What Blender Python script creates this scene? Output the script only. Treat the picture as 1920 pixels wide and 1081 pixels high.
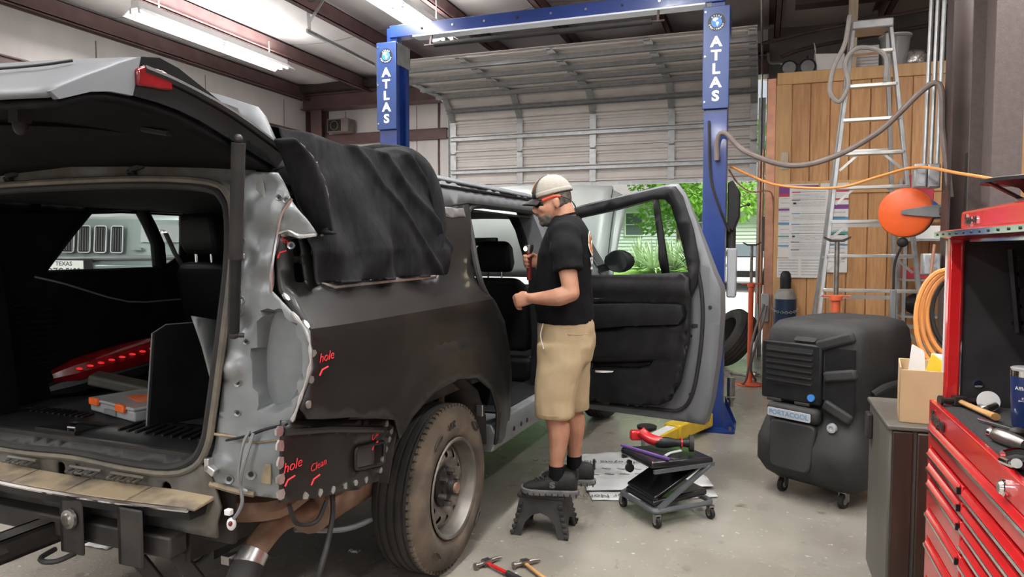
import bpy, bmesh, math, random
from mathutils import Vector, Matrix, noise
from mathutils.geometry import delaunay_2d_cdt
random.seed(7)
R = math.radians
for o in list(bpy.data.objects): bpy.data.objects.remove(o)
scene = bpy.context.scene
col = scene.collection

# ------------------------------------------------------------------ camera
FPX, CXP, CYP, CAMH = 1330.0, 960.0, 540.5, 1.57
YAW, PITCH = R(19.42), math.atan(73.5/FPX)
cd = bpy.data.cameras.new('camera'); cam = bpy.data.objects.new('camera', cd); col.objects.link(cam)
cd.sensor_fit = 'HORIZONTAL'; cd.sensor_width = 36.0; cd.lens = 36.0*FPX/1920.0
cd.clip_start = 0.05; cd.clip_end = 400
cam.location = (0, 0, CAMH); cam.rotation_euler = (R(90)-PITCH, 0, YAW)
scene.camera = cam
# ------------------------------------------------------------------ world, exposure
wd = bpy.data.worlds.new('world'); scene.world = wd; wd.use_nodes = True
nt = wd.node_tree; nt.nodes.clear()
wo = nt.nodes.new('ShaderNodeOutputWorld'); bg = nt.nodes.new('ShaderNodeBackground')
sky = nt.nodes.new('ShaderNodeTexSky'); sky.sky_type = 'HOSEK_WILKIE'; sky.turbidity = 8.0
sky.ground_albedo = 0.4; sky.sun_direction = (0.46, -0.26, 0.85)
hsv = nt.nodes.new('ShaderNodeHueSaturation'); hsv.inputs['Saturation'].default_value = 0.35
nt.links.new(sky.outputs[0], hsv.inputs['Color']); nt.links.new(hsv.outputs[0], bg.inputs[0])
nt.links.new(bg.outputs[0], wo.inputs[0])
bg.inputs[1].default_value = 3.4
sd = bpy.data.lights.new('sun', 'SUN'); sd.energy = 8.0; sd.angle = R(6); sd.color = (1, .96, .9)
sun = bpy.data.objects.new('sun', sd); col.objects.link(sun); sun.rotation_euler = Vector((-.46, .26, -.85)).to_track_quat('-Z', 'Y').to_euler()
scene.view_settings.view_transform = 'Standard'
scene.view_settings.look = 'None'; scene.view_settings.gamma = 1.0
scene.view_settings.use_curve_mapping = False
scene.view_settings.exposure = 0.0

# ------------------------------------------------------------------ pixel -> place helpers (a surveyed distance is always given)
_fw = Vector((-math.sin(YAW)*math.cos(PITCH), math.cos(YAW)*math.cos(PITCH), -math.sin(PITCH)))
_rt = Vector((math.cos(YAW), math.sin(YAW), 0)); _up = _rt.cross(_fw); _C = Vector((0, 0, CAMH))
def ray(x, y): return _fw + _rt*((x-CXP)/FPX) - _up*((y-CYP)/FPX)
def W(x, y, X=None, Y=None, Z=None):
    d = ray(x, y)
    s = X/d.x if X is not None else Y/d.y if Y is not None else (Z-CAMH)/d.z
    return _C + d*s
def Wp(x, y, p, n):
    d = ray(x, y); n = Vector(n); return _C + d*((Vector(p)-_C).dot(n)/d.dot(n))

# ------------------------------------------------------------------ materials
MATS = {}
def mat(name, c, rough=.5, metal=0.0, c2=None, scale=6.0, detail=4.0, bump=0.0, bscale=None, spec=.5,
        trans=0.0, alpha=1.0, emit=None, estr=0.0, coat=0.0, lo=.35, hi=.65, rough2=None, stretch=None, wave=None, sheen=0.0, ior=1.45):
    m = bpy.data.materials.new(name); m.use_nodes = True; n = m.node_tree.nodes; L = m.node_tree.links
    b = n['Principled BSDF']
    b.inputs['Base Color'].default_value = (*c, 1); b.inputs['Roughness'].default_value = rough
    b.inputs['Metallic'].default_value = metal; b.inputs['Specular IOR Level'].default_value = spec
    b.inputs['IOR'].default_value = ior
    if trans: b.inputs['Transmission Weight'].default_value = trans
    if alpha < 1: b.inputs['Alpha'].default_value = alpha
    if coat: b.inputs['Coat Weight'].default_value = coat; b.inputs['Coat Roughness'].default_value = .08
    if sheen: b.inputs['Sheen Weight'].default_value = sheen
    if emit: b.inputs['Emission Color'].default_value = (*emit, 1); b.inputs['Emission Strength'].default_value = estr
    tc = n.new('ShaderNodeTexCoord'); src = tc.outputs['Object']
    if stretch:
        mp = n.new('ShaderNodeMapping'); mp.inputs['Scale'].default_value = stretch
        L.new(src, mp.inputs[0]); src = mp.outputs[0]
    if c2 is not None or rough2 is not None:
        tx = n.new('ShaderNodeTexNoise'); tx.inputs['Scale'].default_value = scale; tx.inputs['Detail'].default_value = detail
        L.new(src, tx.inputs['Vector'])
        cr = n.new('ShaderNodeValToRGB'); cr.color_ramp.elements[0].position = lo; cr.color_ramp.elements[1].position = hi
        cr.color_ramp.elements[0].color = (*c, 1); cr.color_ramp.elements[1].color = (*(c2 or c), 1)
        L.new(tx.outputs[0], cr.inputs[0]); L.new(cr.outputs[0], b.inputs['Base Color'])
        if rough2 is not None:
            mr = n.new('ShaderNodeMapRange'); mr.inputs[1].default_value = lo; mr.inputs[2].default_value = hi
            mr.inputs[3].default_value = rough; mr.inputs[4].default_value = rough2
            L.new(tx.outputs[0], mr.inputs[0]); L.new(mr.outputs[0], b.inputs['Roughness'])
    if bump:
        t2 = n.new('ShaderNodeTexNoise'); t2.inputs['Scale'].default_value = bscale or scale; t2.inputs['Detail'].default_value = 3
        L.new(src, t2.inputs['Vector'])
        bp = n.new('ShaderNodeBump'); bp.inputs['Strength'].default_value = bump; bp.inputs['Distance'].default_value = .01
        L.new(t2.outputs[0], bp.inputs['Height']); L.new(bp.outputs[0], b.inputs['Normal'])
    MATS[name] = m
    return m
M = MATS

# ------------------------------------------------------------------ mesh builder
def basis(d, hint=(0, 0, 1)):
    d = Vector(d).normalized(); h = Vector(hint)
    if abs(d.dot(h)) > .97: h = Vector((1, 0, 0)) if abs(d.x) < .9 else Vector((0, 1, 0))
    a = d.cross(h).normalized(); b = a.cross(d).normalized()
    return a, b
def smoothpath(pts, k=6, closed=False):
    P = [Vector(p) for p in pts]; n = len(P); out = []
    rng = n if closed else n-1
    for i in range(rng):
        p1 = P[i]; p2 = P[(i+1) % n]
        p0 = P[i-1] if (i > 0 or closed) else p1*2-p2
        p3 = P[(i+2) % n] if (i+2 < n or closed) else p2*2-p1
        for j in range(k):
            t = j/k
            out.append(.5*((2*p1)+(p2-p0)*t+(2*p0-5*p1+4*p2-p3)*t*t+(3*p1-p0-3*p2+p3)*t**3))
    if not closed: out.append(P[-1])
    return out
def inpoly(x, y, poly):
    c = False; n = len(poly); j = n-1
    for i in range(n):
        xi, yi = poly[i][0], poly[i][1]; xj, yj = poly[j][0], poly[j][1]
        if (yi > y) != (yj > y) and x < (xj-xi)*(y-yi)/(yj-yi)+xi: c = not c
        j = i
    return c
def rounded(poly, r, k=4):
    out = []; n = len(poly)
    for i in range(n):
        p = Vector(poly[i][:2]); a = Vector(poly[i-1][:2]); b = Vector(poly[(i+1) % n][:2])
        da = (a-p); db = (b-p); rr = min(r, da.length*.45, db.length*.45)
        s = p+da.normalized()*rr; e = p+db.normalized()*rr
        for j in range(k+1):
            t = j/k; out.append(tuple(s*(1-t)**2+p*2*t*(1-t)+e*t*t))
    return out
def inset(poly, d):
    n = len(poly); ar_ = sum(poly[i-1][0]*poly[i][1]-poly[i][0]*poly[i-1][1] for i in range(n)); sg = 1 if ar_ > 0 else -1; out = []
    for i in range(n):
        p = Vector(poly[i][:2]); e0 = (p-Vector(poly[i-1][:2])).normalized(); e1 = (Vector(poly[(i+1) % n][:2])-p).normalized()
        m_ = Vector((-e0.y-e1.y, e0.x+e1.x)); m_ = m_.normalized() if m_.length > 1e-6 else Vector((-e0.y, e0.x)); c_ = max(.45, m_.dot(Vector((-e0.y, e0.x))))
        out.append(tuple(p+m_*(sg*d/c_)))
    return out
def rect(x0, y0, x1, y1, r=0, k=3):
    q = [(x0, y0), (x1, y0), (x1, y1), (x0, y1)]
    return rounded(q, r, k) if r else q
class MB:
    def __init__(s, xf=None): s.v = []; s.f = []; s.xf = xf
    def add(s, vs, fs):
        o = len(s.v)
        for p in vs:
            p = Vector(p); s.v.append(s.xf @ p if s.xf is not None else p)
        s.f += [tuple(i+o for i in f) for f in fs]
        return s
    def box(s, a, b, m=None):
        (x0, y0, z0), (x1, y1, z1) = a, b
        vs = [Vector(p) for p in ((x0,y0,z0),(x1,y0,z0),(x1,y1,z0),(x0,y1,z0),(x0,y0,z1),(x1,y0,z1),(x1,y1,z1),(x0,y1,z1))]
        if m is not None: vs = [m @ p for p in vs]
        return s.add(vs, [(0,3,2,1),(4,5,6,7),(0,1,5,4),(1,2,6,5),(2,3,7,6),(3,0,4,7)])
    def bar(s, p0, p1, w, h, hint=(0, 0, 1)):
        p0 = Vector(p0); p1 = Vector(p1); a, b = basis(p1-p0, hint); a = a*w/2; b = b*h/2
        vs = [p0-a-b, p0+a-b, p0+a+b, p0-a+b, p1-a-b, p1+a-b, p1+a+b, p1-a+b]
        return s.add(vs, [(0,1,2,3),(7,6,5,4),(0,4,5,1),(1,5,6,2),(2,6,7,3),(3,7,4,0)])
    def cyl(s, p0, p1, r0, r1=None, n=16, caps=True):
        r1 = r0 if r1 is None else r1
        p0 = Vector(p0); p1 = Vector(p1); a, b = basis(p1-p0)
        vs = []
        for p, r in ((p0, r0), (p1, r1)):
            for i in range(n):
                t = 2*math.pi*i/n; vs.append(p+a*(r*math.cos(t))+b*(r*math.sin(t)))
        fs = [(i, n+i, n+(i+1) % n, (i+1) % n) for i in range(n)]
        if caps: fs += [tuple(range(n)), tuple(range(2*n-1, n-1, -1))]
        return s.add(vs, fs)
    def tube(s, pts, r, n=8, smooth=0, closed=False, caps=True, flat=1.0):
        P = smoothpath(pts, smooth, closed) if smooth else [Vector(p) for p in pts]
        m = len(P); vs = []; fs = []; a = None
        rr = r if callable(r) else (lambda t: r)
        for i, p in enumerate(P):
            if closed: d = P[(i+1) % m]-P[i-1]
            else: d = P[min(i+1, m-1)]-P[max(i-1, 0)]
            if d.length < 1e-9: d = Vector((0, 0, 1))
            d.normalize()
            if a is None: a, b = basis(d)
            else:
                a = a-d*a.dot(d)
                if a.length < 1e-6: a, b = basis(d)
                a.normalize(); b = a.cross(d)
            q = rr(i/max(1, m-1))
            for j in range(n):
                t = 2*math.pi*j/n; vs.append(p+a*(q*math.cos(t))+b*(q*flat*math.sin(t)))
        k = m if closed else m-1
        for i in range(k):
            for j in range(n):
                i2 = (i+1) % m
                fs.append((i*n+j, i*n+(j+1) % n, i2*n+(j+1) % n, i2*n+j))
        if caps and not closed: fs += [tuple(range(n-1, -1, -1)), tuple(range((m-1)*n, m*n))]
        return s.add(vs, fs)
    def prism(s, poly, fn, a, b):
        """poly of (p,q); fn(p,q,t) -> point, t = a and b"""
        n = len(poly)
        vs = [fn(p[0], p[1], a) for p in poly]+[fn(p[0], p[1], b) for p in poly]
        fs = [(i, (i+1) % n, n+(i+1) % n, n+i) for i in range(n)]
        fs += [tuple(range(n-1, -1, -1)), tuple(range(n, 2*n))]
        return s.add(vs, fs)
    def lathe(s, prof, o=(0,0,0), ax=(0,0,1), n=24, closed=False):
        o = Vector(o); ax = Vector(ax).normalized(); a, b = basis(ax); vs = []; fs = []
        for (r, z) in prof:
            for i in range(n):
                t = 2*math.pi*i/n; vs.append(o+ax*z+a*(r*math.cos(t))+b*(r*math.sin(t)))
        m = len(prof)
        for k in range(m if closed else m-1):
            for i in range(n):
                k2 = (k+1) % m
                fs.append((k*n+i, k2*n+i, k2*n+(i+1) % n, k*n+(i+1) % n))
        if not closed:
            fs += [tuple(range(n)), tuple(range(m*n-1, (m-1)*n-1, -1))]
        return s.add(vs, fs)
    def loft(s, rings, closed_ring=True, caps=True):
        n = len(rings[0]); vs = [p for r in rings for p in r]; fs = []
        for k in range(len(rings)-1):
            for i in range(n if closed_ring else n-1):
                j = (i+1) % n; fs.append((k*n+i, k*n+j, (k+1)*n+j, (k+1)*n+i))
        if caps and closed_ring:
            fs += [tuple(range(n-1, -1, -1)), tuple(range((len(rings)-1)*n, len(rings)*n))]
        return s.add(vs, fs)
    def ell(s, c, r, n=12, m=8, rot=None):
        c = Vector(c); vs = []; fs = []
        for k in range(m+1):
            ph = math.pi*k/m
            for i in range(n):
                t = 2*math.pi*i/n
                p = Vector((r[0]*math.sin(ph)*math.cos(t), r[1]*math.sin(ph)*math.sin(t), r[2]*math.cos(ph)))
                if rot is not None: p = rot @ p
                vs.append(c+p)
        for k in range(m):
            for i in range(n):
                fs.append((k*n+i, (k+1)*n+i, (k+1)*n+(i+1) % n, k*n+(i+1) % n))
        return s.add(vs, fs)
    def grid(s, nu, nv, fn, wrap=False):
        vs = [fn(i/nu, j/nv) for i in range(nu+1) for j in range(nv+1)]
        fs = [(i*(nv+1)+j, (i+1)*(nv+1)+j, (i+1)*(nv+1)+j+1, i*(nv+1)+j+1) for i in range(nu) for j in range(nv)]
        return s.add(vs, fs)
    def sheet(s, outline, fn, holes=(), step=.06, flip=False, lines=()):
        """outline / holes: 2D polygons (p,q); fn(p,q)->3D. Triangulated with inner points so fn can bend it."""
        pts = []; edges = []
        def loop(poly):
            i0 = len(pts); n = len(poly)
            for i in range(n):
                a = Vector(poly[i][:2]); b = Vector(poly[(i+1) % n][:2]); k = max(1, int((b-a).length/step+.5))
                for j in range(k): pts.append(a.lerp(b, j/k))
            m = len(pts)-i0
            for i in range(m): edges.append((i0+i, i0+(i+1) % m))
        loop(outline)
        for h in holes: loop(h)
        for ln in lines:
            i0 = len(pts)
            for i in range(len(ln)-1):
                a = Vector(ln[i][:2]); b = Vector(ln[i+1][:2]); k = max(1, int((b-a).length/step+.5))
                for j in range(k): pts.append(a.lerp(b, j/k))
            pts.append(Vector(ln[-1][:2]))
            for i in range(i0, len(pts)-1): edges.append((i, i+1))
        xs = [p[0] for p in outline]; ys = [p[1] for p in outline]; nb = len(pts)
        x = min(xs)+step*.5
        k = 0
        while x < max(xs):
            y = min(ys)+step*(.5 if k % 2 else .25)
            while y < max(ys):
                if inpoly(x, y, outline) and not any(inpoly(x, y, h) for h in holes):
                    q = Vector((x, y))
                    if min((q-pts[i]).length_squared for i in range(nb)) > (step*.4)**2: pts.append(q)
                y += step
            x += step*.87; k += 1
        vo, _, fo, *_r = delaunay_2d_cdt(pts, edges, [], 0, 1e-6)
        fs = []
        for f in fo:
            c = sum((vo[i] for i in f), Vector((0, 0)))/len(f)
            if inpoly(c.x, c.y, outline) and not any(inpoly(c.x, c.y, h) for h in holes):
                fs.append(tuple(f) if not flip else tuple(reversed(f)))
        return s.add([fn(v.x, v.y) for v in vo], fs)
    def text(s, body, fn, size=1.0, depth=.004, align='CENTER', bold=0.0, sub=0):
        """letters laid out in (x,y), thickness 0..depth; fn(x,y,t)->3D"""
        cu = bpy.data.curves.new('t', 'FONT'); cu.body = body; cu.size = size; cu.align_x = align; cu.align_y = 'CENTER'
        cu.extrude = depth/2; cu.offset = bold; cu.resolution_u = 3
        ob = bpy.data.objects.new('t', cu); col.objects.link(ob)
        bpy.context.view_layer.update()
        me = ob.evaluated_get(bpy.context.evaluated_depsgraph_get()).to_mesh()
        bm = bmesh.new(); bm.from_mesh(me)
        if sub: bmesh.ops.subdivide_edges(bm, edges=[e for e in bm.edges if e.calc_length() > sub], cuts=2)
        bm.verts.index_update()
        vs = [fn(v.co.x, v.co.y, v.co.z+depth/2) for v in bm.verts]; fs = [tuple(v.index for v in f.verts) for f in bm.faces]
        bm.free(); bpy.data.objects.remove(ob); bpy.data.curves.remove(cu)
        return s.add(vs, fs)
    def build(s, name, m, parent=None, world=False, bevel=0, seg=2, subsurf=0, solid=0, soff=-1, angle=35, remesh=0, smo=0, origin=None, recalc=True, weld=False):
        me = bpy.data.meshes.new(name)
        vs = s.v
        if world and parent is not None:
            r = parent
            while r.parent: r = r.parent
            inv = r.matrix_basis.inverted(); vs = [inv @ p for p in vs]
        if origin is not None: o = Vector(origin); vs = [p-o for p in vs]
        me.from_pydata([tuple(p) for p in vs], [], s.f)
        if weld or recalc:
            bm = bmesh.new(); bm.from_mesh(me)
            if weld: bmesh.ops.remove_doubles(bm, verts=bm.verts, dist=1e-5)
            if recalc: bmesh.ops.recalc_face_normals(bm, faces=bm.faces)
            bm.to_mesh(me); bm.free()
        me.polygons.foreach_set('use_smooth', [True]*len(me.polygons))
        if angle: me.set_sharp_from_angle(angle=R(angle))
        me.materials.append(M[m] if isinstance(m, str) else m)
        ob = bpy.data.objects.new(name, me); col.objects.link(ob)
        if parent is not None: ob.parent = parent
        if origin is not None: ob.location = origin
        if remesh:
            d = ob.modifiers.new('r', 'REMESH'); d.mode = 'VOXEL'; d.voxel_size = remesh; d.use_smooth_shade = True
        if smo:
            d = ob.modifiers.new('s', 'SMOOTH'); d.factor = .5; d.iterations = smo
        if solid:
            d = ob.modifiers.new('so', 'SOLIDIFY'); d.thickness = solid; d.offset = soff
        if bevel:
            d = ob.modifiers.new('b', 'BEVEL'); d.width = bevel; d.segments = seg; d.limit_method = 'ANGLE'; d.angle_limit = R(40); d.harden_normals = False
        if subsurf:
            d = ob.modifiers.new('ss', 'SUBSURF'); d.levels = subsurf; d.render_levels = subsurf
        return ob
def tag(o, label=None, cat=None, group=None, kind=None):
    if label: o['label'] = label
    if cat: o['category'] = cat
    if group: o['group'] = group
    if kind: o['kind'] = kind
    return o
def thing(name, label, cat, loc=(0, 0, 0), rz=0, group=None, kind=None):
    o = bpy.data.objects.new(name, None); col.objects.link(o)
    o.location = loc; o.rotation_euler = (0, 0, rz); o.empty_display_size = .1
    o.matrix_basis = Matrix.Translation(Vector(loc)) @ Matrix.Rotation(rz, 4, 'Z')
    return tag(o, label, cat, group, kind)
def struct(name, mb, m, parent=None, label=None, **k):
    o = mb.build(name, m, parent, **k)
    if parent is None: o['kind'] = 'structure'
    if label: o['label'] = label
    return o
def solo(mb, name, m, label, cat, base, group=None, **k):
    o = mb.build(name, m, None, origin=base, **k); return tag(o, label, cat, group)
def copy_part(src, parent, loc=None, rot=None, name=None):
    c = src.copy(); col.objects.link(c); c.parent = parent
    if loc is not None: c.location = loc
    if rot is not None: c.rotation_euler = rot
    return c
def copy_tree(root, loc, rz=None, label=None):
    r = root.copy(); col.objects.link(r); r.location = loc
    if rz is not None: r.rotation_euler = (0, 0, rz)
    if label: r['label'] = label
    for ch in root.children:
        c = ch.copy(); col.objects.link(c); c.parent = r
        for g in ch.children:
            d = g.copy(); col.objects.link(d); d.parent = c
    return r

# ------------------------------------------------------------------ common materials
mat('concrete', (.222,.204,.172), .34, c2=(.325,.305,.265), scale=1.6, detail=9, bump=.12, bscale=60, rough2=.18, lo=.3, hi=.7)
mat('white_panel', (.80,.745,.73), .6, c2=(.88,.83,.81), scale=3, detail=6, bump=.08, bscale=30, stretch=(1,1,.4))
mat('insulation', (.80,.75,.755), .55, c2=(.86,.815,.82), scale=2, detail=5, bump=.2, bscale=6)
mat('purlin', (.15,.085,.085), .5, c2=(.19,.115,.11), scale=5, detail=6)
mat('dark_beam', (.05,.032,.03), .55, c2=(.075,.05,.045), scale=4)
mat('galv', (.38,.39,.395), .42, .7, c2=(.48,.49,.49), scale=14, detail=5)
mat('alum', (.62,.62,.60), .34, .85, c2=(.72,.72,.70), scale=12)
mat('steel', (.42,.41,.40), .32, .95, c2=(.30,.28,.26), scale=20)
mat('chrome', (.82,.82,.82), .1, 1.0)
mat('door_panel', (.78,.73,.69), .45, c2=(.85,.80,.76), scale=4, detail=6, bump=.05, bscale=40)
mat('blue_paint', (.008,.028,.155), .32, c2=(.012,.038,.19), scale=5, coat=.3)
mat('blue_cover', (.020,.048,.165), .4, c2=(.026,.058,.19), scale=5)
mat('letter_white', (.80,.80,.78), .5, c2=(.74,.74,.72), scale=20)
mat('yellow_paint', (.72,.48,.02), .4, c2=(.60,.40,.03), scale=9, coat=.2)
mat('black_plastic', (.009,.009,.010), .45, c2=(.015,.015,.016), scale=12, bump=.06, bscale=260, spec=.32)
mat('black_gloss', (.008,.008,.009), .12, c2=(.012,.012,.013), scale=3, coat=.4)
mat('rubber', (.014,.0135,.0135), .7, c2=(.024,.022,.021), scale=10, bump=.1, bscale=60)
mat('red_paint', (.50,.012,.015), .2, c2=(.56,.018,.02), scale=3, coat=.6)
mat('orange_paint', (.62,.11,.04), .45, c2=(.50,.09,.04), scale=9)
mat('orange_plastic', (.85,.13,.025), .35, c2=(.80,.12,.025), scale=4)
mat('grey_plastic', (.16,.165,.17), .45, c2=(.20,.205,.21), scale=6)
mat('wood_panel', (.48,.235,.095), .5, c2=(.64,.36,.16), scale=7, detail=6, stretch=(6,6,.5), bump=.1, bscale=12, lo=.3, hi=.7)
mat('wood_trim', (.56,.32,.14), .5, c2=(.66,.40,.18), scale=6, detail=6, stretch=(5,5,.6), lo=.3, hi=.7)
mat('pine', (.62,.55,.40), .6, c2=(.52,.44,.30), scale=6, stretch=(6,6,.6))
mat('hickory', (.42,.22,.08), .45, c2=(.55,.32,.14), scale=10, stretch=(1,1,1))
mat('paper', (.78,.78,.76), .7, c2=(.72,.72,.70), scale=10)
mat('cardboard', (.46,.31,.17), .75, c2=(.52,.36,.21), scale=5, detail=5)
mat('copper', (.55,.28,.18), .4, .7, c2=(.42,.22,.15), scale=9)
mat('white_plastic', (.75,.75,.74), .4, c2=(.70,.70,.69), scale=8)
# ================================================================== BUILDING
XL, YD, ZC = -7.7, 11.0, 4.42          # left wall, back wall, ceiling sheet
DXL, DXR, DH = -4.94, -0.06, 3.9       # garage door opening
# floor: slab pieces with saw cuts
fl = MB()
fl.box((XL-.1, -9, -.12), (4.2, YD+.2, 0))
floor = struct('floor', fl, 'concrete', label='worn stained concrete shop floor')
# oil stains and scuffs live in the floor material
m = M['concrete']; n = m.node_tree.nodes; L = m.node_tree.links
b = n['Principled BSDF']; cr = b.inputs['Base Color'].links[0].from_node
tc = [q for q in n if q.type == 'TEX_COORD'][0]
def stain(scale, lo, hi, colr, prev, detail=6):
    t = n.new('ShaderNodeTexNoise'); t.inputs['Scale'].default_value = scale; t.inputs['Detail'].default_value = detail
    L.new(tc.outputs['Object'], t.inputs[0])
    mr = n.new('ShaderNodeMapRange'); mr.inputs[1].default_value = lo; mr.inputs[2].default_value = hi; L.new(t.outputs[0], mr.inputs[0])
    mx = n.new('ShaderNodeMix'); mx.data_type = 'RGBA'; L.new(mr.outputs[0], mx.inputs[0]); L.new(prev, mx.inputs[6])
    mx.inputs[7].default_value = (*colr, 1); return mx.outputs[2]
o_ = stain(.7, .55, .75, (.20,.175,.145), cr.outputs[0])
o_ = stain(7, .64, .74, (.15,.13,.11), o_)
o_ = stain(26, .66, .74, (.56,.54,.50), o_, 3)
L.new(o_, b.inputs['Base Color'])
# left wall and back wall
w = MB(); w.box((XL-.15, -9, 0), (XL, YD+.15, ZC+.1)); wall_left = struct('wall_left', w, 'white_panel')
w = MB()
w.box((XL-.15, YD, 0), (DXL-.08, YD+.15, ZC+.4)); w.box((DXL-.08, YD, DH+.12), (DXR+.08, YD+.15, ZC+.4))
wall_back = struct('wall_back', w, 'white_panel')
mat('grey_wall', (.24,.225,.21), .7, c2=(.30,.285,.27), scale=2.2, detail=7, bump=.1, bscale=25)
w = MB(); w.box((DXR+.08, YD, 0), (4.2, YD+.15, ZC+.4)); wall_back_right = struct('wall_back_right', w, 'grey_wall')
w = MB(); w.box((4.0, 2.0, 0), (4.15, YD, ZC+.4)); wall_right = struct('wall_right', w, 'grey_wall')
# panel seams, streaks (thin raised battens / gaps)
mat('seam', (.33,.29,.27), .7, c2=(.25,.2,.19), scale=9)
mat('streak', (.10,.06,.05), .7, c2=(.16,.10,.09), scale=9)
for y in (-.6, 1.2, 3.0, 4.8, 6.6, 8.4, 10.2):
    s_ = MB(); s_.box((XL, y-.006, .02), (XL+.006, y+.006, 4.1)); s_.build('panel_seam', 'seam', wall_left)
for x in (-7.0, -6.2, -5.6):
    s_ = MB(); s_.box((x-.006, YD-.006, .02), (x+.006, YD, 4.0)); s_.build('panel_seam', 'seam', wall_back)
s_ = MB(); s_.prism([(-5.19,.02),(-5.165,.02),(-5.16,1.8),(-5.17,3.2),(-5.155,4.05),(-5.2,4.05),(-5.205,3.1),(-5.19,1.6)], lambda p,q,t: Vector((p,YD-t,q)), 0, .008); s_.build('seam_tape', 'streak', wall_back)
for z in (1.9, 2.75, 3.55):
    s_ = MB(); s_.box((.02, YD-.012, z-.01), (4.0, YD-.001, z+.01)); s_.build('panel_joint', 'dark_beam', wall_back_right)
for x in (.55, 1.35, 2.15):
    s_ = MB(); s_.box((x-.008, YD-.012, .02), (x+.008, YD-.001, 4.3)); s_.build('panel_joint', 'dark_beam', wall_back_right)
# girts and columns
def zed(mb, p0, p1, h, w, t=.012, axis='Y', z=0):
    pass
g = MB()
g.box((XL, -9, 3.42), (XL+.10, YD-.2, 3.44)); g.box((XL+.09, -9, 3.44), (XL+.10, YD-.2, 3.60)); g.box((XL, -9, 3.60), (XL+.14, YD-.2, 3.615))
struct('girt_left', g, 'purlin')
g = MB()
g.box((XL+.35, YD-.10, 3.42), (DXL-.06, YD, 3.44)); g.box((XL+.35, YD-.10, 3.44), (DXL-.06, YD-.088, 3.58)); g.box((XL+.35, YD-.12, 3.58), (DXL-.06, YD, 3.592))
struct('girt_back', g, 'purlin')
g = MB(); g.box((XL+.02, YD-.22, 0), (XL+.03, YD, 4.0)); g.box((XL+.14, YD-.24, 0), (XL+.36, YD-.225, 4.1)); g.box((XL+.245, YD-.225, 0), (XL+.255, YD-.02, 4.1)); g.box((XL+.14, YD-.02, 0), (XL+.36, YD-.005, 4.1))
struct('column_corner', g, 'purlin')
g = MB(); g.box((XL, YD-.26, 4.02), (DXR+.1, YD-.25, 4.26)); g.box((XL, YD-.34, 4.25), (DXR+.1, YD-.06, 4.265)); g.box((XL, YD-.34, 4.01), (DXR+.1, YD-.06, 4.025))
struct('beam_header', g, 'purlin')
g = MB(); g.box((XL, YD-.5, 4.28), (DXR+.1, YD-.35, 4.40)); struct('gap_shade', g, 'dark_beam')  # dark box stands in for the black shaded gap above the header
# ceiling with sagging insulation between purlins
PX = [XL+.10, -6.35, -4.95, -3.63, -2.55, -1.25, .1, 1.4, 2.7]
def cz(x): return ZC + .04*(x-XL)
def ceil_fn(a, b_):
    x = XL-.1+a*(4.3-XL); y = -9+b_*(YD+9)
    k = 0
    for i in range(len(PX)-1):
        if PX[i] <= x <= PX[i+1]: k = math.sin(math.pi*(x-PX[i])/(PX[i+1]-PX[i]))
    return Vector((x, y, cz(x)-.05*k-.02*noise.noise(Vector((x*1.1, y*.8, 0)))))
c = MB(); c.grid(96, 60, ceil_fn); ceiling = struct('ceiling', c, 'insulation', recalc=False)
r_ = MB(); r_.box((XL-.3, -9, cz(4.3)+.03), (4.4, YD+.3, cz(4.3)+.1)); struct('roof_sheet', r_, 'dark_beam')
for y in (-.4, 1.4, 3.2, 5.0, 6.8, 8.6):
    s_ = MB(); s_.grid(80, 1, lambda a,b_: ceil_fn(a, (y+9+.012*b_)/(YD+9))-Vector((0,0,.004))); s_.build('insulation_seam', 'seam', ceiling)
for i, x in enumerate(PX):
    z0 = cz(x)-.255; z1 = cz(x)-.03
    p = MB()
    if i == 0: p.box((XL+.005, -9, z0), (XL+.02, YD-.3, z1))
    p.box((x-.006, -9, z0), (x+.006, YD-.3, z1)); p.box((x-.006, -9, z0), (x+.075, YD-.3, z0+.010)); p.box((x+.065, -9, z0), (x+.075, YD-.3, z0+.03))
    p.box((x-.075, -9, z1-.01), (x+.006, YD-.3, z1)); p.box((x-.075, -9, z1-.03), (x-.065, YD-.3, z1))
    struct('purlin', p, 'purlin')
# sag rods / cross rafter at right
g = MB(); g.box((.3, 8.8, 4.30), (4.0, 8.81, 4.62)); g.box((.3, 8.70, 4.30), (4.0, 8.90, 4.315)); struct('rafter', g, 'dark_beam')

# ---------------------------------------------------------------- sectional garage door, half raised on its tracks
door = thing('door_1', 'half raised ribbed steel sectional garage door on its overhead tracks', None, ((DXL+DXR)/2, YD-.2, 2.6), 0, None, 'structure')
def dpath(s):
    """s = metres up along the door from its bottom edge -> (y,z, tangent)"""
    yv = YD-.13; zb = 2.60; zt = 3.70; r = .30
    lv = zt-zb; la = r*math.pi/2
    if s < lv: return yv, zb+s, 0.0
    if s < lv+la:
        a = (s-lv)/r; return yv-r+r*math.cos(a), zt+r*math.sin(a), a
    return yv-r-(s-lv-la), zt+r+.012*(s-lv-la), math.pi/2
SEC = .535; NS = 7
ribs = [(0,0),(.03,0),(.03,.028),(.055,.028),(.075,.0),(.15,.0),(.165,-.026),(.185,-.026),(.20,0),(.275,0),(.29,-.026),(.31,-.026),(.325,0),(.40,0),(.415,-.026),(.435,-.026),(.45,0),(.475,0),(.49,.028),(.515,.028),(.515,0),(.535,0)]
def on_door(sb, q, d):
    y, z, a = dpath(sb+SEC/2); 
    # section is a rigid flat panel between its two ends
    y0, z0, _ = dpath(sb); y1, z1, _ = dpath(sb+SEC)
    t = Vector((0, y1-y0, z1-z0)).normalized(); n_ = Vector((0, -t.z, t.y)).normalized()
    return Vector((0, y0, z0))+t*q+n_*d
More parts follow.
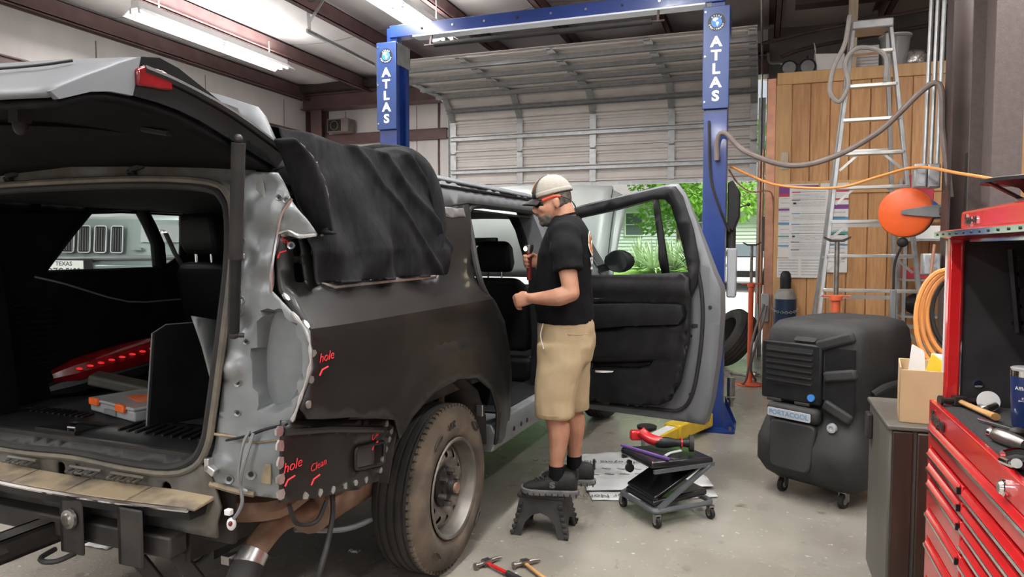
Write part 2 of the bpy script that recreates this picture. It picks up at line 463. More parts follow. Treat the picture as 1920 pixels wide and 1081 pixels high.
for k in range(NS):
    sb = k*SEC
    poly = [(q, d) for q, d in ribs]+[(q, d-.008) for q, d in reversed(ribs)]
    mb = MB(); mb.prism(poly, lambda q, d, t: on_door(sb, q*1.0, d)+Vector((t, 0, 0)), DXL+.04, DXR-.04)
    sec = mb.build('door_section', 'door_panel', door, world=True, angle=25)
    for x in [DXL+.09, DXL+1.25, DXL+2.44, DXL+3.63, DXR-.09]:
        st = MB()
        for (q0, q1) in ((.02, .515),):
            for d0, d1, w_ in ((.028,.034,.05),(.0,.03,.006)):
                vs = [on_door(sb, q, d)+Vector((x+sx*w_, 0, 0)) for q in (q0, q1) for d in (d0, d1) for sx in (-1, 1)]
                st.add(vs, [(0,1,3,2),(4,6,7,5),(0,4,5,1),(2,3,7,6),(0,2,6,4),(1,5,7,3)])
        st.build('stile', 'galv', sec, world=True)
        hg = MB(); vs = [on_door(sb, q, d)+Vector((x+sx*.03, 0, 0)) for q in (.45, .535+.05) for d in (.034, .042) for sx in (-1, 1)]
        hg.add(vs, [(0,1,3,2),(4,6,7,5),(0,4,5,1),(2,3,7,6),(0,2,6,4),(1,5,7,3)]); a0 = on_door(sb, .527, .048)
        hg.cyl(a0+Vector((x-.035,0,0)), a0+Vector((x+.035,0,0)), .011, n=8); hg.build('hinge', 'galv', sec, world=True)
    if True:
        s_ = MB(); prof = [(.255,.034),(.255,.10),(.262,.10),(.262,.042),(.318,.042),(.318,.10),(.325,.10),(.325,.034)]
        s_.prism(prof, lambda q, d, t: on_door(sb, q-.05, d*.8+.006)+Vector((t,0,0)), DXL+.05, DXR-.05); s_.build('strut', 'galv', sec, world=True)
bs = MB(); bs.box((DXL+.04, YD-.16, 2.555), (DXR-.04, YD-.10, 2.605)); bs.build('bottom_seal', 'galv', door, world=True)
for X in (DXL-.01, DXR+.01):
    tr = MB(); pts = [Vector((X, YD-.10, 0.0)), Vector((X, YD-.10, 3.66))]
    for i in range(1, 9):
        a = i/8*math.pi/2; pts.append(Vector((X, YD-.10-.34+.34*math.cos(a), 3.66+.34*math.sin(a))))
    pts += [Vector((X, 7.0, 4.06))]
    tr.tube(pts, .028, n=6, flat=.5); tr.build('track', 'galv', door, world=True)
    an = MB(); an.box((X-.04 if X > -1 else X-.05, YD-.03, 0), (X+.05 if X < -1 else X+.06, YD-.02, 3.75)); an.box((X-.006, YD-.10, .02), (X+.006, YD-.02, 3.75)); an.build('jamb_angle', 'galv', door, world=True)
    hb = MB(); hb.bar((X, 7.05, 4.06), (X-.02, 7.05, 4.42), .04, .006, (0,1,0)); hb.bar((X-.02, 7.05, 4.40), (X+.33, 7.0, 4.40), .04, .008); hb.bar((X, 7.04, 4.16), (X+.22, 7.02, 4.40), .035, .006, (0,1,0)); hb.build('track_hanger', 'galv', door, world=True)
mat('black_hole', (.02,.02,.02), .8)
# torsion shaft and opener junk above the door on the right
sh = MB(); sh.cyl((DXL, YD-.42, 4.30), (DXR+.1, YD-.42, 4.30), .016, n=10); sh.build('torsion_shaft', 'steel', door, world=True)

# ---------------------------------------------------------------- fluorescent strip fixtures
mat('tube_glow', (1,1,1), .4, emit=(1,.99,.97), estr=30.0)
mat('fixture_white', (.82,.82,.82), .3, c2=(.78,.78,.78), scale=4)
def fixture(x, y0, z, label, watts=78):
    t = thing('fluorescent_light', label, 'ceiling light', (x, y0+1.22, z+.12), 0, 'fluorescent strip lights')
    q = MB(); q.prism([(-.045,.02),(.045,.02),(.045,.10),(-.045,.10)], lambda a,b_,s: Vector((a, s, b_)), -1.22, 1.22); q.v = [p-Vector((0,0,.12)) for p in q.v]; q.build('housing', 'fixture_white', t)
    for sx in (-1, 1):
        q = MB(); q.prism([(sx*.045,.028),(sx*.16,-.045),(sx*.163,-.04),(sx*.045,.036)], lambda a,b_,s: Vector((a, s, b_-.12)), -1.22, 1.22); q.build('reflector', 'fixture_white', t)
    for yy in (-.61, .61):
        for sx in (-1, 1):
            q = MB(); q.cyl((sx*.055, yy-.58, -.13), (sx*.055, yy+.58, -.13), .016, n=10); q.build('tube', 'tube_glow', t)
            for e in (-.595, .595):
                q = MB(); q.box((sx*.055-.014, yy+e-.014, -.15), (sx*.055+.014, yy+e+.014, -.09)); q.build('lamp_holder', 'fixture_white', t)
    ld = bpy.data.lights.new('tube_light', 'AREA'); ld.shape = 'RECTANGLE'; ld.size = .14; ld.size_y = 2.36; ld.energy = watts; ld.color = (1, .985, .95)
    lo = bpy.data.objects.new('tube_light', ld); col.objects.link(lo); lo.parent = t; lo.location = (0, 0, -.155)
    l2 = bpy.data.lights.new('ceiling_fill', 'AREA'); l2.shape = 'RECTANGLE'; l2.size = .12; l2.size_y = 2.36; l2.energy = watts*.45; l2.color = (1, .985, .95)  # upward area light added to brighten the ceiling
    lq_ = bpy.data.objects.new('ceiling_fill', l2); col.objects.link(lq_); lq_.parent = t; lq_.location = (0, 0, .004); lq_.rotation_euler = (math.pi, 0, 0)
    for e in (-.9, .9):
        q = MB(); q.bar((0, e, -.02), (0, e, cz(x)-.2-(z+.12)), .01, .01); q.build('hanger', 'galv', t)
    return t
fixture(-6.13, 5.72, 4.02, 'lit fluorescent strip light over the left wall, nearest the corner')
fixture(-3.50, 5.25, 4.02, 'lit fluorescent strip light behind the blue lift crossbar')
for x, y in ((-6.13, .3), (-3.5, -1.9), (-.9, .3), (1.6, .3), (-3.5, -5.2), (-.9, -4.5), (-.9, 3.1), (1.7, 3.9)):  # unseen fixtures added overhead to brighten the floor and right side
    fixture(x, y, 4.02, 'unseen fluorescent strip light added overhead to light the shop')
q = MB(); q.tube([(-6.1, 5.6, 4.14), (-6.0, 5.3, 4.3), (-5.9, 5.0, 4.45)], .012, n=6, smooth=4)
# ================================================================== OUTSIDE
mat('driveway', (.62,.61,.58), .7, c2=(.70,.69,.66), scale=1.2, detail=6)
mat('lawn', (.16,.32,.05), .9, c2=(.32,.50,.12), scale=9, detail=6, bump=.5, bscale=30)
def gz(y):
    if y < 14: return -.02
    if y < 23: return -.02+(y-14)/9*.35
    if y < 27: return .33+(y-23)/4*.42
    return .75+(y-27)*.02
g = MB(); g.grid(4, 30, lambda a,b_: Vector((-30+a*50, YD+.2+b_*14.2, gz(YD+.2+b_*14.2)))); struct('driveway', g, 'driveway')
g = MB(); g.grid(10, 24, lambda a,b_: Vector((-50+a*80, 25.4+b_*60, gz(25.4+b_*60)+.03*noise.noise(Vector((a*40,b_*30,0)))))); struct('lawn', g, 'lawn')
g = MB(); g.box((-50,25.25,.3),(30,25.42,.62)); struct('kerb', g, 'driveway')
# clapboard house
mat('siding', (.66,.70,.72), .6, c2=(.60,.65,.67), scale=3, stretch=(.3,1,8))
mat('roofing', (.16,.15,.15), .8, c2=(.22,.21,.2), scale=15)
mat('house_glass', (.10,.13,.14), .15)
hs = thing('house', 'pale clapboard house across the street behind the yuccas', 'building', (-3.0, 40, 1.0))
for i in range(17):
    q = MB(); z = .15+i*.2
    q.prism([(0,z),(0.05,z),(0.02,z+.21),(0,z+.21)], lambda a,b_,t: Vector((t,-a,b_)), -9, 9.5); q.build('siding_board', 'siding', hs)
q = MB(); q.box((-9,.02,-.4),(9.5,7,3.5)); q.build('wall', 'siding', hs)
q = MB(); q.box((-9.1,-.06,-.4),(9.6,.0,.16)); q.build('foundation', 'driveway', hs)
q = MB(); q.prism([(-.6,3.45),(7.6,3.45),(3.5,5.6)], lambda a,b_,t: Vector((t,a,b_)), -9.4, 9.9); q.build('roof', 'roofing', hs)
for x in (-4.5, -.6, 3.6, 6.9):
    q = MB(); q.box((x-.55,-.09,1.35),(x+.55,-.02,2.75)); f_ = q.build('window', 'fixture_white', hs)
    for s in (-1,1):
        q = MB(); q.box((x-.48,-.10,2.05 if s>0 else 1.42),(x+.48,-.085,2.68 if s>0 else 2.0)); q.build('pane', 'house_glass', f_)
# trees
mat('bark', (.13,.095,.07), .9, c2=(.20,.155,.12), scale=6, stretch=(6,6,1), bump=.6, bscale=10)
mat('leaf_a', (.22,.44,.08), .55, c2=(.42,.66,.18), scale=1.2, detail=3)
mat('leaf_b', (.12,.30,.05), .55, c2=(.26,.48,.10), scale=1.2, detail=3)
for nm in ('leaf_a', 'leaf_b'):
    n_ = M[nm].node_tree.nodes; L_ = M[nm].node_tree.links; tr_ = n_.new('ShaderNodeBsdfTranslucent'); ad = n_.new('ShaderNodeMixShader'); ad.inputs[0].default_value = .5
    pb = n_['Principled BSDF']; L_.new(pb.inputs['Base Color'].links[0].from_socket, tr_.inputs[0]); out_ = [q for q in n_ if q.type == 'OUTPUT_MATERIAL'][0]
    L_.new(pb.outputs[0], ad.inputs[1]); L_.new(tr_.outputs[0], ad.inputs[2]); L_.new(ad.outputs[0], out_.inputs[0])
def leaves(mb, c, r, n, size):
    for _ in range(n):
        while True:
            p = Vector((random.uniform(-1,1), random.uniform(-1,1), random.uniform(-1,1)))
            if .25 < p.length < 1: break
        p = Vector((c[0]+p.x*r[0], c[1]+p.y*r[1], c[2]+p.z*r[2])); s = size*random.uniform(.6,1.3)
        a = Vector((random.uniform(-1,1), random.uniform(-1,1), random.uniform(-.9,.4))).normalized(); b_ = a.cross(Vector((random.random(),random.random(),1))).normalized()
        i = len(mb.v); mb.v += [p, p+a*s*.5+b_*s*.22, p+a*s, p+a*s*.5-b_*s*.22]; mb.f.append((i,i+1,i+2,i+3))
def tree(x, y, h, r, label, m, n=9000, size=.3, lean=0, low=.35):
    z = gz(y); t = thing('tree', label, 'tree', (x, y, z), 0, 'trees across the street')
    q = MB(); q.tube([(0,0,-.2),(lean*.3,0,h*.25),(lean,0.1,h*.55),(lean*1.1,.2,h*.8)], lambda u: .36*(1-u*.75), n=10, smooth=4)
    for k in range(6):
        a = k*1.05+.4; q.tube([(lean*.6,0,h*(.32+.05*k)), (lean*.6+math.cos(a)*r*.4, math.sin(a)*r*.4, h*(.46+.05*k)), (lean*.6+math.cos(a)*r*.75, math.sin(a)*r*.75, h*(.52+.05*k))], lambda u: .11*(1-u*.8), n=6, smooth=3)
    q.build('trunk', 'bark', t)
    q = MB()
    for k in range(26):
        a = random.uniform(0,6.28); rr = r*random.uniform(.25,1); zz = h*random.uniform(low,1.0)
        leaves(q, (lean+math.cos(a)*rr, math.sin(a)*rr, zz), (r*.34,r*.34,r*.26), n//26, size)
    o = q.build('foliage', m, t, recalc=False, angle=0); o['kind'] = 'stuff'
    return t
tree(-3.9, 33, 8, 4.2, 'leafy tree with forked trunk in front of the pale house', 'leaf_a', 11000, .34, low=.30)
tree(3.4, 33.5, 9, 3.0, 'leafy tree beyond the white car, right of the lift column', 'leaf_a', 9000, .34, low=.36)
tree(-14.5, 34, 9, 5, 'tall tree hidden mostly behind the raised hood', 'leaf_b', 8000, .4, low=.25)
tree(-5, 55, 14, 6, 'dark tall tree rising behind the house roof', 'leaf_b', 8000, .5, low=.3)
tree(9, 56, 13, 6, 'broad tree far right behind the house', 'leaf_a', 7000, .5, low=.3)
tree(-22, 50, 14, 8, 'broad tree far left behind the house', 'leaf_a', 7000, .6, low=.3)
# yuccas
mat('yucca', (.34,.50,.27), .5, c2=(.58,.68,.44), scale=3, stretch=(1,1,3))
for i, (px, d) in enumerate(((1205,26.3),(1243,26.9),(1281,26.2),(1180,28.2),(1312,28.0))):
    p = W(px, 505, Y=d); t_ = MB(); hgt = [1.45,1.6,1.45,1.4,1.2][i]
    for k in range(110):
        a = random.uniform(0,6.28); e = random.uniform(.15,1.45); l = hgt*random.uniform(.75,1.05); dr = Vector((math.cos(a)*math.cos(e), math.sin(a)*math.cos(e), math.sin(e)))
        s = dr.cross(Vector((0,0,1))).normalized()*.032; m_ = dr*l*.6+Vector((0,0,.03)); e_ = dr*l-Vector((0,0,.12*(1.5-e)*l))
        j = len(t_.v); b0 = Vector((0,0,.05)); t_.v += [b0-s, b0+s, m_+s*1.1, m_-s*1.1, e_]; t_.f += [(j,j+1,j+2,j+3),(j+3,j+2,j+4)]
    t_.v = [v+Vector((p.x, p.y, gz(p.y))) for v in t_.v]
    lab = ['spiky yucca left of the door window divider', 'spiky yucca just left of the window divider, tallest', 'spiky yucca seen in the small rear door pane', 'spiky yucca nearest the tree trunk behind the mirror', 'small spiky yucca at the far right of the bed'][i]
    solo(t_, 'yucca_plant', 'yucca', lab, 'plant', (p.x, p.y, gz(p.y)), 'yuccas in the front bed', recalc=False, angle=0)
# low bushes / concrete planters behind the yuccas
mat('stone', (.30,.29,.24), .8, c2=(.38,.37,.31), scale=4)
q = MB(); q.box((-3.6,31,.6),(-1.2,31.6,1.25)); solo(q,'planter','stone','low stone planter box before the pale house','planter',(-2.4,31.3,.6), bevel=.05)
# white car parked on the drive, seen right of the lift
def simple_car(root, L_, Wd, m_body, hh=1.45):
    side = [(-.5*L_,.35),(-.5*L_,.75),(-.47*L_,.9),(-.33*L_,.98),(-.18*L_,hh-.05),(0,hh),(.2*L_,hh-.04),(.38*L_,1.0),(.49*L_,.92),(.5*L_,.55),(.49*L_,.3),(.42*L_,.22),(-.42*L_,.22)]
    q = MB(); rings = []
    for s in (-1,-.93,-.7,.7,.93,1):
        k = 1-.12*(abs(s)>.95)
        rings.append([Vector((a*(1-.01*abs(s)), s*Wd/2*(1 if b_<1.0 else .80), .25+(b_-.25)*k if b_>.9 else b_)) for a,b_ in side])
    q.loft(rings); q.build('body', m_body, root, bevel=.03)
    for a in (-.31,.31):
        for s in (-1,1):
            w_ = MB(); w_.lathe([(.05,.0),(.2,.0),(.22,.02),(.31,.02),(.33,.05),(.33,.17),(.31,.2),(.05,.2)], (a*L_, s*(Wd/2-.18) , .33), (0,s,0), 20); w_.build('wheel', 'rubber', root)
    for s in (-1,1):
        g_ = MB(); g_.prism([(-.16*L_,1.0),(-.10*L_,hh-.1),(.18*L_,hh-.1),(.3*L_,1.02)], lambda a,b_,t: Vector((a,s*(Wd/2*(.97 if b_<1.1 else .82)+t),b_)), 0, .012); g_.build('side_window', 'house_glass', root)
    g_ = MB(); g_.add([Vector((.37*L_,-.7,1.03)),Vector((.37*L_,.7,1.03)),Vector((.21*L_,.6,hh-.06)),Vector((.21*L_,-.6,hh-.06)),Vector((.385*L_,-.7,1.03)),Vector((.385*L_,.7,1.03)),Vector((.225*L_,.6,hh-.04)),Vector((.225*L_,-.6,hh-.04))],[(0,1,2,3),(7,6,5,4),(0,4,5,1),(2,6,7,3),(1,5,6,2),(3,7,4,0)]); g_.build('windshield','house_glass',root)
    for s in (-1,1):
        h_ = MB(); h_.ell((.485*L_, s*Wd*.36, .72),(.07,.2,.09)); h_.build('headlight','chrome',root)
    h_ = MB(); h_.box((.49*L_,-.45,.42),(.508*L_,.45,.6)); h_.build('grille','black_plastic',root)
mat('white_car', (.78,.80,.82), .25, coat=.5, c2=(.74,.76,.78), scale=2)
p = W(1418, 505, Y=23)
wc = thing('car', 'white car parked outside on the drive behind the orange stand', 'car', (p.x+.05, 24.2, gz(23)), R(-97))
simple_car(wc, 4.5, 1.8, 'white_car')
# ================================================================== SUV (local x = right, y = forward, z up; origin under rear axle)
SX, SY, STH = -2.37, 3.12, .035
suv = thing('suv', 'silver and black SUV with stripped rear corner and open tailgate and rear door', 'car', (SX, SY, 0), -STH)
_u = Vector((math.sin(STH), math.cos(STH), 0)); _v = Vector((math.cos(STH), -math.sin(STH), 0)); _o = Vector((SX, SY, 0))
def wl(u, v, z): return _o+_u*u+_v*v+Vector((0, 0, z))
def lw(q): d = q-_o; return d.dot(_u), d.dot(_v), d.z
def sV(px, py, v): u, _, z = lw(Wp(px, py, wl(0, v, 0), _v)); return (u, z)
def sU(px, py, u): _, v, z = lw(Wp(px, py, wl(u, 0, 0), _u)); return (v, z)
def sZ(px, py, z): u, v, _ = lw(W(px, py, Z=z)); return (u, v)
def P(u, v, z): return Vector((v, u, z))
mat('primer_black', (.009,.0085,.008), .38, c2=(.014,.013,.012), scale=4, detail=5, coat=.12)
mat('silver_body', (.15,.158,.17), .5, .2, c2=(.17,.178,.19), scale=3, spec=.4)
mat('silver_raw', (.22,.235,.24), .34, .55, c2=(.29,.30,.305), scale=7, detail=6, rough2=.5)
mat('silver_dirty', (.17,.17,.16), .5, .35, c2=(.10,.088,.07), scale=5, detail=7, rough2=.75)
mat('panel_grey',(.30,.32,.31),.4,.2,c2=(.35,.37,.36),scale=3)
mat('flange_dull', (.10,.095,.085), .6, .2, c2=(.17,.145,.11), scale=12, detail=6)
mat('bare_metal', (.66,.66,.65), .3, .9, c2=(.52,.52,.52), scale=30)
mat('interior_black', (.007,.007,.0075), .6, c2=(.011,.011,.012), scale=8, bump=.08, bscale=200, spec=.12)
mat('carpet_black', (.010,.010,.012), .9, c2=(.018,.018,.02), scale=60, bump=.3, bscale=200)
mat('headliner', (.012,.012,.012), .85, c2=(.016,.016,.016), scale=30)
mat('seat_black', (.007,.007,.008), .55, c2=(.011,.011,.012), scale=30, bump=.1, bscale=150, spec=.3)
mat('tint_glass', (.62,.74,.70), .03, trans=1.0, spec=.5, ior=1.05)
mat('pale_glass', (.86,.95,.92), .02, trans=1.0, ior=1.05)
mat('dark_glass', (.012,.014,.015), .06, coat=.5)
mat('tan_dirt', (.30,.235,.15), .8, c2=(.13,.105,.08), scale=9, detail=8, bump=.2, bscale=30, lo=.4, hi=.62)
mat('rust_pipe', (.30,.20,.14), .6, .3, c2=(.20,.11,.07), scale=9, detail=6)
mat('frame_black', (.012,.011,.011), .55, c2=(.035,.030,.026), scale=6, detail=6)
mat('red_marker', (.80,.04,.05), .6, c2=(.70,.03,.04), scale=9)
mat('tire', (.02,.019,.018), .75, c2=(.05,.043,.036), scale=3, detail=8, bump=.1, bscale=90)
mat('tire_dirty', (.055,.045,.036), .85, c2=(.16,.125,.09), scale=5, detail=9, bump=.15, bscale=40, lo=.36, hi=.68)
mat('wheel_steel', (.15,.145,.135), .42, .6, c2=(.30,.27,.23), scale=6, detail=8, rough2=.7)
mat('red_lens', (.10,.003,.005), .1, coat=.6, c2=(.20,.005,.008), scale=12)
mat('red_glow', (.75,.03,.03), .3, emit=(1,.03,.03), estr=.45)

def lerp_tab(tab, x):
    if x <= tab[0][0]: return tab[0][1]
    for (a, b_), (c_, d_) in zip(tab, tab[1:]):
        if x <= c_: return b_+(d_-b_)*(x-a)/(c_-a)
    return tab[-1][1]
TAB = [(.3,.95),(.5,.965),(.75,.99),(1.0,1.0),(1.30,1.0),(1.315,.99),(1.44,.915),(1.46,.91),(1.70,.865),(1.93,.80),(1.99,.70)]
def sidev(u, z):
    v = lerp_tab(TAB, z)
    if u < -.8: v -= .28*(-.8-u)**2
    if u > 2.6: v -= .10*((u-2.6)/1.6)**2
    return v
# --- quarter panel
arch = [(.50,.50),(.505,.60),(.485,.69),(.38,.83),(.19,.925),(-.03,.957),(-.28,.94),(-.46,.87),(-.56,.80)]
def quarter(u, z):
    v = sidev(u, z)
    r = math.hypot(u+.03, (z-.42)*1.0)
    if z < 1.12 and r < .78: v += .028*max(0, math.sin(min(1, max(0, (.78-r)/.16))*math.pi/2))
    return P(u, v, z)
qp = [(.13,1.79),(.52,1.83),(.47,1.66),(.385,1.43),(.40,1.36),(.50,1.28),(.62,1.17),(.70,1.0),(.745,.85),(.765,.60),(.70,.52),(.60,.49)] + arch + \
     [(-.58,.885),(-.85,.955),(-1.02,.985),(-1.09,1.0),(-1.115,1.04),(-1.08,1.12),(-1.06,1.20),(-1.07,1.30),(-1.10,1.36),(-1.115,1.435),(-1.10,1.55),(-1.085,1.63),(-.905,1.625),(-.915,1.45),(-.85,1.432),(-.06,1.44),(.03,1.475),(.07,1.56)]
slots = [rounded([(-1.03,1.545),(-.985,1.545),(-.985,1.605),(-1.025,1.605)], .015), rounded([(-1.04,1.455),(-.99,1.455),(-.99,1.525),(-1.035,1.525)], .015)]
q = MB(); q.sheet(qp, quarter, slots, step=.045, lines=[[(-1.06,1.302),(-.6,1.302),(0,1.303),(.46,1.305)],[(-1.08,1.316),(-.6,1.316),(0,1.317),(.44,1.319)]]); quarter_panel = q.build('quarter_panel', 'primer_black', suv, solid=.012, angle=24)
quarter_panel['label'] = 'bare black primed right quarter panel'
# window flange, silver bare-metal weld marks
q = MB(); q.tube([P(u, sidev(u,z)-.006, z) for u,z in [(-.905,1.625),(-.915,1.45),(-.85,1.432),(-.5,1.437),(-.06,1.44),(.03,1.475),(.07,1.56),(.13,1.79)]], .012, n=8); q.build('window_flange', 'bare_metal', suv)
def mark(u, z, r=.011, sx=1.0, dv=.004, fnv=sidev, m='bare_metal', par=None, name='weld_mark'):
    k = MB(); n_ = 7; c_ = []
    for i in range(n_):
        a = i/n_*6.283; rr = r*random.uniform(.75,1.2); c_.append((u+rr*sx*math.cos(a), z+rr*1.15*math.sin(a)))
    k.prism(c_, lambda p,q_,t: P(p, fnv(p,q_)+t, q_), -.004, dv); return k.build(name, m, par or quarter_panel)
for i in range(13): mark(-.86+i*.068, 1.45+.002*(i % 2))
for z in (1.50,1.56,1.62): mark(-.93, z)
for z in (1.53,1.58,1.64,1.70): mark(.07+(z-1.53)*.2, z, .010)
for u, z in ((-1.09,1.05),(-1.075,1.13),(-1.065,1.22),(-1.08,1.32),(-1.105,1.41)): mark(u, z, .012, dv=.006)
# spliced seams (ground to bright metal)
def strip(pts, wid, m, par, name, dv=.004, jit=.006):
    k = MB(); top = []; bot = []
    for i in range(len(pts)-1):
        for j in range(5):
            t = j/5; u = pts[i][0]*(1-t)+pts[i+1][0]*t; z = pts[i][1]*(1-t)+pts[i+1][1]*t
            top.append((u, z+wid/2+random.uniform(-jit,jit))); bot.append((u, z-wid/2+random.uniform(-jit,jit)))
    k.sheet(top+bot[::-1], lambda p,q_: P(p, sidev(p,q_)+dv, q_), step=.02); return k.build(name, m, par, solid=.004)
strip([(.10,1.755),(.50,1.765)], .045, 'bare_metal', quarter_panel, 'ground_seam')
strip([(-1.09,1.635),(-.90,1.63)], .04, 'bare_metal', quarter_panel, 'ground_seam')
# --- recessed lower panel behind the bumper
def lowv(u, z): return .955-.35*max(0,(-u-.85))**2-.02*max(0,(.8-z))
lp = [(-1.155,1.005),(-1.02,.975),(-.58,.885),(-.50,.83),(-.56,.72),(-.615,.64),(-.85,.67),(-1.165,.73)]
hole = rounded([(-.785,.735),(-.58,.70),(-.575,.79),(-.785,.815)], .02)
q = MB(); q.sheet(lp, lambda u,z: P(u, lowv(u,z), z), [hole], step=.05); low_panel = q.build('lower_panel', 'primer_black', suv, solid=.01)
q = MB(); q.tube([P(u, lowv(u,z)+.002, z) for u,z in hole], .007, n=6, closed=True); q.build('cutout_lip', 'primer_black', suv)
q = MB(); q.box((.84,-.90,.66),(.86,-.50,.90)); q.build('inner_plate', 'silver_raw', suv)
q = MB(); q.tube([P(u, lowv(u,z)+.004, z) for u,z in [(-1.15,.965),(-.95,.93),(-.6,.845)]], .014, n=8); q.build('bumper_ledge', 'primer_black', suv)
for i in range(6): mark(-1.06+.07*i, .722-.010*i, .012, fnv=lowv, par=low_panel)
for u,z in ((-.565,.755),(-.585,.72),(-.605,.68),(-.54,.79),(-.525,.82),(-.56,.86)): mark(u, z, .012, fnv=lowv, par=low_panel)
for z in (.76,.81,.865,.92,.97): mark(-1.165, z, .017, .9, fnv=lowv, par=low_panel)
for u in (-1.04,-.90,-.83,-.76,-.66):
    k = MB(); k.lathe([(.0,.008),(.012,.008),(.016,.004),(.018,0),(.0,0)], P(u, lowv(u,.93-.0)+.0, .945+(u+1.04)*-.23), (1,0,0), 12); k.build('plug', 'rubber', low_panel)
def scrawl(body, u, z, size, fnv, tilt=.15):
    k = MB(); k.text(body, lambda x,y,t: P(u+x+.25*y, fnv(u+x,z+y)+.003+t, z+y*1.1+tilt*x), size, .002, bold=-.0006); k.build('marker_word', 'red_marker', quarter_panel)
    k = MB(); k.tube([P(u+a-.03, fnv(u+a,z+b_)+.004, z+b_-.03) for a,b_ in ((.03,-.005),(.0,-.012),(-.012,-.03))], .003, n=5); k.build('marker_arrow', 'red_marker', quarter_panel)
scrawl('hole', -1.0, 1.20, .042, sidev, .1); scrawl('hole', -1.115, .845, .045, lowv, .1); scrawl('Clean', -1.0, .815, .035, lowv, .1); scrawl('Clean', -.63, .84, .038, lowv, .3); scrawl('Clean', -1.06, 1.60, .024, sidev, -.4)
# --- silver rear corner (tail lamp pocket, D pillar)
A_ = Vector((-1.215, .60)); D_ = Vector((.135, .40)); DL = D_.length; Dn = D_/DL; Nn = Vector((-Dn.y, Dn.x))     # (u,v) frame, Nn points rearward-right
nW = (_u*Nn.x+_v*Nn.y); pW = wl(A_.x, A_.y, 0)
def sP(px, py):
    u, v, z = lw(Wp(px, py, pW, nW)); return ((Vector((u, v))-A_).dot(Dn), z)
cpx = [(432,338),(470,322),(520,325),(545,372),(575,412),(592,440),(560,448),(522,436),(515,480),(510,545),(548,585),(580,620),(586,690),(570,740),(552,782),(541,800),(533,860),(530,935),(470,928),(395,905),(388,880),(402,840),(410,780),(420,690),(428,600),(440,520),(452,440),(448,380)]
cpoly = [sP(*p) for p in cpx]
pocket = [sP(*p) for p in [(500,560),(545,590),(572,625),(576,690),(560,745),(540,775),(490,790),(470,740),(468,660),(478,600)]]
pocket3 = rounded(inset(pocket, .030), .03, 3); pocket2 = rounded(inset(pocket, .028), .03, 3); pocket = rounded(pocket, .04, 3)
def blob(p, q_, px, py, r, h):
    c_ = sP(px, py); d = math.hypot(p-c_[0], q_-c_[1]); return h*max(0, math.cos(min(1, d/r)*math.pi/2))
def cornerfn(p, q_):
    off = 0
    if inpoly(p, q_, pocket2): off -= .07
    else:
        pass
    off += blob(p,q_,437,690,.05,.035)+blob(p,q_,425,870,.035,.02)-blob(p,q_,448,600,.05,.02)-blob(p,q_,470,480,.035,.015)-blob(p,q_,530,380,.02,.012)-blob(p,q_,530,405,.02,.012)+blob(p,q_,480,860,.10,.025)
    off += .012*math.sin(q_*38)*(p > .22)*(q_ > 1.45)
    if p < .05: off += .02*(1-p/.05)
    w_ = A_+Dn*p+Nn*off
    return P(w_.x, w_.y, q_)
q = MB(); q.sheet(cpoly, cornerfn, step=.022, lines=[pocket+pocket[:1], pocket3+pocket3[:1]]); corner = q.build('rear_corner', 'silver_raw', suv, solid=.01, angle=50); corner['label'] = 'bare silver inner rear corner with lamp pocket'
def on_corner(px, py, o_=.004):
    p, q_ = sP(px, py); b_ = cornerfn(p, q_); return b_+Vector((Nn.y, Nn.x, 0))*o_
for px, py, r in ((452,562,.008),(445,585,.008),(462,640,.006),(446,717,.008),(446,773,.007),(475,885,.011),(430,897,.010),(545,460,.007),(536,375,.006),(523,370,.006),(455,450,.005)):
    k = MB(); c_ = on_corner(px, py, .0); nr = Vector((Nn.y, Nn.x, 0)); k.lathe([(r*.1,.002),(r,.002),(r*1.7,.006),(r*1.9,0),(r*.1,0)], c_, nr, 10); k.build('hole_rim', 'silver_raw', corner)
    k = MB(); k.cyl(c_+nr*.001, c_+nr*.0035, r*.85, n=10); k.build('hole', 'black_hole', corner)
for px, py in ((450,540),(452,565),(447,460),(455,480)):
    k = MB(); c_ = on_corner(px,py,.003); k.box((-.006,-.002,-.009),(.006,.004,.009), Matrix.Translation(c_)); k.build('clip', 'bare_metal', corner, bevel=.002)
q = MB(); q.tube([on_corner(x,y,.006) for x,y in [(548,585),(575,618),(583,655),(582,690),(565,745),(550,785),(538,800)]], lambda t: .006+.003*math.sin(t*40), n=7, smooth=3); q.build('torn_edge', 'bare_metal', corner)
q = MB(); q.tube([on_corner(x,y,.006) for x,y in [(522,436),(540,432),(560,442),(592,440)]], lambda t: .006+.002*math.sin(t*50), n=7, smooth=3); q.build('torn_edge', 'bare_metal', corner)
q = MB(); q.tube([on_corner(x,y,.006) for x,y in [(548,372),(530,400),(518,440),(513,500),(510,545)]], .006, n=6, smooth=3); q.build('flange_edge', 'bare_metal', corner)
q = MB(); q.tube([on_corner(x,y,.006) for x,y in [(400,812),(440,818),(480,826),(532,822)]], .005, n=6, smooth=3); q.build('seam_sealer', 'tan_dirt', corner)
q = MB(); q.tube([on_corner(x,y,.006) for x,y in [(395,905),(440,918),(478,925)]], .010, n=6, smooth=3); q.build('seam_sealer', 'tan_dirt', corner)
k = MB(); c_ = on_corner(503,885,.003); k.box((-.02,-.004,-.035),(.02,.006,.035), Matrix.Translation(c_)); k.build('foam_patch', 'tan_dirt', corner, bevel=.004)
k = MB(); c_ = on_corner(398,870,.01); k.box((-.012,-.012,-.025),(.03,.012,.0), Matrix.Translation(c_) @ Matrix.Rotation(.5,4,'Y')); k.box((-.02,-.012,-.02),(.0,.012,.025), Matrix.Translation(c_)); k.build('bracket', 'bare_metal', corner, bevel=.003)
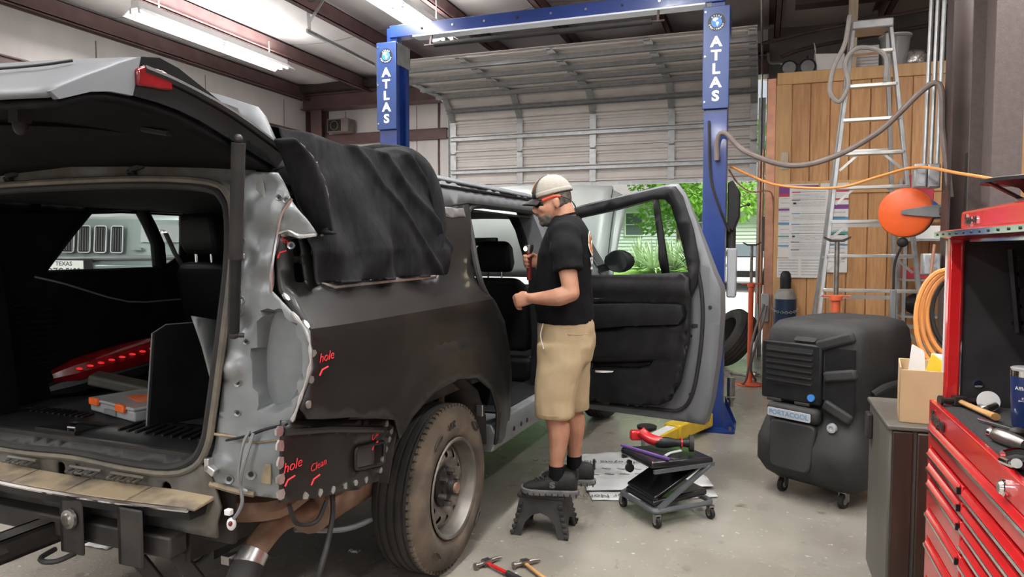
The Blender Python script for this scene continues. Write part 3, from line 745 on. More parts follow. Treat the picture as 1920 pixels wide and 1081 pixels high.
k = MB(); k.tube([on_corner(x,y,o_) for x,y,o_ in [(430,822,.02),(470,812,.03),(505,800,.03),(545,790,.03)]], lambda t: .012*(1-.6*abs(t-.5)), n=7, smooth=4, flat=.5); k.build('torn_bracket', 'black_plastic', corner)
for pts in ([(478,800),(468,830),(462,880),(465,905),(474,912)], [(485,805),(478,840),(470,870),(463,900),(465,930),(458,950),(447,965)]):
    k = MB(); k.tube([on_corner(x,y,.045) for x,y in pts], .006, n=6, smooth=5); k.build('wire_harness', 'grey_plastic', corner)
k = MB(); c_ = on_corner(445,972,.045); k.ell(c_, (.016,.016,.022)); k.build('bulb_socket', 'white_plastic', corner)
k = MB(); k.ell(on_corner(447,968,.062), (.007,.007,.009)); k.build('bulb', 'red_lens', corner)
k = MB(); c_ = on_corner(440,950,.045); k.box((-.012,-.01,-.01),(.012,.01,.01), Matrix.Translation(c_)); k.build('plug', 'white_plastic', corner, bevel=.003)
# --- rear opening: header, weather strip, sill, tail panel
def opn(k=0):   # right half of opening outline (v,z) from top centre to bottom centre
    return [(0,1.80),(.40,1.795),(.66,1.775),(.735,1.735),(.755,1.66),(.745,1.50),(.70,1.25),(.655,1.02),(.63,.92),(.575,.845),(.46,.805),(.25,.80),(0,.81)]
ring = [(v,z) for v,z in opn()]+[(-v,z) for v,z in opn()[-2:0:-1]]
q = MB(); q.tube([P(-1.195, v, z) for v,z in ring], .016, n=8, smooth=3, closed=True); q.build('weather_strip', 'rubber', suv)
q = MB(); q.tube([P(-1.205, v*1.035, (z-1.3)*1.035+1.3) for v,z in ring], .012, n=8, smooth=3, closed=True); q.build('opening_flange', 'flange_dull', suv)
lo_ = [(v,z) for v,z in opn()[3:11]]
q = MB(); q.loft([[P(-1.20,-v,z) for v,z in lo_], [P(-1.19,-(v*.5+sidev(-1.12,z)*.5),z) for v,z in lo_], [P(-1.12,-sidev(-1.12,z)+.005,z) for v,z in lo_]], closed_ring=False); q.build('left_rear_corner', 'silver_raw', suv, solid=.01)
hd = [(v,z) for v,z in opn()[:5]]
outer = [(.86,1.66),(.84,1.80),(.78,1.87),(.5,1.90),(0,1.905)]
poly = [(0,1.80)]+hd[1:]+outer
q = MB(); q.sheet(poly+[(-v,z) for v,z in poly[::-1]][1:-1], lambda v,z: P(-1.18+.06*abs(v), v, z), step=.06); q.build('header_panel', 'silver_dirty', suv, solid=.01)
poly = [(.60,.86),(.575,.835),(.46,.795),(.25,.79),(0,.80)]
tp = [(-v,z) for v,z in poly]+[(v,z) for v,z in poly[::-1]][1:]+[(.66,.80),(.70,.70),(.70,.60),(-.75,.60),(-.75,.80)]
holes_ = [rounded([(-.09+d,.70),(-.045+d,.70),(-.045+d,.77),(-.09+d,.77)], .02) for d in (0,.085)]+[[(.46+.025*math.cos(a/8*6.283),.735+.025*math.sin(a/8*6.283)) for a in range(8)]]
q = MB(); q.sheet(tp, lambda v,z: P(-1.205-.02*(z<.68), v, z), holes_, step=.05); tail = q.build('tail_panel', 'silver_dirty', suv, solid=.012)
q = MB(); q.box((-.7,-1.15,.55),(.7,-1.13,.85)); q.build('tail_backing', 'frame_black', suv)
for v0 in (-.32,.02,.23):
    k = MB()
    for j in range(3):
        k.tube([P(-1.215, v0+j*.05, .762), P(-1.25, v0+j*.05, .757), P(-1.25, v0+j*.05+.03, .757), P(-1.215, v0+j*.05+.03, .762)], .006, n=6)
    k.tube([P(-1.225, v0-.01, .768), P(-1.225, v0+.15, .768)], .007, n=6); k.build('bumper_clip', 'silver_dirty', suv)
# sill trim with ribs and striker recess
def sill(v, u):
    z = .862-.05*max(0,(-u-1.06)/.12)**2
    return P(u, v, z)
rec = rounded([(-.31,-1.13),(-.09,-1.13),(-.07,-1.0),(-.26,-1.0)], .02)
so = [(-.66,-1.05),(-.60,-1.16),(-.45,-1.195),(0,-1.20),(.45,-1.195),(.60,-1.16),(.66,-1.05),(.66,-.86),(-.66,-.86)]
q = MB(); q.sheet(so, lambda v,u: sill(v,u), [rec], step=.04); sill_o = q.build('sill_trim', 'black_plastic', suv, solid=.012)
q = MB(); vs = [P(u,v,z) for v,u,z in ((-.31,-1.13,.82),(-.09,-1.13,.82),(-.07,-1.0,.80),(-.26,-1.0,.80),(-.31,-1.13,.865),(-.09,-1.13,.865),(-.07,-1.0,.865),(-.26,-1.0,.865))]
q.add(vs, [(0,1,2,3),(0,4,5,1),(1,5,6,2),(2,6,7,3),(3,7,4,0)]); q.build('latch_recess', 'black_plastic', sill_o, recalc=False)
q = MB(); q.tube([P(-1.08,-.19,.825),P(-1.08,-.19,.862),P(-1.08,-.15,.862),P(-1.08,-.15,.825)], .006, n=6); q.build('striker', 'steel', sill_o)
for i in range(12):
    v = .05+i*.045; k = MB(); k.tube([P(-1.05,v,.866),P(-.92,v-.03,.866)], .006, n=5); k.build('rib', 'black_plastic', sill_o)
for i in range(10):
    v = -.60+i*.035; k = MB(); k.tube([P(-.95,v,.866),P(-.88,v-.02,.866)], .006, n=5); k.build('rib', 'black_plastic', sill_o)
# cargo floor, inner trims, headliner
q = MB(); q.box((-.80,-.87,.80),(.80,.95,.855)); q.build('cargo_floor', 'carpet_black', suv)
q = MB(); q.box((-.84,.95,.50),(.84,3.1,.56)); q.box((-.84,.93,.50),(.84,.96,.85)); q.build('cabin_floor', 'carpet_black', suv)
lwin = [sV(x,y,-.86) for x,y in [(80,510),(130,440),(165,398),(225,396),(336,402),(335,480),(300,503)]]
trim_o = [(-1.16,.82),(1.3,.82),(1.3,1.80),(-1.05,1.80),(-1.16,1.70)]
def ltrim(u,z): return P(u, -.86+.10*max(0,(1.3-z))*.5, z)
q = MB(); q.sheet(trim_o, ltrim, [lwin], step=.06); lt = q.build('side_trim', 'interior_black', suv, solid=.02)
q = MB(); q.tube([P(u,-.845,z) for u,z in lwin], .012, n=6, closed=True); q.build('trim_bead', 'interior_black', suv)
for i in range(14):
    k = MB(); k.tube([P(-.93+.004*i,-.80,.95+.028*i),P(-.70+.004*i,-.80,.95+.028*i)], .006, n=5); k.build('vent_slat', 'interior_black', lt)
q = MB(); q.tube([P(-.75,-.83,1.44),P(-.6,-.83,1.40),P(-.25,-.83,1.29),P(.1,-.83,1.28)], .005, n=5, smooth=3); q.build('trim_line', 'grey_plastic', suv)
rtrim = [(-1.0,.82),(.7,.82),(.6,1.30),(.35,1.43),(-1.0,1.44)]
q = MB(); q.sheet(rtrim, lambda u,z: P(u,.84,z), step=.15); q.build('inner_quarter', 'silver_dirty', suv, solid=.01)
q = MB(); q.grid(14, 22, lambda a,b_: P(-1.12+b_*3.7, -.80+1.6*a, 1.795+.05*math.sin(a*math.pi))); q.build('headliner', 'headliner', suv, solid=.015)
# D pillar trims either side of the opening
for s in (-1, 1):
    q = MB(); q.loft([[P(-1.15,s*(x0-.02),z0), P(-1.15,s*(x0+.015),z0), P(-.93,s*(x0+.10),z0), P(-.93,s*(x0+.04),z0)] for x0,z0 in ((.66,.86),(.70,1.2),(.75,1.5),(.77,1.68),(.74,1.76))]); q.build('pillar_trim', 'interior_black', suv)
# left body side, roof, front end
lq = [(.50,.50),(.505,.60),(.485,.69),(.38,.83),(.19,.925),(-.03,.957),(-.28,.94),(-.46,.87),(-.52,.75),(-.56,.60),(-1.15,.60),(-1.17,1.3),(-1.12,1.86),(3.0,1.86),(3.6,1.36),(3.05,1.30),(3.02,.9),(2.9,.45),(.6,.45)]
wins = [[(-.95,1.46),(.45,1.46),(.35,1.80),(-.90,1.80)], [(.55,1.45),(1.62,1.44),(1.62,1.81),(.45,1.81)], [(1.75,1.44),(3.1,1.42),(2.75,1.80),(1.75,1.81)]]
q = MB(); q.sheet(lq, lambda u,z: P(u,-sidev(u,z),z), wins, step=.12); left_side = q.build('left_side', 'silver_body', suv, solid=.012)
for wv in wins:
    q = MB(); q.sheet(wv, lambda u,z: P(u,-sidev(u,z)+.01,z), step=.3); q.build('side_glass', 'tint_glass', suv)
q = MB(); q.grid(16, 30, lambda a,b_: P(-1.16+b_*4.1, (-.80+1.6*a)*(1-.03*(b_>.93)), 1.935+.045*math.sin(a*math.pi)**.7-.03*max(0,b_-.85)*6-.015*max(0,.1-b_)*10)); q.build('roof', 'silver_body', suv, solid=.012)
rs = [(.05,1.84),(.14,1.78),(.52,1.825),(1.70,1.835),(2.55,1.79),(2.65,1.80),(2.75,1.87),(1.6,1.96),(.3,1.955),(-1.0,1.93),(-1.1,1.86),(-1.0,1.80),(-.6,1.83)]
q = MB(); q.sheet(rs, lambda u,z: P(u, sidev(u,z)+.004, z), step=.07); q.build('roof_side', 'silver_body', suv, solid=.03)
q = MB(); q.tube([P(u,sidev(u,z)+.004,z) for u,z in [(.10,1.89),(.8,1.90),(1.6,1.905),(2.4,1.86)]], .009, n=6, smooth=4); q.build('roof_molding', 'black_gloss', suv)
dl = [(.52,1.82),(1.0,1.835),(1.68,1.83)]
q = MB(); q.tube([P(.765+.0,.955,.60),P(.74,.965,.86),P(.62,.975,1.17),P(.40,.955,1.38),P(.46,.87,1.64),P(.56,.815,1.80),P(1.0,.81,1.825),P(1.66,.81,1.825)], .018, n=8, smooth=4); q.build('door_seal', 'rubber', suv)
# B pillar and sills
q = MB(); q.loft([[P(u0-.07,v0,z),P(u0+.07,v0,z),P(u0+.06,v0-.12,z),P(u0-.06,v0-.12,z)] for u0,v0,z in ((1.72,.955,.55),(1.72,.97,1.0),(1.72,.945,1.40),(1.68,.86,1.7),(1.64,.81,1.84))]); q.build('door_pillar', 'silver_body', suv)
q = MB(); q.loft([[P(u0-.08,v0,z),P(u0+.06,v0,z),P(u0+.06,v0-.05,z),P(u0-.08,v0-.05,z)] for u0,v0,z in ((1.70,.84,.58),(1.70,.85,1.0),(1.70,.82,1.40),(1.66,.74,1.7),(1.62,.70,1.80))]); q.build('pillar_trim', 'interior_black', suv)
q = MB(); q.loft([[P(u,.80,.60),P(u,.96,.605),P(u,.985,.56),P(u,.985,.50),P(u,.965,.45),P(u,.80,.44)] for u in (.52,.75,1.7,2.95)]); rocker = q.build('rocker', 'silver_raw', suv, bevel=.01)
for u in (.80,.92,1.02):
    k = MB(); k.cyl(P(u,.984,.52),P(u,.988,.52),.014,n=10); k.build('hole','black_hole',rocker)
q = MB(); q.box((.70,.78,.595),(.90,2.9,.615)); q.build('sill_plate', 'black_plastic', suv, bevel=.005)
# front passenger door (closed), fender, hood, windshield, dash
fd = [(1.78,.50),(2.90,.50),(2.98,.75),(3.0,1.28),(2.98,1.36),(2.42,1.80),(1.72,1.83),(1.76,1.40)]
fw = [(1.80,1.42),(2.88,1.41),(2.38,1.77),(1.76,1.79)]
q = MB(); q.sheet(fd, lambda u,z: P(u,sidev(u,z),z), [fw], step=.1); fdo = q.build('front_door', 'silver_body', suv, solid=.02)
q = MB(); q.sheet(fw, lambda u,z: P(u,sidev(u,z)-.015,z), step=.3); q.build('glass', 'pale_glass', fdo)
q = MB(); q.ell(P(2.74,1.14,1.47), (.13,.07,.095)); mir = q.build('door_mirror', 'black_plastic', suv)
q = MB(); q.lathe([(.001,0),(.085,0),(.088,.004),(.001,.004)], P(2.665,1.14,1.47), (0,-1,0), 20); q.build('mirror_glass', 'dark_glass', mir)
q = MB(); q.bar(P(2.78,.96,1.40),P(2.76,1.06,1.43),.05,.06); q.build('mirror_arm', 'black_plastic', mir)
ff = [(3.0,.45),(3.0,1.32),(3.4,1.28),(4.25,1.18),(4.4,1.0),(4.42,.6),(3.86,.5),(3.82,.75),(3.62,.92),(3.38,.95),(3.15,.87),(3.02,.65)]
for s in (1,-1):
    q = MB(); q.sheet(ff, lambda u,z: P(u,s*sidev(u,z),z), step=.12); q.build('front_fender', 'silver_body', suv, solid=.012)
q = MB(); q.grid(10, 8, lambda a,b_: P(2.62+.82*b_, (-.72-.04*b_)+(1.44+.08*b_)*a, 1.84-.52*b_+.01*math.sin(a*3.14))); q.build('windshield', 'pale_glass', suv)
for s in (-1,1):
    q = MB(); q.bar(P(2.55,s*.75,1.86),P(3.45,s*.84,1.30),.07,.09); q.build('front_pillar', 'silver_body', suv)
q = MB(); q.box((-.86,4.3,.55),(.86,4.55,1.10)); q.build('front_bumper', 'silver_body', suv, bevel=.06)
q = MB(); q.box((-.75,3.4,.5),(.75,4.35,.95)); q.build('engine', 'frame_black', suv, bevel=.05)
q = MB(); q.grid(12,12, lambda a,b_: P(3.40+.16*b_+.22*b_*b_, -.86+1.72*a, 1.30+.92*b_-.06*b_*b_+.03*math.sin(a*3.14)*b_)); hood_s = q.build('hood', 'panel_grey', suv, solid=.04); hood_s['label'] = 'raised grey hood'
q = MB(); q.grid(3,12, lambda a,b_: P(3.42+.16*b_+.22*b_*b_, .86+.05*a+.06*a*b_, 1.32+.88*b_-.06*b_*b_-.06*a)); q.build('hood_flange', 'panel_grey', suv, solid=.01)
q = MB(); q.tube([P(3.395+.16*b_+.22*b_*b_, .85, 1.30+.91*b_-.06*b_*b_) for b_ in (0,.25,.5,.75,1)], .014, n=6, smooth=3); q.build('hood_seal', 'rubber', suv)
q = MB(); q.box((-.76,2.72,1.0),(.76,3.35,1.24)); q.build('dashboard', 'interior_black', suv, bevel=.07)
q = MB(); q.lathe([(.17,.0),(.185,.015),(.19,.03),(.175,.03),(.165,.015)], P(2.55,-.42,1.12), (0,-1,.4), 24, closed=True); q.build('steering_wheel', 'interior_black', suv)
q = MB(); q.box((-.13,2.60,1.60),(.13,2.63,1.67)); rv = q.build('rearview_mirror', 'black_plastic', suv, bevel=.01)
q = MB(); q.box((-.12,2.594,1.607),(.12,2.601,1.663)); q.build('mirror_glass', 'chrome', rv)
# seats
def seat(u, v, w, name, base=.60, back=.62, third=False):
    q = MB(); q.loft([[P(u+a, v-w/2*k, z), P(u+a+t_, v-w/2*k, z), P(u+a+t_, v+w/2*k, z), P(u+a, v+w/2*k, z)] for a,t_,k,z in ((0,.16,.9,base+.30),(-.02,.16,1.0,base+.45),(-.07,.15,1.0,base+.65),(-.11,.12,.92,base+.80),(-.12,.09,.7,base+.86))]); sb = q.build('seat', 'seat_black', suv, bevel=.04, seg=3)
    q = MB(); q.box((v-w/2,u+.05,base+.05),(v+w/2,u+.55,base+.26)); q.build('seat_cushion', 'seat_black', sb, bevel=.05, seg=3)
    q = MB(); q.loft([[P(u+a, v-.13*k, z), P(u+a+t_, v-.13*k, z), P(u+a+t_, v+.13*k, z), P(u+a, v+.13*k, z)] for a,t_,k,z in ((-.11,.09,.95,base+.90),(-.14,.13,1.06,base+.97),(-.15,.12,1.0,base+1.08),(-.13,.08,.8,base+1.13))]); q.build('headrest', 'seat_black', sb, bevel=.03, seg=3)
    for s in (-1,1):
        q = MB(); q.cyl(P(u-.08,v+s*.055,base+.80),P(u-.09,v+s*.055,base+.95),.007,n=8); q.build('headrest_post', 'chrome', sb)
    return sb
seat(1.92, .43, .50, 'front', .50); seat(1.92, -.43, .50, 'front', .50)
seat(.10, -.56, .44, 'third', .64); seat(.10, -.05, .44, 'third', .60)
q = MB(); q.tube([P(-.02,-.80,1.66),P(.03,-.79,1.55),P(.09,-.76,1.42)], .026, n=6, flat=.15); q.build('seat_belt', 'rubber', suv)
q = MB(); q.loft([[P(u-.035,-.86,z),P(u+.035,-.86,z),P(u+.035,-.80,z),P(u-.035,-.80,z)] for u,z in ((-.16,1.80),(-.10,1.70),(-.05,1.6),(-.04,1.46))]); q.build('pillar_trim', 'interior_black', suv, bevel=.02)
# black trim strip leaning at right inside of opening, inner quarter bits
q = MB(); q.tube([P(-.55,.25,1.58),P(-.60,.27,1.40),P(-.66,.33,1.15),P(-.74,.42,.90)], .05, n=8, smooth=4, flat=.25); q.build('loose_trim', 'black_plastic', suv)
q = MB(); q.cyl(P(-.70,.60,1.235),P(-.70,.50,1.235),.05,n=18); q.build('canister', 'grey_plastic', suv)
q = MB(); q.sheet([sV(390+a,b_,.6) for a,b_ in ((-28,592),(20,600),(20,760),(5,700),(-8,650))], lambda u,z: P(u,.6,z), step=.05); q.build('inner_bracket', 'silver_raw', suv, solid=.01)
# --- bumper step pad, hitch, frame, exhaust
def stepfn(v, w_, z): return P(-1.225-.11*w_+.05*(v/.7)**2*1, v, z+.022)
for i in range(5):
    v0 = -.72+i*.28; q = MB(); q.loft([[stepfn(v,0,.715),stepfn(v,1,.700),stepfn(v,1,.688),stepfn(v,0,.70)] for v in (v0,v0+.07,v0+.14,v0+.21,v0+.274)]); q.build('step_pad', 'tan_dirt', suv, bevel=.004)
q = MB(); q.tube([stepfn(-.75+i*.1,1.03,.692) for i in range(15)], .008, n=6); q.build('step_edge', 'chrome', suv)
q = MB(); q.loft([[stepfn(v,.1,.685),stepfn(v,1.0,.683),stepfn(v,.95,.655),stepfn(v,.15,.655)] for v in [-.75+i*.1 for i in range(15)]]); q.build('step_valance', 'black_plastic', suv)
q = MB(); q.bar(P(-1.25,-.7,.565),P(-1.25,.56,.565),.075,.075); q.build('hitch_crossbar', 'frame_black', suv, bevel=.008)
hi = MB()
for (a,b_) in (((-.045,-1.52,.50),(-.033,-1.2,.58)),((.033,-1.52,.50),(.045,-1.2,.58)),((-.045,-1.52,.568),(.045,-1.2,.58)),((-.045,-1.52,.50),(.045,-1.2,.512))):
    hi.box((a[0]-.04,a[1],a[2]),(b_[0]-.04,b_[1],b_[2]))
hi.build('receiver_tube', 'frame_black', suv)
q = MB(); q.lathe([(.05,-.05),(.058,-.05),(.058,-.0),(.05,-.0)], P(-1.51,-.04,.54), (0,-1,0), 4, closed=True); q.build('receiver_collar', 'frame_black', suv)
for v in (-.19,.10):
    q = MB(); q.tube([P(-1.32,v-.05,.50),P(-1.38,v-.04,.495),P(-1.40,v,.495),P(-1.38,v+.04,.495),P(-1.32,v+.05,.50)], .009, n=6, smooth=3); q.build('chain_loop', 'frame_black', suv)
for v in (-.45,.10,.38):
    q = MB(); q.box((v-.012,-1.33,.50),(v+.012,-1.20,.70)); q.box((v-.012,-1.33,.50),(v+.10,-1.318,.70)); q.build('hitch_plate', 'frame_black', suv, bevel=.006)
q = MB(); q.lathe([(.0,.02),(.018,.02),(.022,.012),(.034,.01),(.036,0),(0,0)], P(-1.335,.15,.63), (0,-1,0), 12); q.build('hitch_bolt', 'steel', suv)
for s in (-1,1):
    q = MB(); q.bar(P(-1.2,s*.52,.56),P(-.55,s*.52,.52),.08,.14); q.bar(P(-.55,s*.52,.52),P(.6,s*.50,.72),.08,.14); q.bar(P(.6,s*.5,.72),P(.9,s*.5,.45),.08,.14); q.bar(P(.9,s*.5,.45),P(3.6,s*.45,.45),.08,.14); q.build('frame_rail', 'frame_black', suv)
q = MB(); q.tube([P(-1.12,.50,.66),P(-1.05,.62,.63),P(-.95,.72,.62),P(-.85,.75,.65)], .05, n=8, smooth=3); q.build('bumper_bracket', 'rust_pipe', suv)
for v,u0,z0 in ((.30,-1.24,.53),(.50,-1.22,.53)):
    q = MB(); q.bar(P(u0,v,z0),P(u0+.10,v+.10,z0-.24),.028,.05); q.bar(P(u0+.10,v+.10,z0-.24),P(u0+.06,v+.17,z0-.25),.028,.03); q.build('hanger_arm', 'frame_black', suv, bevel=.005)
q = MB(); q.sheet([sV(x,y,.50) for x,y in ((400,955),(560,930),(505,1005),(460,1015),(403,1048))], lambda u,z: P(u,.50,z), step=.1); q.build('mud_shield', 'black_plastic', suv, solid=.006)
q = MB(); q.tube([P(-.15,.62,.50),P(-.55,.66,.52),P(-.72,.68,.52)], .10, n=16, smooth=4); q.build('muffler', 'rust_pipe', suv)
q = MB(); q.tube([P(-.66,.68,.51),P(-.80,.70,.54),P(-.92,.70,.545),P(-1.02,.70,.505),P(-1.055,.70,.475)], .046, n=14, smooth=5); q.build('tail_pipe', 'rust_pipe', suv)
q = MB(); q.cyl(P(-1.045,.70,.485),P(-1.085,.70,.445),.053,n=18); pc_ = q.build('pipe_clamp', 'bare_metal', suv)
q = MB(); q.box((-.02,-.05,-.015),(.015,-.015,.015), Matrix.Translation(P(-1.09,.655,.48))); q.cyl(P(-1.12,.645,.48),P(-1.06,.645,.48),.008,n=8); q.build('clamp_bolt', 'steel', pc_)
q = MB(); q.tube([P(-.86,.90,.70),P(-.88,.92,.60),P(-.93,.93,.50),P(-.99,.94,.42),P(-1.02,.93,.30),P(-1.1,.92,.18)], .010, n=7, smooth=5); q.build('hanging_wire', 'rubber', suv)
q = MB(); q.tube([P(-1.10,.90,.70),P(-1.06,.90,.62),P(-.98,.92,.60),P(-.93,.93,.66)], .008, n=6, smooth=5); q.build('hanging_wire', 'rubber', suv)
q = MB(); q.tube([P(-.7,.6,.42),P(-.5,.7,.36),P(-.3,.75,.36),P(-.1,.75,.40)], .012, n=6, smooth=4); q.build('brake_line', 'grey_plastic', suv)
q = MB(); q.cyl(P(0,-.8,.42),P(0,.8,.42),.06,n=12); q.ell(P(0,0,.42),(.16,.17,.16)); q.build('rear_axle', 'frame_black', suv)
q = MB(); q.cyl(P(3.41,-.8,.42),P(3.41,.8,.42),.05,n=12); q.build('front_axle', 'frame_black', suv)
# wheel house liner
def liner(s):
    q = MB(); pts = [(-.53,.60),(-.46,.80),(-.30,.92),(-.05,.97),(.2,.93),(.39,.82),(.49,.66),(.50,.50)]
    q.loft([[P(u,s*v,z) for u,z in pts] for v in (.55,.94)], closed_ring=False); q.sheet(pts, lambda u,z: P(u,s*.56,z), step=.2); return q
liner(1).build('wheel_house', 'frame_black', suv, solid=.01); liner(-1).build('wheel_house', 'frame_black', suv, solid=.01)
q = MB(); q.tube([P(.16,.90,.92),P(.24,.80,.85),P(.27,.78,.70),P(.32,.80,.55)], .022, n=8, smooth=4); q.build('filler_pipe', 'rust_pipe', suv)
q = MB(); q.box((-.02,-.015,-.03),(.02,.015,.03), Matrix.Translation(P(.44,.93,.70))); q.build('clip', 'bare_metal', suv, bevel=.004)
# --- wheels
RT = .408
def wheel(u, s, detailed):
    z = RT; o = P(u, s*.985, z); ax = (-s, 0, 0)     # profile measured inward from outer face
    prof = [(.235,.030),(.262,.010),(.30,.0),(.345,.006),(.378,.022),(.398,.048)]
    gr = []
    for g0 in (.075,.115,.155,.195): gr += [(.405,g0-.008),(.396,g0-.006),(.396,g0+.006),(.405,g0+.008)]
    prof2 = [(.398,.048)]+gr+[(.398,.224)]
    q = MB(); q.lathe([(.235,.030)]+prof[1:]+[(.398,.049)], o, ax, 64); 
    q.f = [f for f in q.f if len(f) == 4]
    t1 = q.build('sidewall', 'tire_dirty' if detailed else 'tire', suv)
    q = MB(); q.lathe(prof2+[(.37,.25),(.235,.26)], o, ax, 64); q.f = [f for f in q.f if len(f) == 4]; t = q.build('tire', 'tire', suv)
    if detailed:
        for k in range(72):
            a = k/72*6.283; b0 = MB(); d = Vector((0, math.cos(a), math.sin(a))); tn = Vector((0,-math.sin(a),math.cos(a)))
            c0 = o+d*.397+Vector((-s*.046,0,0)); b0.bar(c0-tn*.011, c0+tn*.011, .016, .018, d)
            b0.build('tread_lug', 'tire_dirty', t)
        for k in (.9, 2.2, 4.0, 5.5):
            b0 = MB(); cc = o+Vector((s*.004,0,0)); b0.tube([cc+Vector((0,math.cos(k+e)*rr,math.sin(k+e)*rr)) for e,rr in ((-.13,.335),(-.05,.345),(.05,.345),(.13,.335),(.05,.322),(-.05,.322))], .004, n=5, smooth=3, closed=True); b0.build('sidewall_mark', 'tire', t1)
        b0 = MB(); b0.text('SUV', lambda x,y,t_: o+Vector((s*(.003+t_), math.cos(1.75+x*2.6)*(.325+y)*-1*-1, math.sin(1.75+x*2.6)*(.325+y))) , .05, .003); b0.build('sidewall_letters', 'tire', t1)
    # rim: lip, dish, disc with holes, hub
    q = MB(); q.lathe([(.238,.020),(.245,.012),(.240,.006),(.228,.010),(.222,.03),(.214,.075),(.205,.085)], o, ax, 48); q.f = [f for f in q.f if len(f) == 4]; rim = q.build('rim', 'wheel_steel', suv, solid=.004)
    circ = lambda r, n_, cx=0, cy=0, e=1, ang=0: [(cx+r*math.cos(i/n_*6.283)*math.cos(ang)-r*e*math.sin(i/n_*6.283)*math.sin(ang), cy+r*math.cos(i/n_*6.283)*math.sin(ang)+r*e*math.sin(i/n_*6.283)*math.cos(ang)) for i in range(n_)]
    hs_ = [circ(.026, 10, .165*math.cos(k/12*6.283), .165*math.sin(k/12*6.283), .72, k/12*6.283) for k in range(12)]
    dep = lambda r: .085-.035*max(0,1-abs(r-.15)/.06)+.02*max(0,1-r/.09)
    q = MB(); q.sheet(circ(.208,48), lambda a,b_: o+Vector((-s*dep(math.hypot(a,b_)), a, b_)), hs_+[circ(.06,20)], step=.02); q.build('wheel_disc', 'wheel_steel', suv, solid=.006)
    q = MB(); q.cyl(o+Vector((-s*.13,0,0)),o+Vector((-s*.20,0,0)),.20,n=32); q.build('brake_drum', 'black_hole', suv)
    q = MB(); q.lathe([(.10,.10),(.095,.065),(.062,.055),(.058,.045),(.036,.040),(.034,.01),(.0,.008)], o, ax, 24); hb = q.build('hub', 'frame_black', suv)
    q = MB(); q.cyl(o+Vector((-s*.01,0,0)),o+Vector((s*.004,0,0)),.026,n=16); q.build('axle_cap', 'rust_pipe', hb)
    for k in range(6):
        a = k/6*6.283+.3; c0 = o+Vector((-s*.06, .078*math.cos(a), .078*math.sin(a))); q = MB(); q.cyl(c0, c0+Vector((s*.035,0,0)), .014, .012, n=6); q.build('lug_nut', 'steel', hb)
wheel(.035, 1, True); wheel(.035, -1, False); wheel(3.41, 1, False); wheel(3.41, -1, False)

# --- liftgate, raised
def gsec(v):   # section at lateral position v: inner then outer (u,z)
    k = (v/.9)**2
    inn = [(-1.10,1.868-.03*k),(-1.30,1.93-.03*k),(-1.50,1.985-.03*k),(-1.72,1.985-.02*k),(-1.90+.05*k,1.935-.015*k)]
    out = [(-1.93+.06*k,1.945-.01*k),(-1.80+.08*k,2.03-.01*k),(-1.62+.06*k,2.115-.03*k),(-1.35,2.06-.05*k),(-1.04,1.95-.05*k)]
    sm = lambda L_: [(p.x,p.y) for p in smoothpath([Vector((a,b_,0)) for a,b_ in L_],3)]
    return sm(inn), sm(out)
vs_ = [-.86,-.80,-.6,-.3,0,.3,.6,.80,.86]
q = MB(); q.loft([[P(u,v,z) for u,z in gsec(v)[0]] for v in vs_], closed_ring=False); gate_in = q.build('liftgate', 'interior_black', suv, solid=.02, angle=60); gate_in['label'] = 'raised liftgate with black inner trim'
q = MB(); q.loft([[P(u,v,z) for u,z in gsec(v)[1][:7]] for v in vs_], closed_ring=False); q.build('gate_skin', 'silver_body', gate_in, solid=.015, angle=20)
q = MB(); q.loft([[P(u,v,z) for u,z in gsec(v)[1][6:]] for v in vs_], closed_ring=False); q.build('gate_glass', 'dark_glass', gate_in, solid=.012)
for s in (-1,1):
    i_, o_ = gsec(.86); sec_ = i_+o_
    q = MB(); q.prism([p_ for p_ in sec_ if p_[0] > -1.66], lambda u,z,t: P(u,s*t,z), .855, .875); q.build('gate_edge', 'black_gloss', gate_in)
    q = MB(); q.prism([p_ for p_ in sec_ if p_[0] < -1.58], lambda u,z,t: P(u,s*t,z), .855, .874); q.build('gate_corner', 'silver_body', gate_in)
q = MB(); q.tube([P(u,.878,z) for u,z in [(-1.06,1.90),(-1.3,1.985),(-1.5,2.03),(-1.62,2.045)]], .012, n=6, smooth=3); q.build('gate_seal', 'rubber', gate_in)
q = MB(); q.loft([[P(u,.80,z),P(u,.885,z-.01),P(u,.885,z+h),P(u,.80,z+h+.005)] for u,z,h in ((-1.53,2.015,.030),(-1.56,2.012,.042),(-1.62,2.008,.046),(-1.645,2.005,.034))]); q.build('gate_lamp', 'red_lens', gate_in, bevel=.006)
q = MB(); q.box((.82,-1.652,2.018),(.86,-1.635,2.040)); q.build('lamp_element', 'red_glow', gate_in, bevel=.004)
q = MB(); q.tube([P(-1.92+.06*(v/.9)**2,v,1.95) for v in (-.8,-.4,0,.4,.7)], .006, n=5); q.build('gate_lip', 'chrome', gate_in)
q = MB(); q.tube([P(u,v,z+.012) for u,v,z in [(-1.80,-.86,2.03),(-1.82,0,2.035),(-1.76,.60,2.03),(-1.70,.72,2.05)]], .004, n=5, smooth=4); q.build('panel_gap', 'black_hole', gate_in)
q = MB(); q.box((.40,-1.66,1.93),(.44,-1.62,1.985)); q.ell(P(-1.64,.42,1.925),(.02,.02,.03)); q.build('gate_bumper', 'rubber', gate_in)
q = MB(); q.tube([P(-1.80,-.6,1.95),P(-1.60,0,1.955),P(-1.45,.45,1.94),P(-1.25,.72,1.90)], .012, n=6, smooth=5); q.build('trim_ridge', 'interior_black', gate_in)
for i in range(9):
    k = MB(); k.tube([P(-1.42+.025*i,.74-.012*i,1.915+.004*i),P(-1.44+.025*i,.66-.012*i,1.93+.004*i)], .009, n=5); k.build('harness_boot', 'rubber', gate_in)
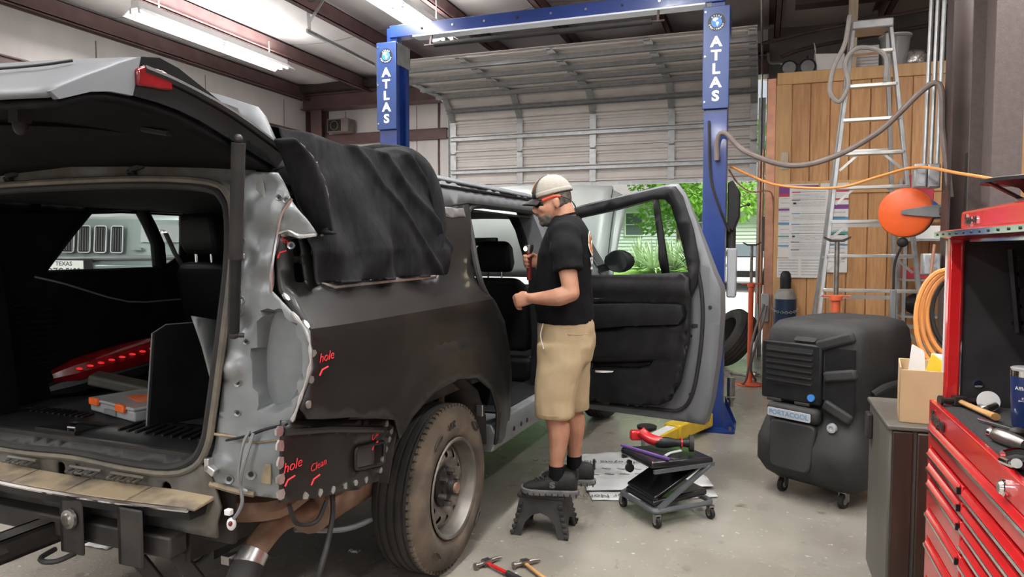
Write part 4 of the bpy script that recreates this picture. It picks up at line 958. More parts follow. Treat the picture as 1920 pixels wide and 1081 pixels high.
# spoiler standing up at the hinge line
spo = [sU(x,y,-1.08) for x,y in [(300,158),(330,160),(400,174),(468,196),(482,214),(500,255),(522,308),(500,318)]]
sp = [(-v,z) for v,z in spo][::-1]
q = MB(); q.sheet(spo+[(.6,1.88),(-.6,1.88)]+sp, lambda v,z: P(-1.08+.02*abs(v), v, z), step=.08); q.build('spoiler', 'silver_body', gate_in, solid=.03, soff=1)
spi = [sU(x,y,-1.095) for x,y in [(310,168),(395,183),(455,205),(462,222),(470,235),(500,300)]]
q = MB(); q.sheet(spi+[(.6,1.90),(-.6,1.90)]+[(-v,z) for v,z in spi][::-1], lambda v,z: P(-1.135+.02*abs(v), v, z), step=.08); q.build('spoiler_underside', 'frame_black', gate_in, solid=.006)
# hinges, latch hardware under header
for v in (-.35,.30):
    q = MB(); q.bar(P(-1.14,v,1.80),P(-1.18,v,1.85),.03,.02); q.bar(P(-1.18,v,1.85),P(-1.14,v+.05,1.87),.03,.02); q.build('gate_hinge', 'frame_black', gate_in, bevel=.004)
q = MB(); q.tube([P(-1.12,.55,1.83),P(-1.13,.62,1.80),P(-1.13,.80,1.80)], .008, n=6); q.build('hinge_rod', 'frame_black', gate_in)
# struts
for s in (1,-1):
    a = P(-1.30,s*.80,1.90); b_ = P(-1.215,s*.745,1.30)
    if s > 0:
        v_, z_ = sU(447,268,-1.30); a = P(-1.30,v_,z_); v_, z_ = sU(438,622,-1.235); b_ = P(-1.235,v_,z_)
    m_ = a.lerp(b_,.60); q = MB(); q.cyl(a,m_,.021,n=14); st_ = q.build('gate_strut', 'rubber', suv)
    q = MB(); q.cyl(m_,b_,.0185,n=14); q.build('strut_tube', 'black_plastic', st_)
    q = MB(); q.ell(a+Vector((0,0,.012)),(.014,.014,.016)); q.build('ball_joint', 'frame_black', st_)
    q = MB(); q.ell(b_-Vector((0,0,.01)),(.018,.016,.014)); q.cyl(b_-Vector((0,0,.01)), b_+Vector((.025,.02,-.012)), .008, n=8); q.build('ball_joint', 'frame_black', st_)

# --- rear door, swung open
dh = Vector((1.70, .985)); dd = Vector((-.155, 1.0)); dd.normalize(); dn = Vector((-dd.y, dd.x))     # (u,v); dn points rearward (inner face)
nD = (_u*dn.x+_v*dn.y); pD = wl(dh.x, dh.y, 0)
def sD(px, py):
    u, v, z = lw(Wp(px, py, pD, nD)); return ((Vector((u, v))-dh).dot(dd), z)
def DP(a, z, t=0):
    cz_ = .03*max(0, (a-.75)/.35)**2
    w_ = dh+dd*a+dn*(t+cz_); return P(w_.x, w_.y, z)
dpx = [(1062,392),(1150,368),(1245,345),(1268,343),(1282,362),(1305,420),(1338,512),(1351,540),(1352,590),(1345,670),(1333,750),(1320,797),(1290,793),(1180,778),(1062,762)]
dwx = [(1062,410),(1150,393),(1225,373),(1245,373),(1257,385),(1275,440),(1292,510),(1180,515),(1062,518)]
do = [sD(*p) for p in dpx]; dw = [sD(*p) for p in dwx]
do[0] = (.02, do[0][1]); do[-1] = (.02, do[-1][1]); dw[0] = (.08, dw[0][1]); dw[-1] = (.08, dw[-1][1])
q = MB()
q.sheet(do, lambda a,z: DP(a, z, -.035-.03*max(0,(z-1.4))), [dw], step=.07); rdoor = q.build('rear_door', 'silver_body', suv, solid=.006); rdoor['label'] = 'open right rear door with black inner trim'
q = MB(); q.sheet(do, lambda a,z: DP(a, z, -.15+.16*max(0,(z-1.38))), [dw], step=.07); q.build('door_skin', 'silver_body', rdoor, solid=.006)
q = MB(); n_ = len(do)
for i in range(n_):
    a0 = do[i]; a1 = do[(i+1) % n_]
    q.add([DP(a0[0],a0[1],-.035-.03*max(0,a0[1]-1.4)),DP(a1[0],a1[1],-.035-.03*max(0,a1[1]-1.4)),DP(a1[0],a1[1],-.15+.16*max(0,a1[1]-1.38)),DP(a0[0],a0[1],-.15+.16*max(0,a0[1]-1.38))],[(0,1,2,3)])
q.build('door_edge', 'silver_body', rdoor, weld=True, recalc=False, angle=50)
fo = [sD(*p) for p in [(1062,395),(1150,372),(1245,350),(1265,349),(1278,366),(1300,430),(1312,490),(1308,530),(1296,560),(1062,560)]]; fo[0] = (.02,fo[0][1]); fo[-1] = (.02,fo[-1][1])
q = MB(); q.sheet(fo, lambda a,z: DP(a,z,-.012-.03*max(0,(z-1.4))), [dw], step=.07); q.build('window_frame', 'black_plastic', rdoor, solid=.02)
to = [sD(*p) for p in [(1062,516),(1180,514),(1285,512),(1296,522),(1299,560),(1296,640),(1280,715),(1262,748),(1240,757),(1150,752),(1062,745)]]; to[0] = (.02,to[0][1]); to[-1] = (.02,to[-1][1])
ar = [sD(*p) for p in [(1112,573),(1200,572),(1283,574),(1286,590),(1278,603),(1180,606),(1112,612)]]
rc = [sD(*p) for p in [(1112,622),(1160,622),(1180,606),(1275,605),(1262,665),(1112,668)]]
pk = [sD(*p) for p in [(1112,672),(1240,668),(1225,690),(1200,697),(1112,694)]]
inset_ar, inset_pk, inset_rc = inset(ar,.009), inset(pk,.009), inset(rc,.009)
ar2, pk2, rc2 = inset(ar,.010), inset(pk,.010), inset(rc,.010)
def trim(a,z):
    t = .02
    if inpoly(a,z,inset_ar): t += .045
    if inpoly(a,z,inset_pk): t -= .035
    if inpoly(a,z,inset_rc): t += .014
    t += .018*max(0, 1-abs(z-sD(1200,540)[1])/.06)
    return DP(a,z,t)
q = MB(); q.sheet(to, trim, step=.03, lines=[l_+l_[:1] for l_ in (ar,ar2,pk,pk2,rc2)]); tp_ = q.build('trim_panel', 'black_plastic', rdoor, solid=.03, angle=60)
q = MB(); q.sheet([sD(*p) for p in [(1160,520),(1262,521),(1270,531),(1240,533),(1160,530)]], lambda a,z: DP(a,z,.036), step=.05); q.build('trim_insert', 'black_gloss', rdoor, solid=.006)
q = MB(); q.tube([DP(*sD(*p),.045) for p in [(1112,529),(1135,532),(1152,545),(1145,556),(1112,556)]], .006, n=6, smooth=3, closed=True); q.build('handle_bezel', 'chrome', rdoor)
q = MB(); q.tube([DP(*sD(*p),.05) for p in [(1112,534),(1130,545),(1148,549)]], .007, n=6, smooth=3); q.build('inner_handle', 'chrome', rdoor)
q = MB(); q.tube([DP(*sD(*p),.075) for p in [(1112,574),(1200,573),(1282,575)]], .004, n=5); q.build('armrest_piping', 'grey_plastic', rdoor)
for x0,y0,x1,y1 in ((1140,629,1158,634),(1122,692,1156,696)):
    q = MB(); q.sheet([sD(*p) for p in [(x0,y0),(x1,y0+1),(x1-3,y1),(x0,y1)]], lambda a,z: DP(a,z,.05), step=.05); q.build('paper_scrap', 'paper', rdoor, solid=.003)
q = MB(); q.tube([DP(*sD(*p),-.02) for p in [(1252,358),(1275,410),(1298,480),(1312,530),(1317,590),(1312,660),(1298,735),(1275,768),(1230,768),(1100,755)]], .013, n=7, smooth=4); q.build('door_gasket', 'rubber', rdoor)
q = MB(); q.sheet([sD(*p) for p in [(1222,370),(1232,370),(1254,514),(1240,514)]], lambda a,z: DP(a,z,-.03), step=.1); q.build('window_divider', 'black_plastic', rdoor, solid=.02)
q = MB(); q.sheet(dw, lambda a,z: DP(a,z,-.045), step=.3); q.build('glass', 'tint_glass', rdoor)
for px, py in ((1331,576),(1293,740),(1275,760),(1299,612),(1293,630)):
    q = MB(); a,z = sD(px,py); c_ = DP(a,z,-.03); nr = Vector((dn.y,dn.x,0)); q.cyl(c_, c_+nr*.006, .012, n=10); q.build('door_plug', 'black_hole' if py != 760 else 'steel', rdoor)
q = MB(); c_ = DP(*sD(1302,611),-.028); q.box((-.018,-.004,-.012),(.018,.006,.012), Matrix.Translation(c_)); q.build('latch', 'black_hole', rdoor, bevel=.003)
for z in (.75, 1.15):
    q = MB(); q.bar(P(1.72,.93,z),DP(.08,z,-.08),.05,.04); q.build('door_hinge', 'silver_body', rdoor)
# ================================================================== things in and on the SUV
def T(u, v, z): return wl(u, v, z)
# tail lamp lying in the cargo area
tl = thing('tail_lamp', 'red tail lamp lying in the dark cargo area', 'tail lamp', tuple(T(-.45,-.62,.87)), -STH)
a = Vector((-.17,-.26,.09)); b_ = Vector((.14,.26,.22))
def lampring(c, s):
    d = (b_-a).normalized(); x_, y_ = basis(d)
    return [c+x_*s*.8*math.cos(t/10*6.283)+y_*s*.7*math.sin(t/10*6.283) for t in range(10)]
q = MB(); q.loft([lampring(a.lerp(b_,t), s) for t,s in ((0,.05),(.15,.09),(.5,.105),(.85,.10),(1,.06))]); q.build('lens', 'red_lens', tl, bevel=0)
q = MB(); q.loft([[p-Vector((0,-.02,.055)) for p in lampring(a.lerp(b_,t), s)] for t,s in ((-.05,.05),(.1,.085),(.5,.095),(.8,.08))]); q.build('housing', 'black_plastic', tl)
for i in range(9):
    t = .18+i*.075; c_ = a.lerp(b_,t)+Vector((.075,-.055,.02)); q = MB(); q.ell(c_, (.022,.007,.006)); q.build('led_segment', 'red_glow', tl)
# clear organiser case with orange latches
mat('clear_plastic', (.75,.77,.78), .12, trans=.55, c2=(.70,.72,.73), scale=5, ior=1.2)
mat('case_orange', (.85,.16,.03), .4, c2=(.78,.14,.03), scale=6)
cc = [sZ(x,y,.87) for x,y in [(157,775),(245,793),(300,783),(300,748),(235,742)]]
cs = thing('organiser_case', 'clear plastic organiser case with orange latches on the cargo floor', 'case', tuple(T(-.76,-.16,.862)), -STH+R(-14))
q = MB(); q.box((-.19,-.13,0),(.19,.13,.045)); q.build('tray', 'clear_plastic', cs, bevel=.008)
q = MB(); q.box((-.195,-.135,.045),(.195,.135,.06)); q.build('lid', 'clear_plastic', cs, bevel=.006)
for x in (-.13,.10):
    q = MB(); q.box((x-.035,-.148,.035),(x+.035,-.132,.066)); q.build('latch', 'case_orange', cs, bevel=.004)
q = MB(); q.prism(rounded([(-.08,-.03),(.09,-.06),(.11,.06),(-.02,.08)],.02), lambda p,q_,t: Vector((p,q_,t)), .0605, .0625); q.build('lid_print', 'case_orange', cs)
for x in (-.06,0,.06): 
    q = MB(); q.box((x-.002,-.12,.002),(x+.002,.12,.042)); q.build('divider', 'clear_plastic', cs)
q = MB(); q.box((-.05,-.137,.008),(.05,-.131,.03)); q.build('front_label', 'grey_plastic', cs)
# black board standing in the opening
p0 = T(-.90,.10,.862); bd = thing('black_board', 'black flat panel standing on edge in the cargo opening', 'panel', tuple(p0), -STH)
q = MB(); q.prism([(-.05,0),(.30,.0),(.22,.40),(.03,.40),(-.02,.37)], lambda p,q_,t: Vector((t+p*.35,p,q_)), 0, .014); q.build('board', 'interior_black', bd)
q = MB(); q.tube([Vector((-.0175,-.05,0)),Vector((-.007,-.02,.37)),Vector((.0105,.03,.40)),Vector((.077,.22,.40))], .004, n=5); q.build('edge_binding', 'grey_plastic', bd)
# loose trim pieces
q = MB(); q.box((-.16,-.05,0),(.16,.05,.05)); q.v = [Matrix.Rotation(.25,3,'Y') @ (Matrix.Rotation(.4,3,'Z') @ v) for v in q.v]
base = T(-.62,-.42,.87); q.v = [v+Vector(base)+Vector((0,0,.04)) for v in q.v]; mat('olive_trim', (.055,.052,.042), .6, c2=(.08,.075,.06), scale=8); solo(q, 'trim_piece', 'olive_trim', 'long dull brown trim piece lying behind the clear case', 'trim piece', tuple(base), bevel=.012)
q = MB(); q.tube([T(-.45,-.30,.93),T(-.40,-.18,.98),T(-.36,-.05,1.02)], .03, n=8, smooth=4, flat=.5); solo(q, 'wire_cover', 'grey_plastic', 'grey ribbed cable cover lying against the red lamp', 'cover', tuple(T(-.40,-.18,.87)))
# black cloth draped over the roof edge and side window opening
mat('black_cloth', (.0075,.0075,.0085), .9, c2=(.013,.013,.015), scale=40, bump=.25, bscale=120, spec=.2, stretch=(1,1,.3))
def clothfn(a, b_):
    # a along length (rear -> front), b down from the roof to the sill
    u = -1.02+a*.99; 
    if b_ < .28:
        t = b_/.28; v = .42+.36*t; z = 1.955+.045*math.sin(t*3.14*.5)+.012*math.sin(a*9)
    else:
        t = (b_-.28)/.72; z = 1.995-t*.56; v = .80+.13*min(1,t*1.3)+.015
        v += .030*math.sin(a*13+t*2.5)*(.3+t*.7)*(1-.5*t)+.022*math.sin(a*24-t*5+1)*t+.045*math.sin(math.pi*min(1,max(0,(a-.62)/.38)))*(1-abs(t-.35))
        v += .05*math.exp(-((a-.12)/.06)**2)*(1-t)
    z += .02*noise.noise(Vector((a*5,b_*4,2)))+.035*max(0,a-.7)/.3*(b_<.5)
    u += .03*noise.noise(Vector((a*3,b_*3,7)))-.05*max(0,t-.4)*(a-.5)*.6 if b_ >= .28 else 0
    v += .022*noise.noise(Vector((a*6+b_*3,b_*5,4)))
    # folds raking down from the front upper corner
    s = a*2.2-b_*1.5; v += .028*math.exp(-((s-1.0)/.07)**2)+.024*math.exp(-((s-.55)/.06)**2)+.03*math.exp(-((s-1.35)/.06)**2)
    return P(u, v, max(z, 1.452 if b_ > .9 else z))
q = MB(); q.grid(110, 80, clothfn)
# rolled front end and raised rear flap
cl = thing('black_cloth', 'black fabric sheet draped over the roof and rear side window opening', 'cloth', tuple(T(-.45,.95,1.45)), -STH)
q.v = [wl(p.y, p.x, p.z) for p in q.v]; q.build('sheet', 'black_cloth', cl, world=True, solid=.006, angle=0)
q = MB(); fl_ = [((515,264),(535,262)),((548,275),(575,300)),((565,305),(600,345)),((572,345),(610,385)),((582,385),(608,425)),((590,420),(598,438))]
left = [P(-1.10,.90,1.93),P(-1.04,.93,1.88),P(-1.0,.95,1.82),P(-.965,.965,1.74),P(-.945,.965,1.68),P(-.93,.955,1.62)]
lf = [sV(x,y,.93) for x,y in ((513,264),(530,300),(545,345),(562,385),(585,425),(598,440))]; rf = [sV(x,y,.95) for x,y in ((545,264),(580,295),(602,340),(611,385),(608,420),(600,440))]
lf = smoothpath([Vector((a_,b__,0)) for a_,b__ in lf],4); rf = smoothpath([Vector((a_,b__,0)) for a_,b__ in rf],4)
def flap(a,b_):
    i = min(len(lf)-1,int(a*(len(lf)-1)+.5)); l_ = lf[i]; r__ = rf[i]; p = l_.lerp(r__,b_); return P(p.x,.93+.05*math.sin(b_*3.14)+.03*b_,p.y)
q.grid(20,8,flap); q.v = [wl(p.y, p.x, p.z) for p in q.v]; q.build('turned_flap', 'black_cloth', cl, world=True, solid=.015)
mat('fray', (.16,.16,.16), .9, c2=(.10,.10,.10), scale=30)
q = MB(); pts = [flap(i/40,1.0)+Vector((random.uniform(-.004,.004),random.uniform(-.006,.006),random.uniform(-.004,.004))) for i in range(41)]; q.tube(pts,.005,n=5); q.v = [wl(p.y, p.x, p.z) for p in q.v]; q.build('frayed_edge','fray',cl,world=True)
q = MB(); q.tube([P(-.09,.50,2.0),P(-.07,.66,2.02),P(-.07,.82,1.985),P(-.05,.90,1.87),P(-.06,.945,1.70),P(-.10,.96,1.56)], lambda t: .075-.045*t, n=12, smooth=5, flat=.8); q.v = [wl(p.y, p.x, p.z) for p in q.v]; q.build('rolled_end','black_cloth',cl,world=True)
# ================================================================== TWO POST LIFT
lift = thing('two_post_lift', 'blue two post vehicle lift with lettered column covers', 'vehicle lift', (-2.0, 6.45, 0))
mat('logo_black', (.015,.015,.02), .5); mat('logo_blue', (.05,.20,.55), .5)
YF = 6.33
for sx, xa in ((1, -.505), (-1, -3.655)):     # left edge of each column front
    xb = xa+.21
    # channel column: open side faces the vehicle bay between the posts
    op = xa if sx > 0 else xb; cl_ = xb if sx > 0 else xa
    q = MB()
    q.box((min(xa,xb)+.01, YF+.02, .02), (max(xa,xb)-.01, YF+.035, 3.60))            # front wall
    q.box((min(xa,xb)+.01, YF+.275, .02), (max(xa,xb)-.01, YF+.29, 3.60))             # back wall
    a, b_ = (xb-.025, xb-.01) if sx > 0 else (xa+.01, xa+.025)
    q.box((a, YF+.03, .02), (b_, YF+.28, 3.60))                                       # outer wall
    lip = (xa+.01, xa+.022) if sx > 0 else (xb-.022, xb-.01)
    q.box((lip[0], YF+.03, .02), (lip[1], YF+.085, 3.60)); q.box((lip[0], YF+.225, .02), (lip[1], YF+.28, 3.60))
    q.build('column', 'blue_paint', lift, world=True, weld=True)
    m_ = (xa+xb)/2
    q = MB(); q.box((m_-.06, YF+.06, .30), (m_+.06, YF+.25, 1.35)); q.build('carriage', 'blue_paint', lift, world=True, bevel=.01)
    q = MB(); q.cyl((m_-.03*sx, YF+.15, .3), (m_-.03*sx, YF+.15, 3.58), .012, n=8); q.build('lift_cable', 'steel', lift, world=True)
    # cover with lettering
    q = MB(); q.box((xa-.004, YF-.012, 2.76), (xb+.004, YF+.018, 3.615)); cv = q.build('column_cover', 'blue_cover', lift, world=True, bevel=.006)
    q = MB(); q.box((xb-.012 if sx < 0 else xb-.006, YF+.02, 3.40), (xb+.004, YF+.29, 3.615)); q.build('cover_side', 'galv' if sx < 0 else 'blue_cover', lift, world=True)
    for i, ch in enumerate('ATLAS'):
        z = 3.315-i*.113
        q = MB(); q.text(ch, lambda x,y,t: Vector((m_+x*1.12, YF-.0125-t, z+y)), .118, .003, bold=.0045); q.build('letter', 'letter_white', cv, world=True)
    lc = Vector((m_, YF-.0125, 3.48))
    disc = lambda r, n_=28: [(r*math.cos(k/n_*6.283), r*math.sin(k/n_*6.283)) for k in range(n_)]
    q = MB(); q.prism(disc(.072), lambda p,q_,t: lc+Vector((p,-t,q_)), 0, .002); lg = q.build('logo_ring', 'logo_black', cv, world=True)
    q = MB(); q.prism(disc(.044), lambda p,q_,t: lc+Vector((p,-t,q_)), .002, .0035); q.build('logo_globe', 'logo_blue', cv, world=True)
    for poly in ([(-.030,.028),(-.012,.038),(.012,.032),(.006,.016),(-.006,.012),(-.008,.002),(-.018,.008),(-.030,.014)], [(-.004,.0),(.010,.004),(.022,-.006),(.014,-.022),(.006,-.036),(.0,-.022),(-.006,-.010)]):
        q = MB(); q.prism(poly, lambda p,q_,t: lc+Vector((p,-t,q_)), .0035, .0045); q.build('logo_continent', 'letter_white', cv, world=True)
    for word, r0, up_ in (('ATLAS', .054, 1), ('EQUIPMENT', .061, -1)):
        for i, ch in enumerate(word):
            n_ = len(word); ang = (i-(n_-1)/2)*(.36 if n_ < 6 else .30)
            def fn(x,y,t, ang=ang, up_=up_, r0=r0):
                rr = r0+y*up_-.001; th = ang*up_; c_ = math.cos(math.pi/2*up_-th*1 if up_ > 0 else -math.pi/2+ang); s_ = math.sin(math.pi/2*up_-th if up_ > 0 else -math.pi/2+ang)
                dirx = Vector((s_,0,-c_)) if up_ > 0 else Vector((-s_,0,c_))
                return lc+Vector((c_,0,s_))*rr+dirx*x+Vector((0,-.002-t,0))
            q = MB(); q.text(ch, fn, .019, .0015, bold=.0006); q.build('logo_letter', 'letter_white', cv, world=True)
    for z in (2.82, 3.2, 3.57):
        q = MB(); q.cyl((xa+.015, YF-.012, z), (xa+.015, YF-.02, z), .008, n=8); q.build('cover_bolt', 'steel', cv, world=True)
    # base plate with gusset and anchors
    q = MB(); q.prism(rounded([(xa-.10,YF-.10),(xb+.10,YF-.10),(xb+.10,YF+.38),(xa-.10,YF+.38)],.04), lambda p,q_,t: Vector((p,q_,t)), .0, .022); q.build('base_plate', 'blue_paint', lift, world=True)
    for y in (YF+.02, YF+.28):
        q = MB(); e = xb if sx > 0 else xa; q.prism([(e,.022),(e+sx*.10,.022),(e,.26)], lambda p,q_,t: Vector((p,t,q_)), y-.006, y+.006); q.build('gusset', 'blue_paint', lift, world=True)
    for x, y in ((xa-.06,YF-.06),(xb+.06,YF-.06),(xb+.06,YF+.33),(xa-.06,YF+.33)):
        q = MB(); q.cyl((x,y,.022),(x,y,.055),.014,n=6); q.build('anchor_bolt', 'steel', lift, world=True)
    # riser to the crossbar
    q = MB(); q.box((m_-.05, YF+.10, 3.55), (m_+.06, YF+.20, 3.78)); q.build('riser', 'blue_paint', lift, world=True)
q = MB(); q.box((-3.56, YF+.08, 3.68), (-.34, YF+.20, 3.80)); q.build('crossbar', 'blue_paint', lift, world=True, bevel=.006)
mat('cover_pale', (.60,.64,.74), .35, c2=(.55,.60,.70), scale=3)
q = MB(); q.box((-3.3, YF+.07, 3.665), (-.5, YF+.21, 3.68)); q.build('crossbar_lip', 'cover_pale', lift, world=True)
for i in range(9):
    x = -3.2+i*.33; q = MB(); q.cyl((x, YF+.08, 3.74), (x, YF+.072, 3.74), .012, n=8); q.build('crossbar_bolt', 'steel' if i % 3 else 'black_hole', lift, world=True)
q = MB(); q.cyl((-3.05, YF+.05, 3.56), (-.95, YF+.05, 3.56), .026, n=12); q.build('padded_bar', 'rubber', lift, world=True)
for x in (-3.1, -.9):
    q = MB(); q.bar((x, YF+.06, 3.56), (x, YF+.10, 3.69), .02, .02); q.cyl((x-.06, YF+.05, 3.56), (x+.06, YF+.05, 3.56), .009, n=8); q.build('bar_hanger', 'dark_beam', lift, world=True)
# hydraulic unit on the right column
mat('unit_grey', (.33,.34,.36), .5, c2=(.38,.39,.41), scale=6)
q = MB(); q.prism([(-.29,1.75),(-.29,2.14),(-.25,2.16),(-.19,2.06),(-.19,1.85),(-.24,1.72)], lambda p,q_,t: Vector((p,t,q_)), YF+.05, YF+.28); pu = q.build('power_unit', 'black_plastic', lift, world=True, bevel=.01)
q = MB(); q.cyl((-.19, YF+.1, 1.93), (-.13, YF+.1, 1.95), .006, n=6); q.ell((-.12, YF+.1, 1.952), (.016,.016,.016)); q.build('lever', 'frame_black', pu, world=True)
q = MB(); q.box((-.29, YF+.08, 1.15), (-.21, YF+.26, 1.58)); q.build('oil_tank', 'unit_grey', lift, world=True, bevel=.015)
q = MB(); q.cyl((-.26, YF+.15, 1.58), (-.26, YF+.15, 1.75), .04, n=12); q.build('pump', 'frame_black', lift, world=True)
q = MB(); q.tube([Vector((-.45,YF-.01,2.66)),Vector((-.43,YF-.02,2.2)),Vector((-.36,YF-.03,1.95)),Vector((-.27,YF+.02,1.72))], .012, n=6, smooth=5); q.build('hydraulic_hose', 'rubber', lift, world=True)
for z, d in ((.24,.0),):
    q = MB(); q.cyl((-.24, YF+.18, z), (-.24, YF+.18, z+.20), .034, n=14); q.build('height_adapter', 'steel', lift, world=True)
    q = MB(); q.cyl((-.24, YF+.18, z-.06), (-.24, YF+.18, z), .02, n=10); q.bar((-.30,YF+.18,z+.03),(-.2,YF+.18,z+.03),.08,.01); q.build('adapter_rack', 'steel', lift, world=True)
# yellow swing arm and pad
a0 = Vector((-.44, 6.28, .11)); a1 = Vector((-.66, 5.75, .105)); a2 = Vector((-.78, 5.38, .095)); a3 = Vector((-.80, 5.30, .09))
q = MB(); q.bar(a0, a1, .15, .12); q.build('swing_arm', 'yellow_paint', lift, world=True, bevel=.012)
q = MB(); q.bar(a1.lerp(a0,.15), a2, .11, .09); q.build('arm_extension', 'yellow_paint', lift, world=True, bevel=.008)
q = MB(); d_ = (a2-a1).normalized(); q.bar(a1.lerp(a2,.05)+Vector((0,0,.046)), a1.lerp(a2,.85)+Vector((0,0,.046)), .08, .003); q.build('arm_decal', 'letter_white', lift, world=True)
pc0 = Vector((-.785, 5.24, 0)); q = MB(); q.cyl(pc0+Vector((0,0,.04)), pc0+Vector((0,0,.065)), .075, n=20); q.build('pad_seat', 'yellow_paint', lift, world=True)
q = MB(); q.cyl(pc0+Vector((0,0,.065)), pc0+Vector((0,0,.17)), .042, n=16); q.cyl(pc0+Vector((0,0,.17)), pc0+Vector((0,0,.225)), .024, n=14); q.build('pad_stem', 'steel', lift, world=True)
q = MB(); q.lathe([(.0,.225),(.04,.225),(.07,.24),(.074,.262),(.06,.268),(.0,.268)], pc0, (0,0,1), 22); q.build('lift_pad', 'rubber', lift, world=True)
# arm beneath the car on the far column (mostly hidden)
q = MB(); q.bar((-3.42,6.35,.11), (-2.95,5.5,.1), .14, .11); q.build('swing_arm', 'yellow_paint', lift, world=True, bevel=.01)
# ================================================================== RIGHT SIDE OF THE SHOP
# --- timber clad store room wall (boards are separate)
YW = 8.40
sr = thing('wall_store', 'timber clad store room wall with vertical boards', None, (.9, YW, 0), 0, None, 'structure')
q = MB(); q.box((.12, YW+.03, 0), (3.6, YW+.12, 3.46)); q.build('backing', 'wood_panel', sr, world=True)
BW = .195
bmesh_ = {}
def board(x, z0, z1, w_=BW):
    q = MB(); q.box((x+.005, YW+.008, z0), (x+w_-.005, YW+.03, z1)); return q.build('board', 'wood_panel', sr, world=True, bevel=.004, seg=1)
for i in range(16):
    x = .27+i*BW
    board(x, 2.30, 3.36); board(x, .12, 2.18)
q = MB(); q.box((.12, YW-.012, 3.36), (3.6, YW+.03, 3.49)); q.build('top_rail', 'wood_trim', sr, world=True, bevel=.006)
q = MB(); q.box((.12, YW-.012, 2.17), (3.6, YW+.03, 2.31)); q.build('mid_rail', 'wood_trim', sr, world=True, bevel=.006)
q = MB(); q.box((.115, YW-.014, 0), (.275, YW+.032, 3.36)); q.build('corner_stile', 'wood_trim', sr, world=True, bevel=.006)
q = MB(); q.box((.02, YW+.0, 0), (.115, YW+.14, 3.44)); q.build('corner_post', 'copper', sr, world=True, bevel=.006)
q = MB(); q.box((.12, YW+.03, 3.44), (3.6, YD-.3, 3.48)); q.build('store_roof', 'wood_panel', sr, world=True)
q = MB(); q.box((.04, YW+.14, 0), (.14, YD-.02, 3.44)); q.build('side_cladding', 'grey_wall', sr, world=True)
# beige wall switch on the corner stile
q = MB(); q.box((.17,YW-.03,2.44),(.25,YW-.014,2.63)); sw = solo(q,'wall_switch','pine','beige two gang wall switch on the timber corner post','switch',(.21,YW-.02,2.44),bevel=.004)
q = MB(); q.box((.185,YW-.036,2.46),(.235,YW-.03,2.52)); q.v = [v-Vector((.21,YW-.02,2.44)) for v in q.v]; q.build('rocker','white_plastic',sw)
# --- posters on the boards
mat('print_grey', (.42,.42,.43), .7, c2=(.62,.62,.62), scale=40, stretch=(1,1,6)); mat('print_purple', (.22,.06,.25), .6); mat('print_red', (.50,.06,.08), .6); mat('print_blue', (.12,.32,.55), .6); mat('print_teal', (.10,.36,.33), .6); mat('print_dark', (.10,.10,.11), .6)
def flat(x0, z0, x1, z1, y, m, par, name, th=.002):
    q = MB(); q.box((x0, y-th, z0), (x1, y, z1)); return q.build(name, m, par, world=True)
yp = YW-.016
def poster(x0, z0, x1, z1, y, label, bands):
    t = thing('poster', label, 'poster', ((x0+x1)/2, y, z0)); flat(x0, z0, x1, z1, y, 'paper', t, 'sheet')
    for (fx0, fz0, fx1, fz1, m) in bands:
        flat(x0+(x1-x0)*fx0, z1-(z1-z0)*fz1, x0+(x1-x0)*fx1, z1-(z1-z0)*fz0, y-.002, m, t, 'print_band', .0008)
    return t
left_b = [(.0,.02,1,.13,'print_purple'),(.0,.13,1,.17,'print_red'),(.0,.33,1,.36,'print_purple'),(.0,.52,1,.55,'print_blue'),(.0,.70,1,.72,'print_teal'),(.0,.83,1,.85,'print_blue')]+[(.05,.19+.06*k,.9,.20+.06*k,'print_grey') for k in range(12)]
poster(.16, 1.48, .56, 2.28, yp, 'purple banded chart sheet at the left edge of the wall posters', left_b)
poster(.58, 1.32, .86, 2.28, yp, 'narrow chart sheet with purple, red and teal bands behind the ladder rail', [(0,.05,1,.10,'print_red'),(0,.17,1,.19,'print_red'),(0,.24,1,.29,'print_purple'),(0,.38,1,.41,'print_blue'),(0,.54,1,.58,'print_teal'),(0,.68,1,.70,'print_blue')]+[(.1,.32+.05*k,.9,.335+.05*k,'print_grey') for k in range(12)])
poster(.155, 1.26, .62, 1.47, yp-.003, 'grey ruled sheet below the white chart on the timber wall', [(.03+.5*c_,.06+.15*k,.47+.5*c_,.12+.15*k,'print_grey') for k in range(6) for c_ in (0,1)])
rows = [(.05,'print_red'),(.16,'print_dark'),(.35,'print_blue'),(.50,'print_blue'),(.63,'print_teal'),(.75,'print_dark'),(.86,'print_dark')]
bb = []
for f, m in rows:
    bb += [(.06,f,.28,f+.014,m),(.28,f+.004,.94,f+.009,'print_dark')]+[(.08,f+.035+.018*k,.92,f+.043+.018*k,'print_grey') for k in range(4)]
bb += [(.10,.20,.18,.225,'print_dark'),(.09,.665,.16,.69,'print_dark')]
poster(.27, 1.46, .66, 2.235, yp-.006, 'large white parts chart with ruled rows pinned on the timber wall', bb)
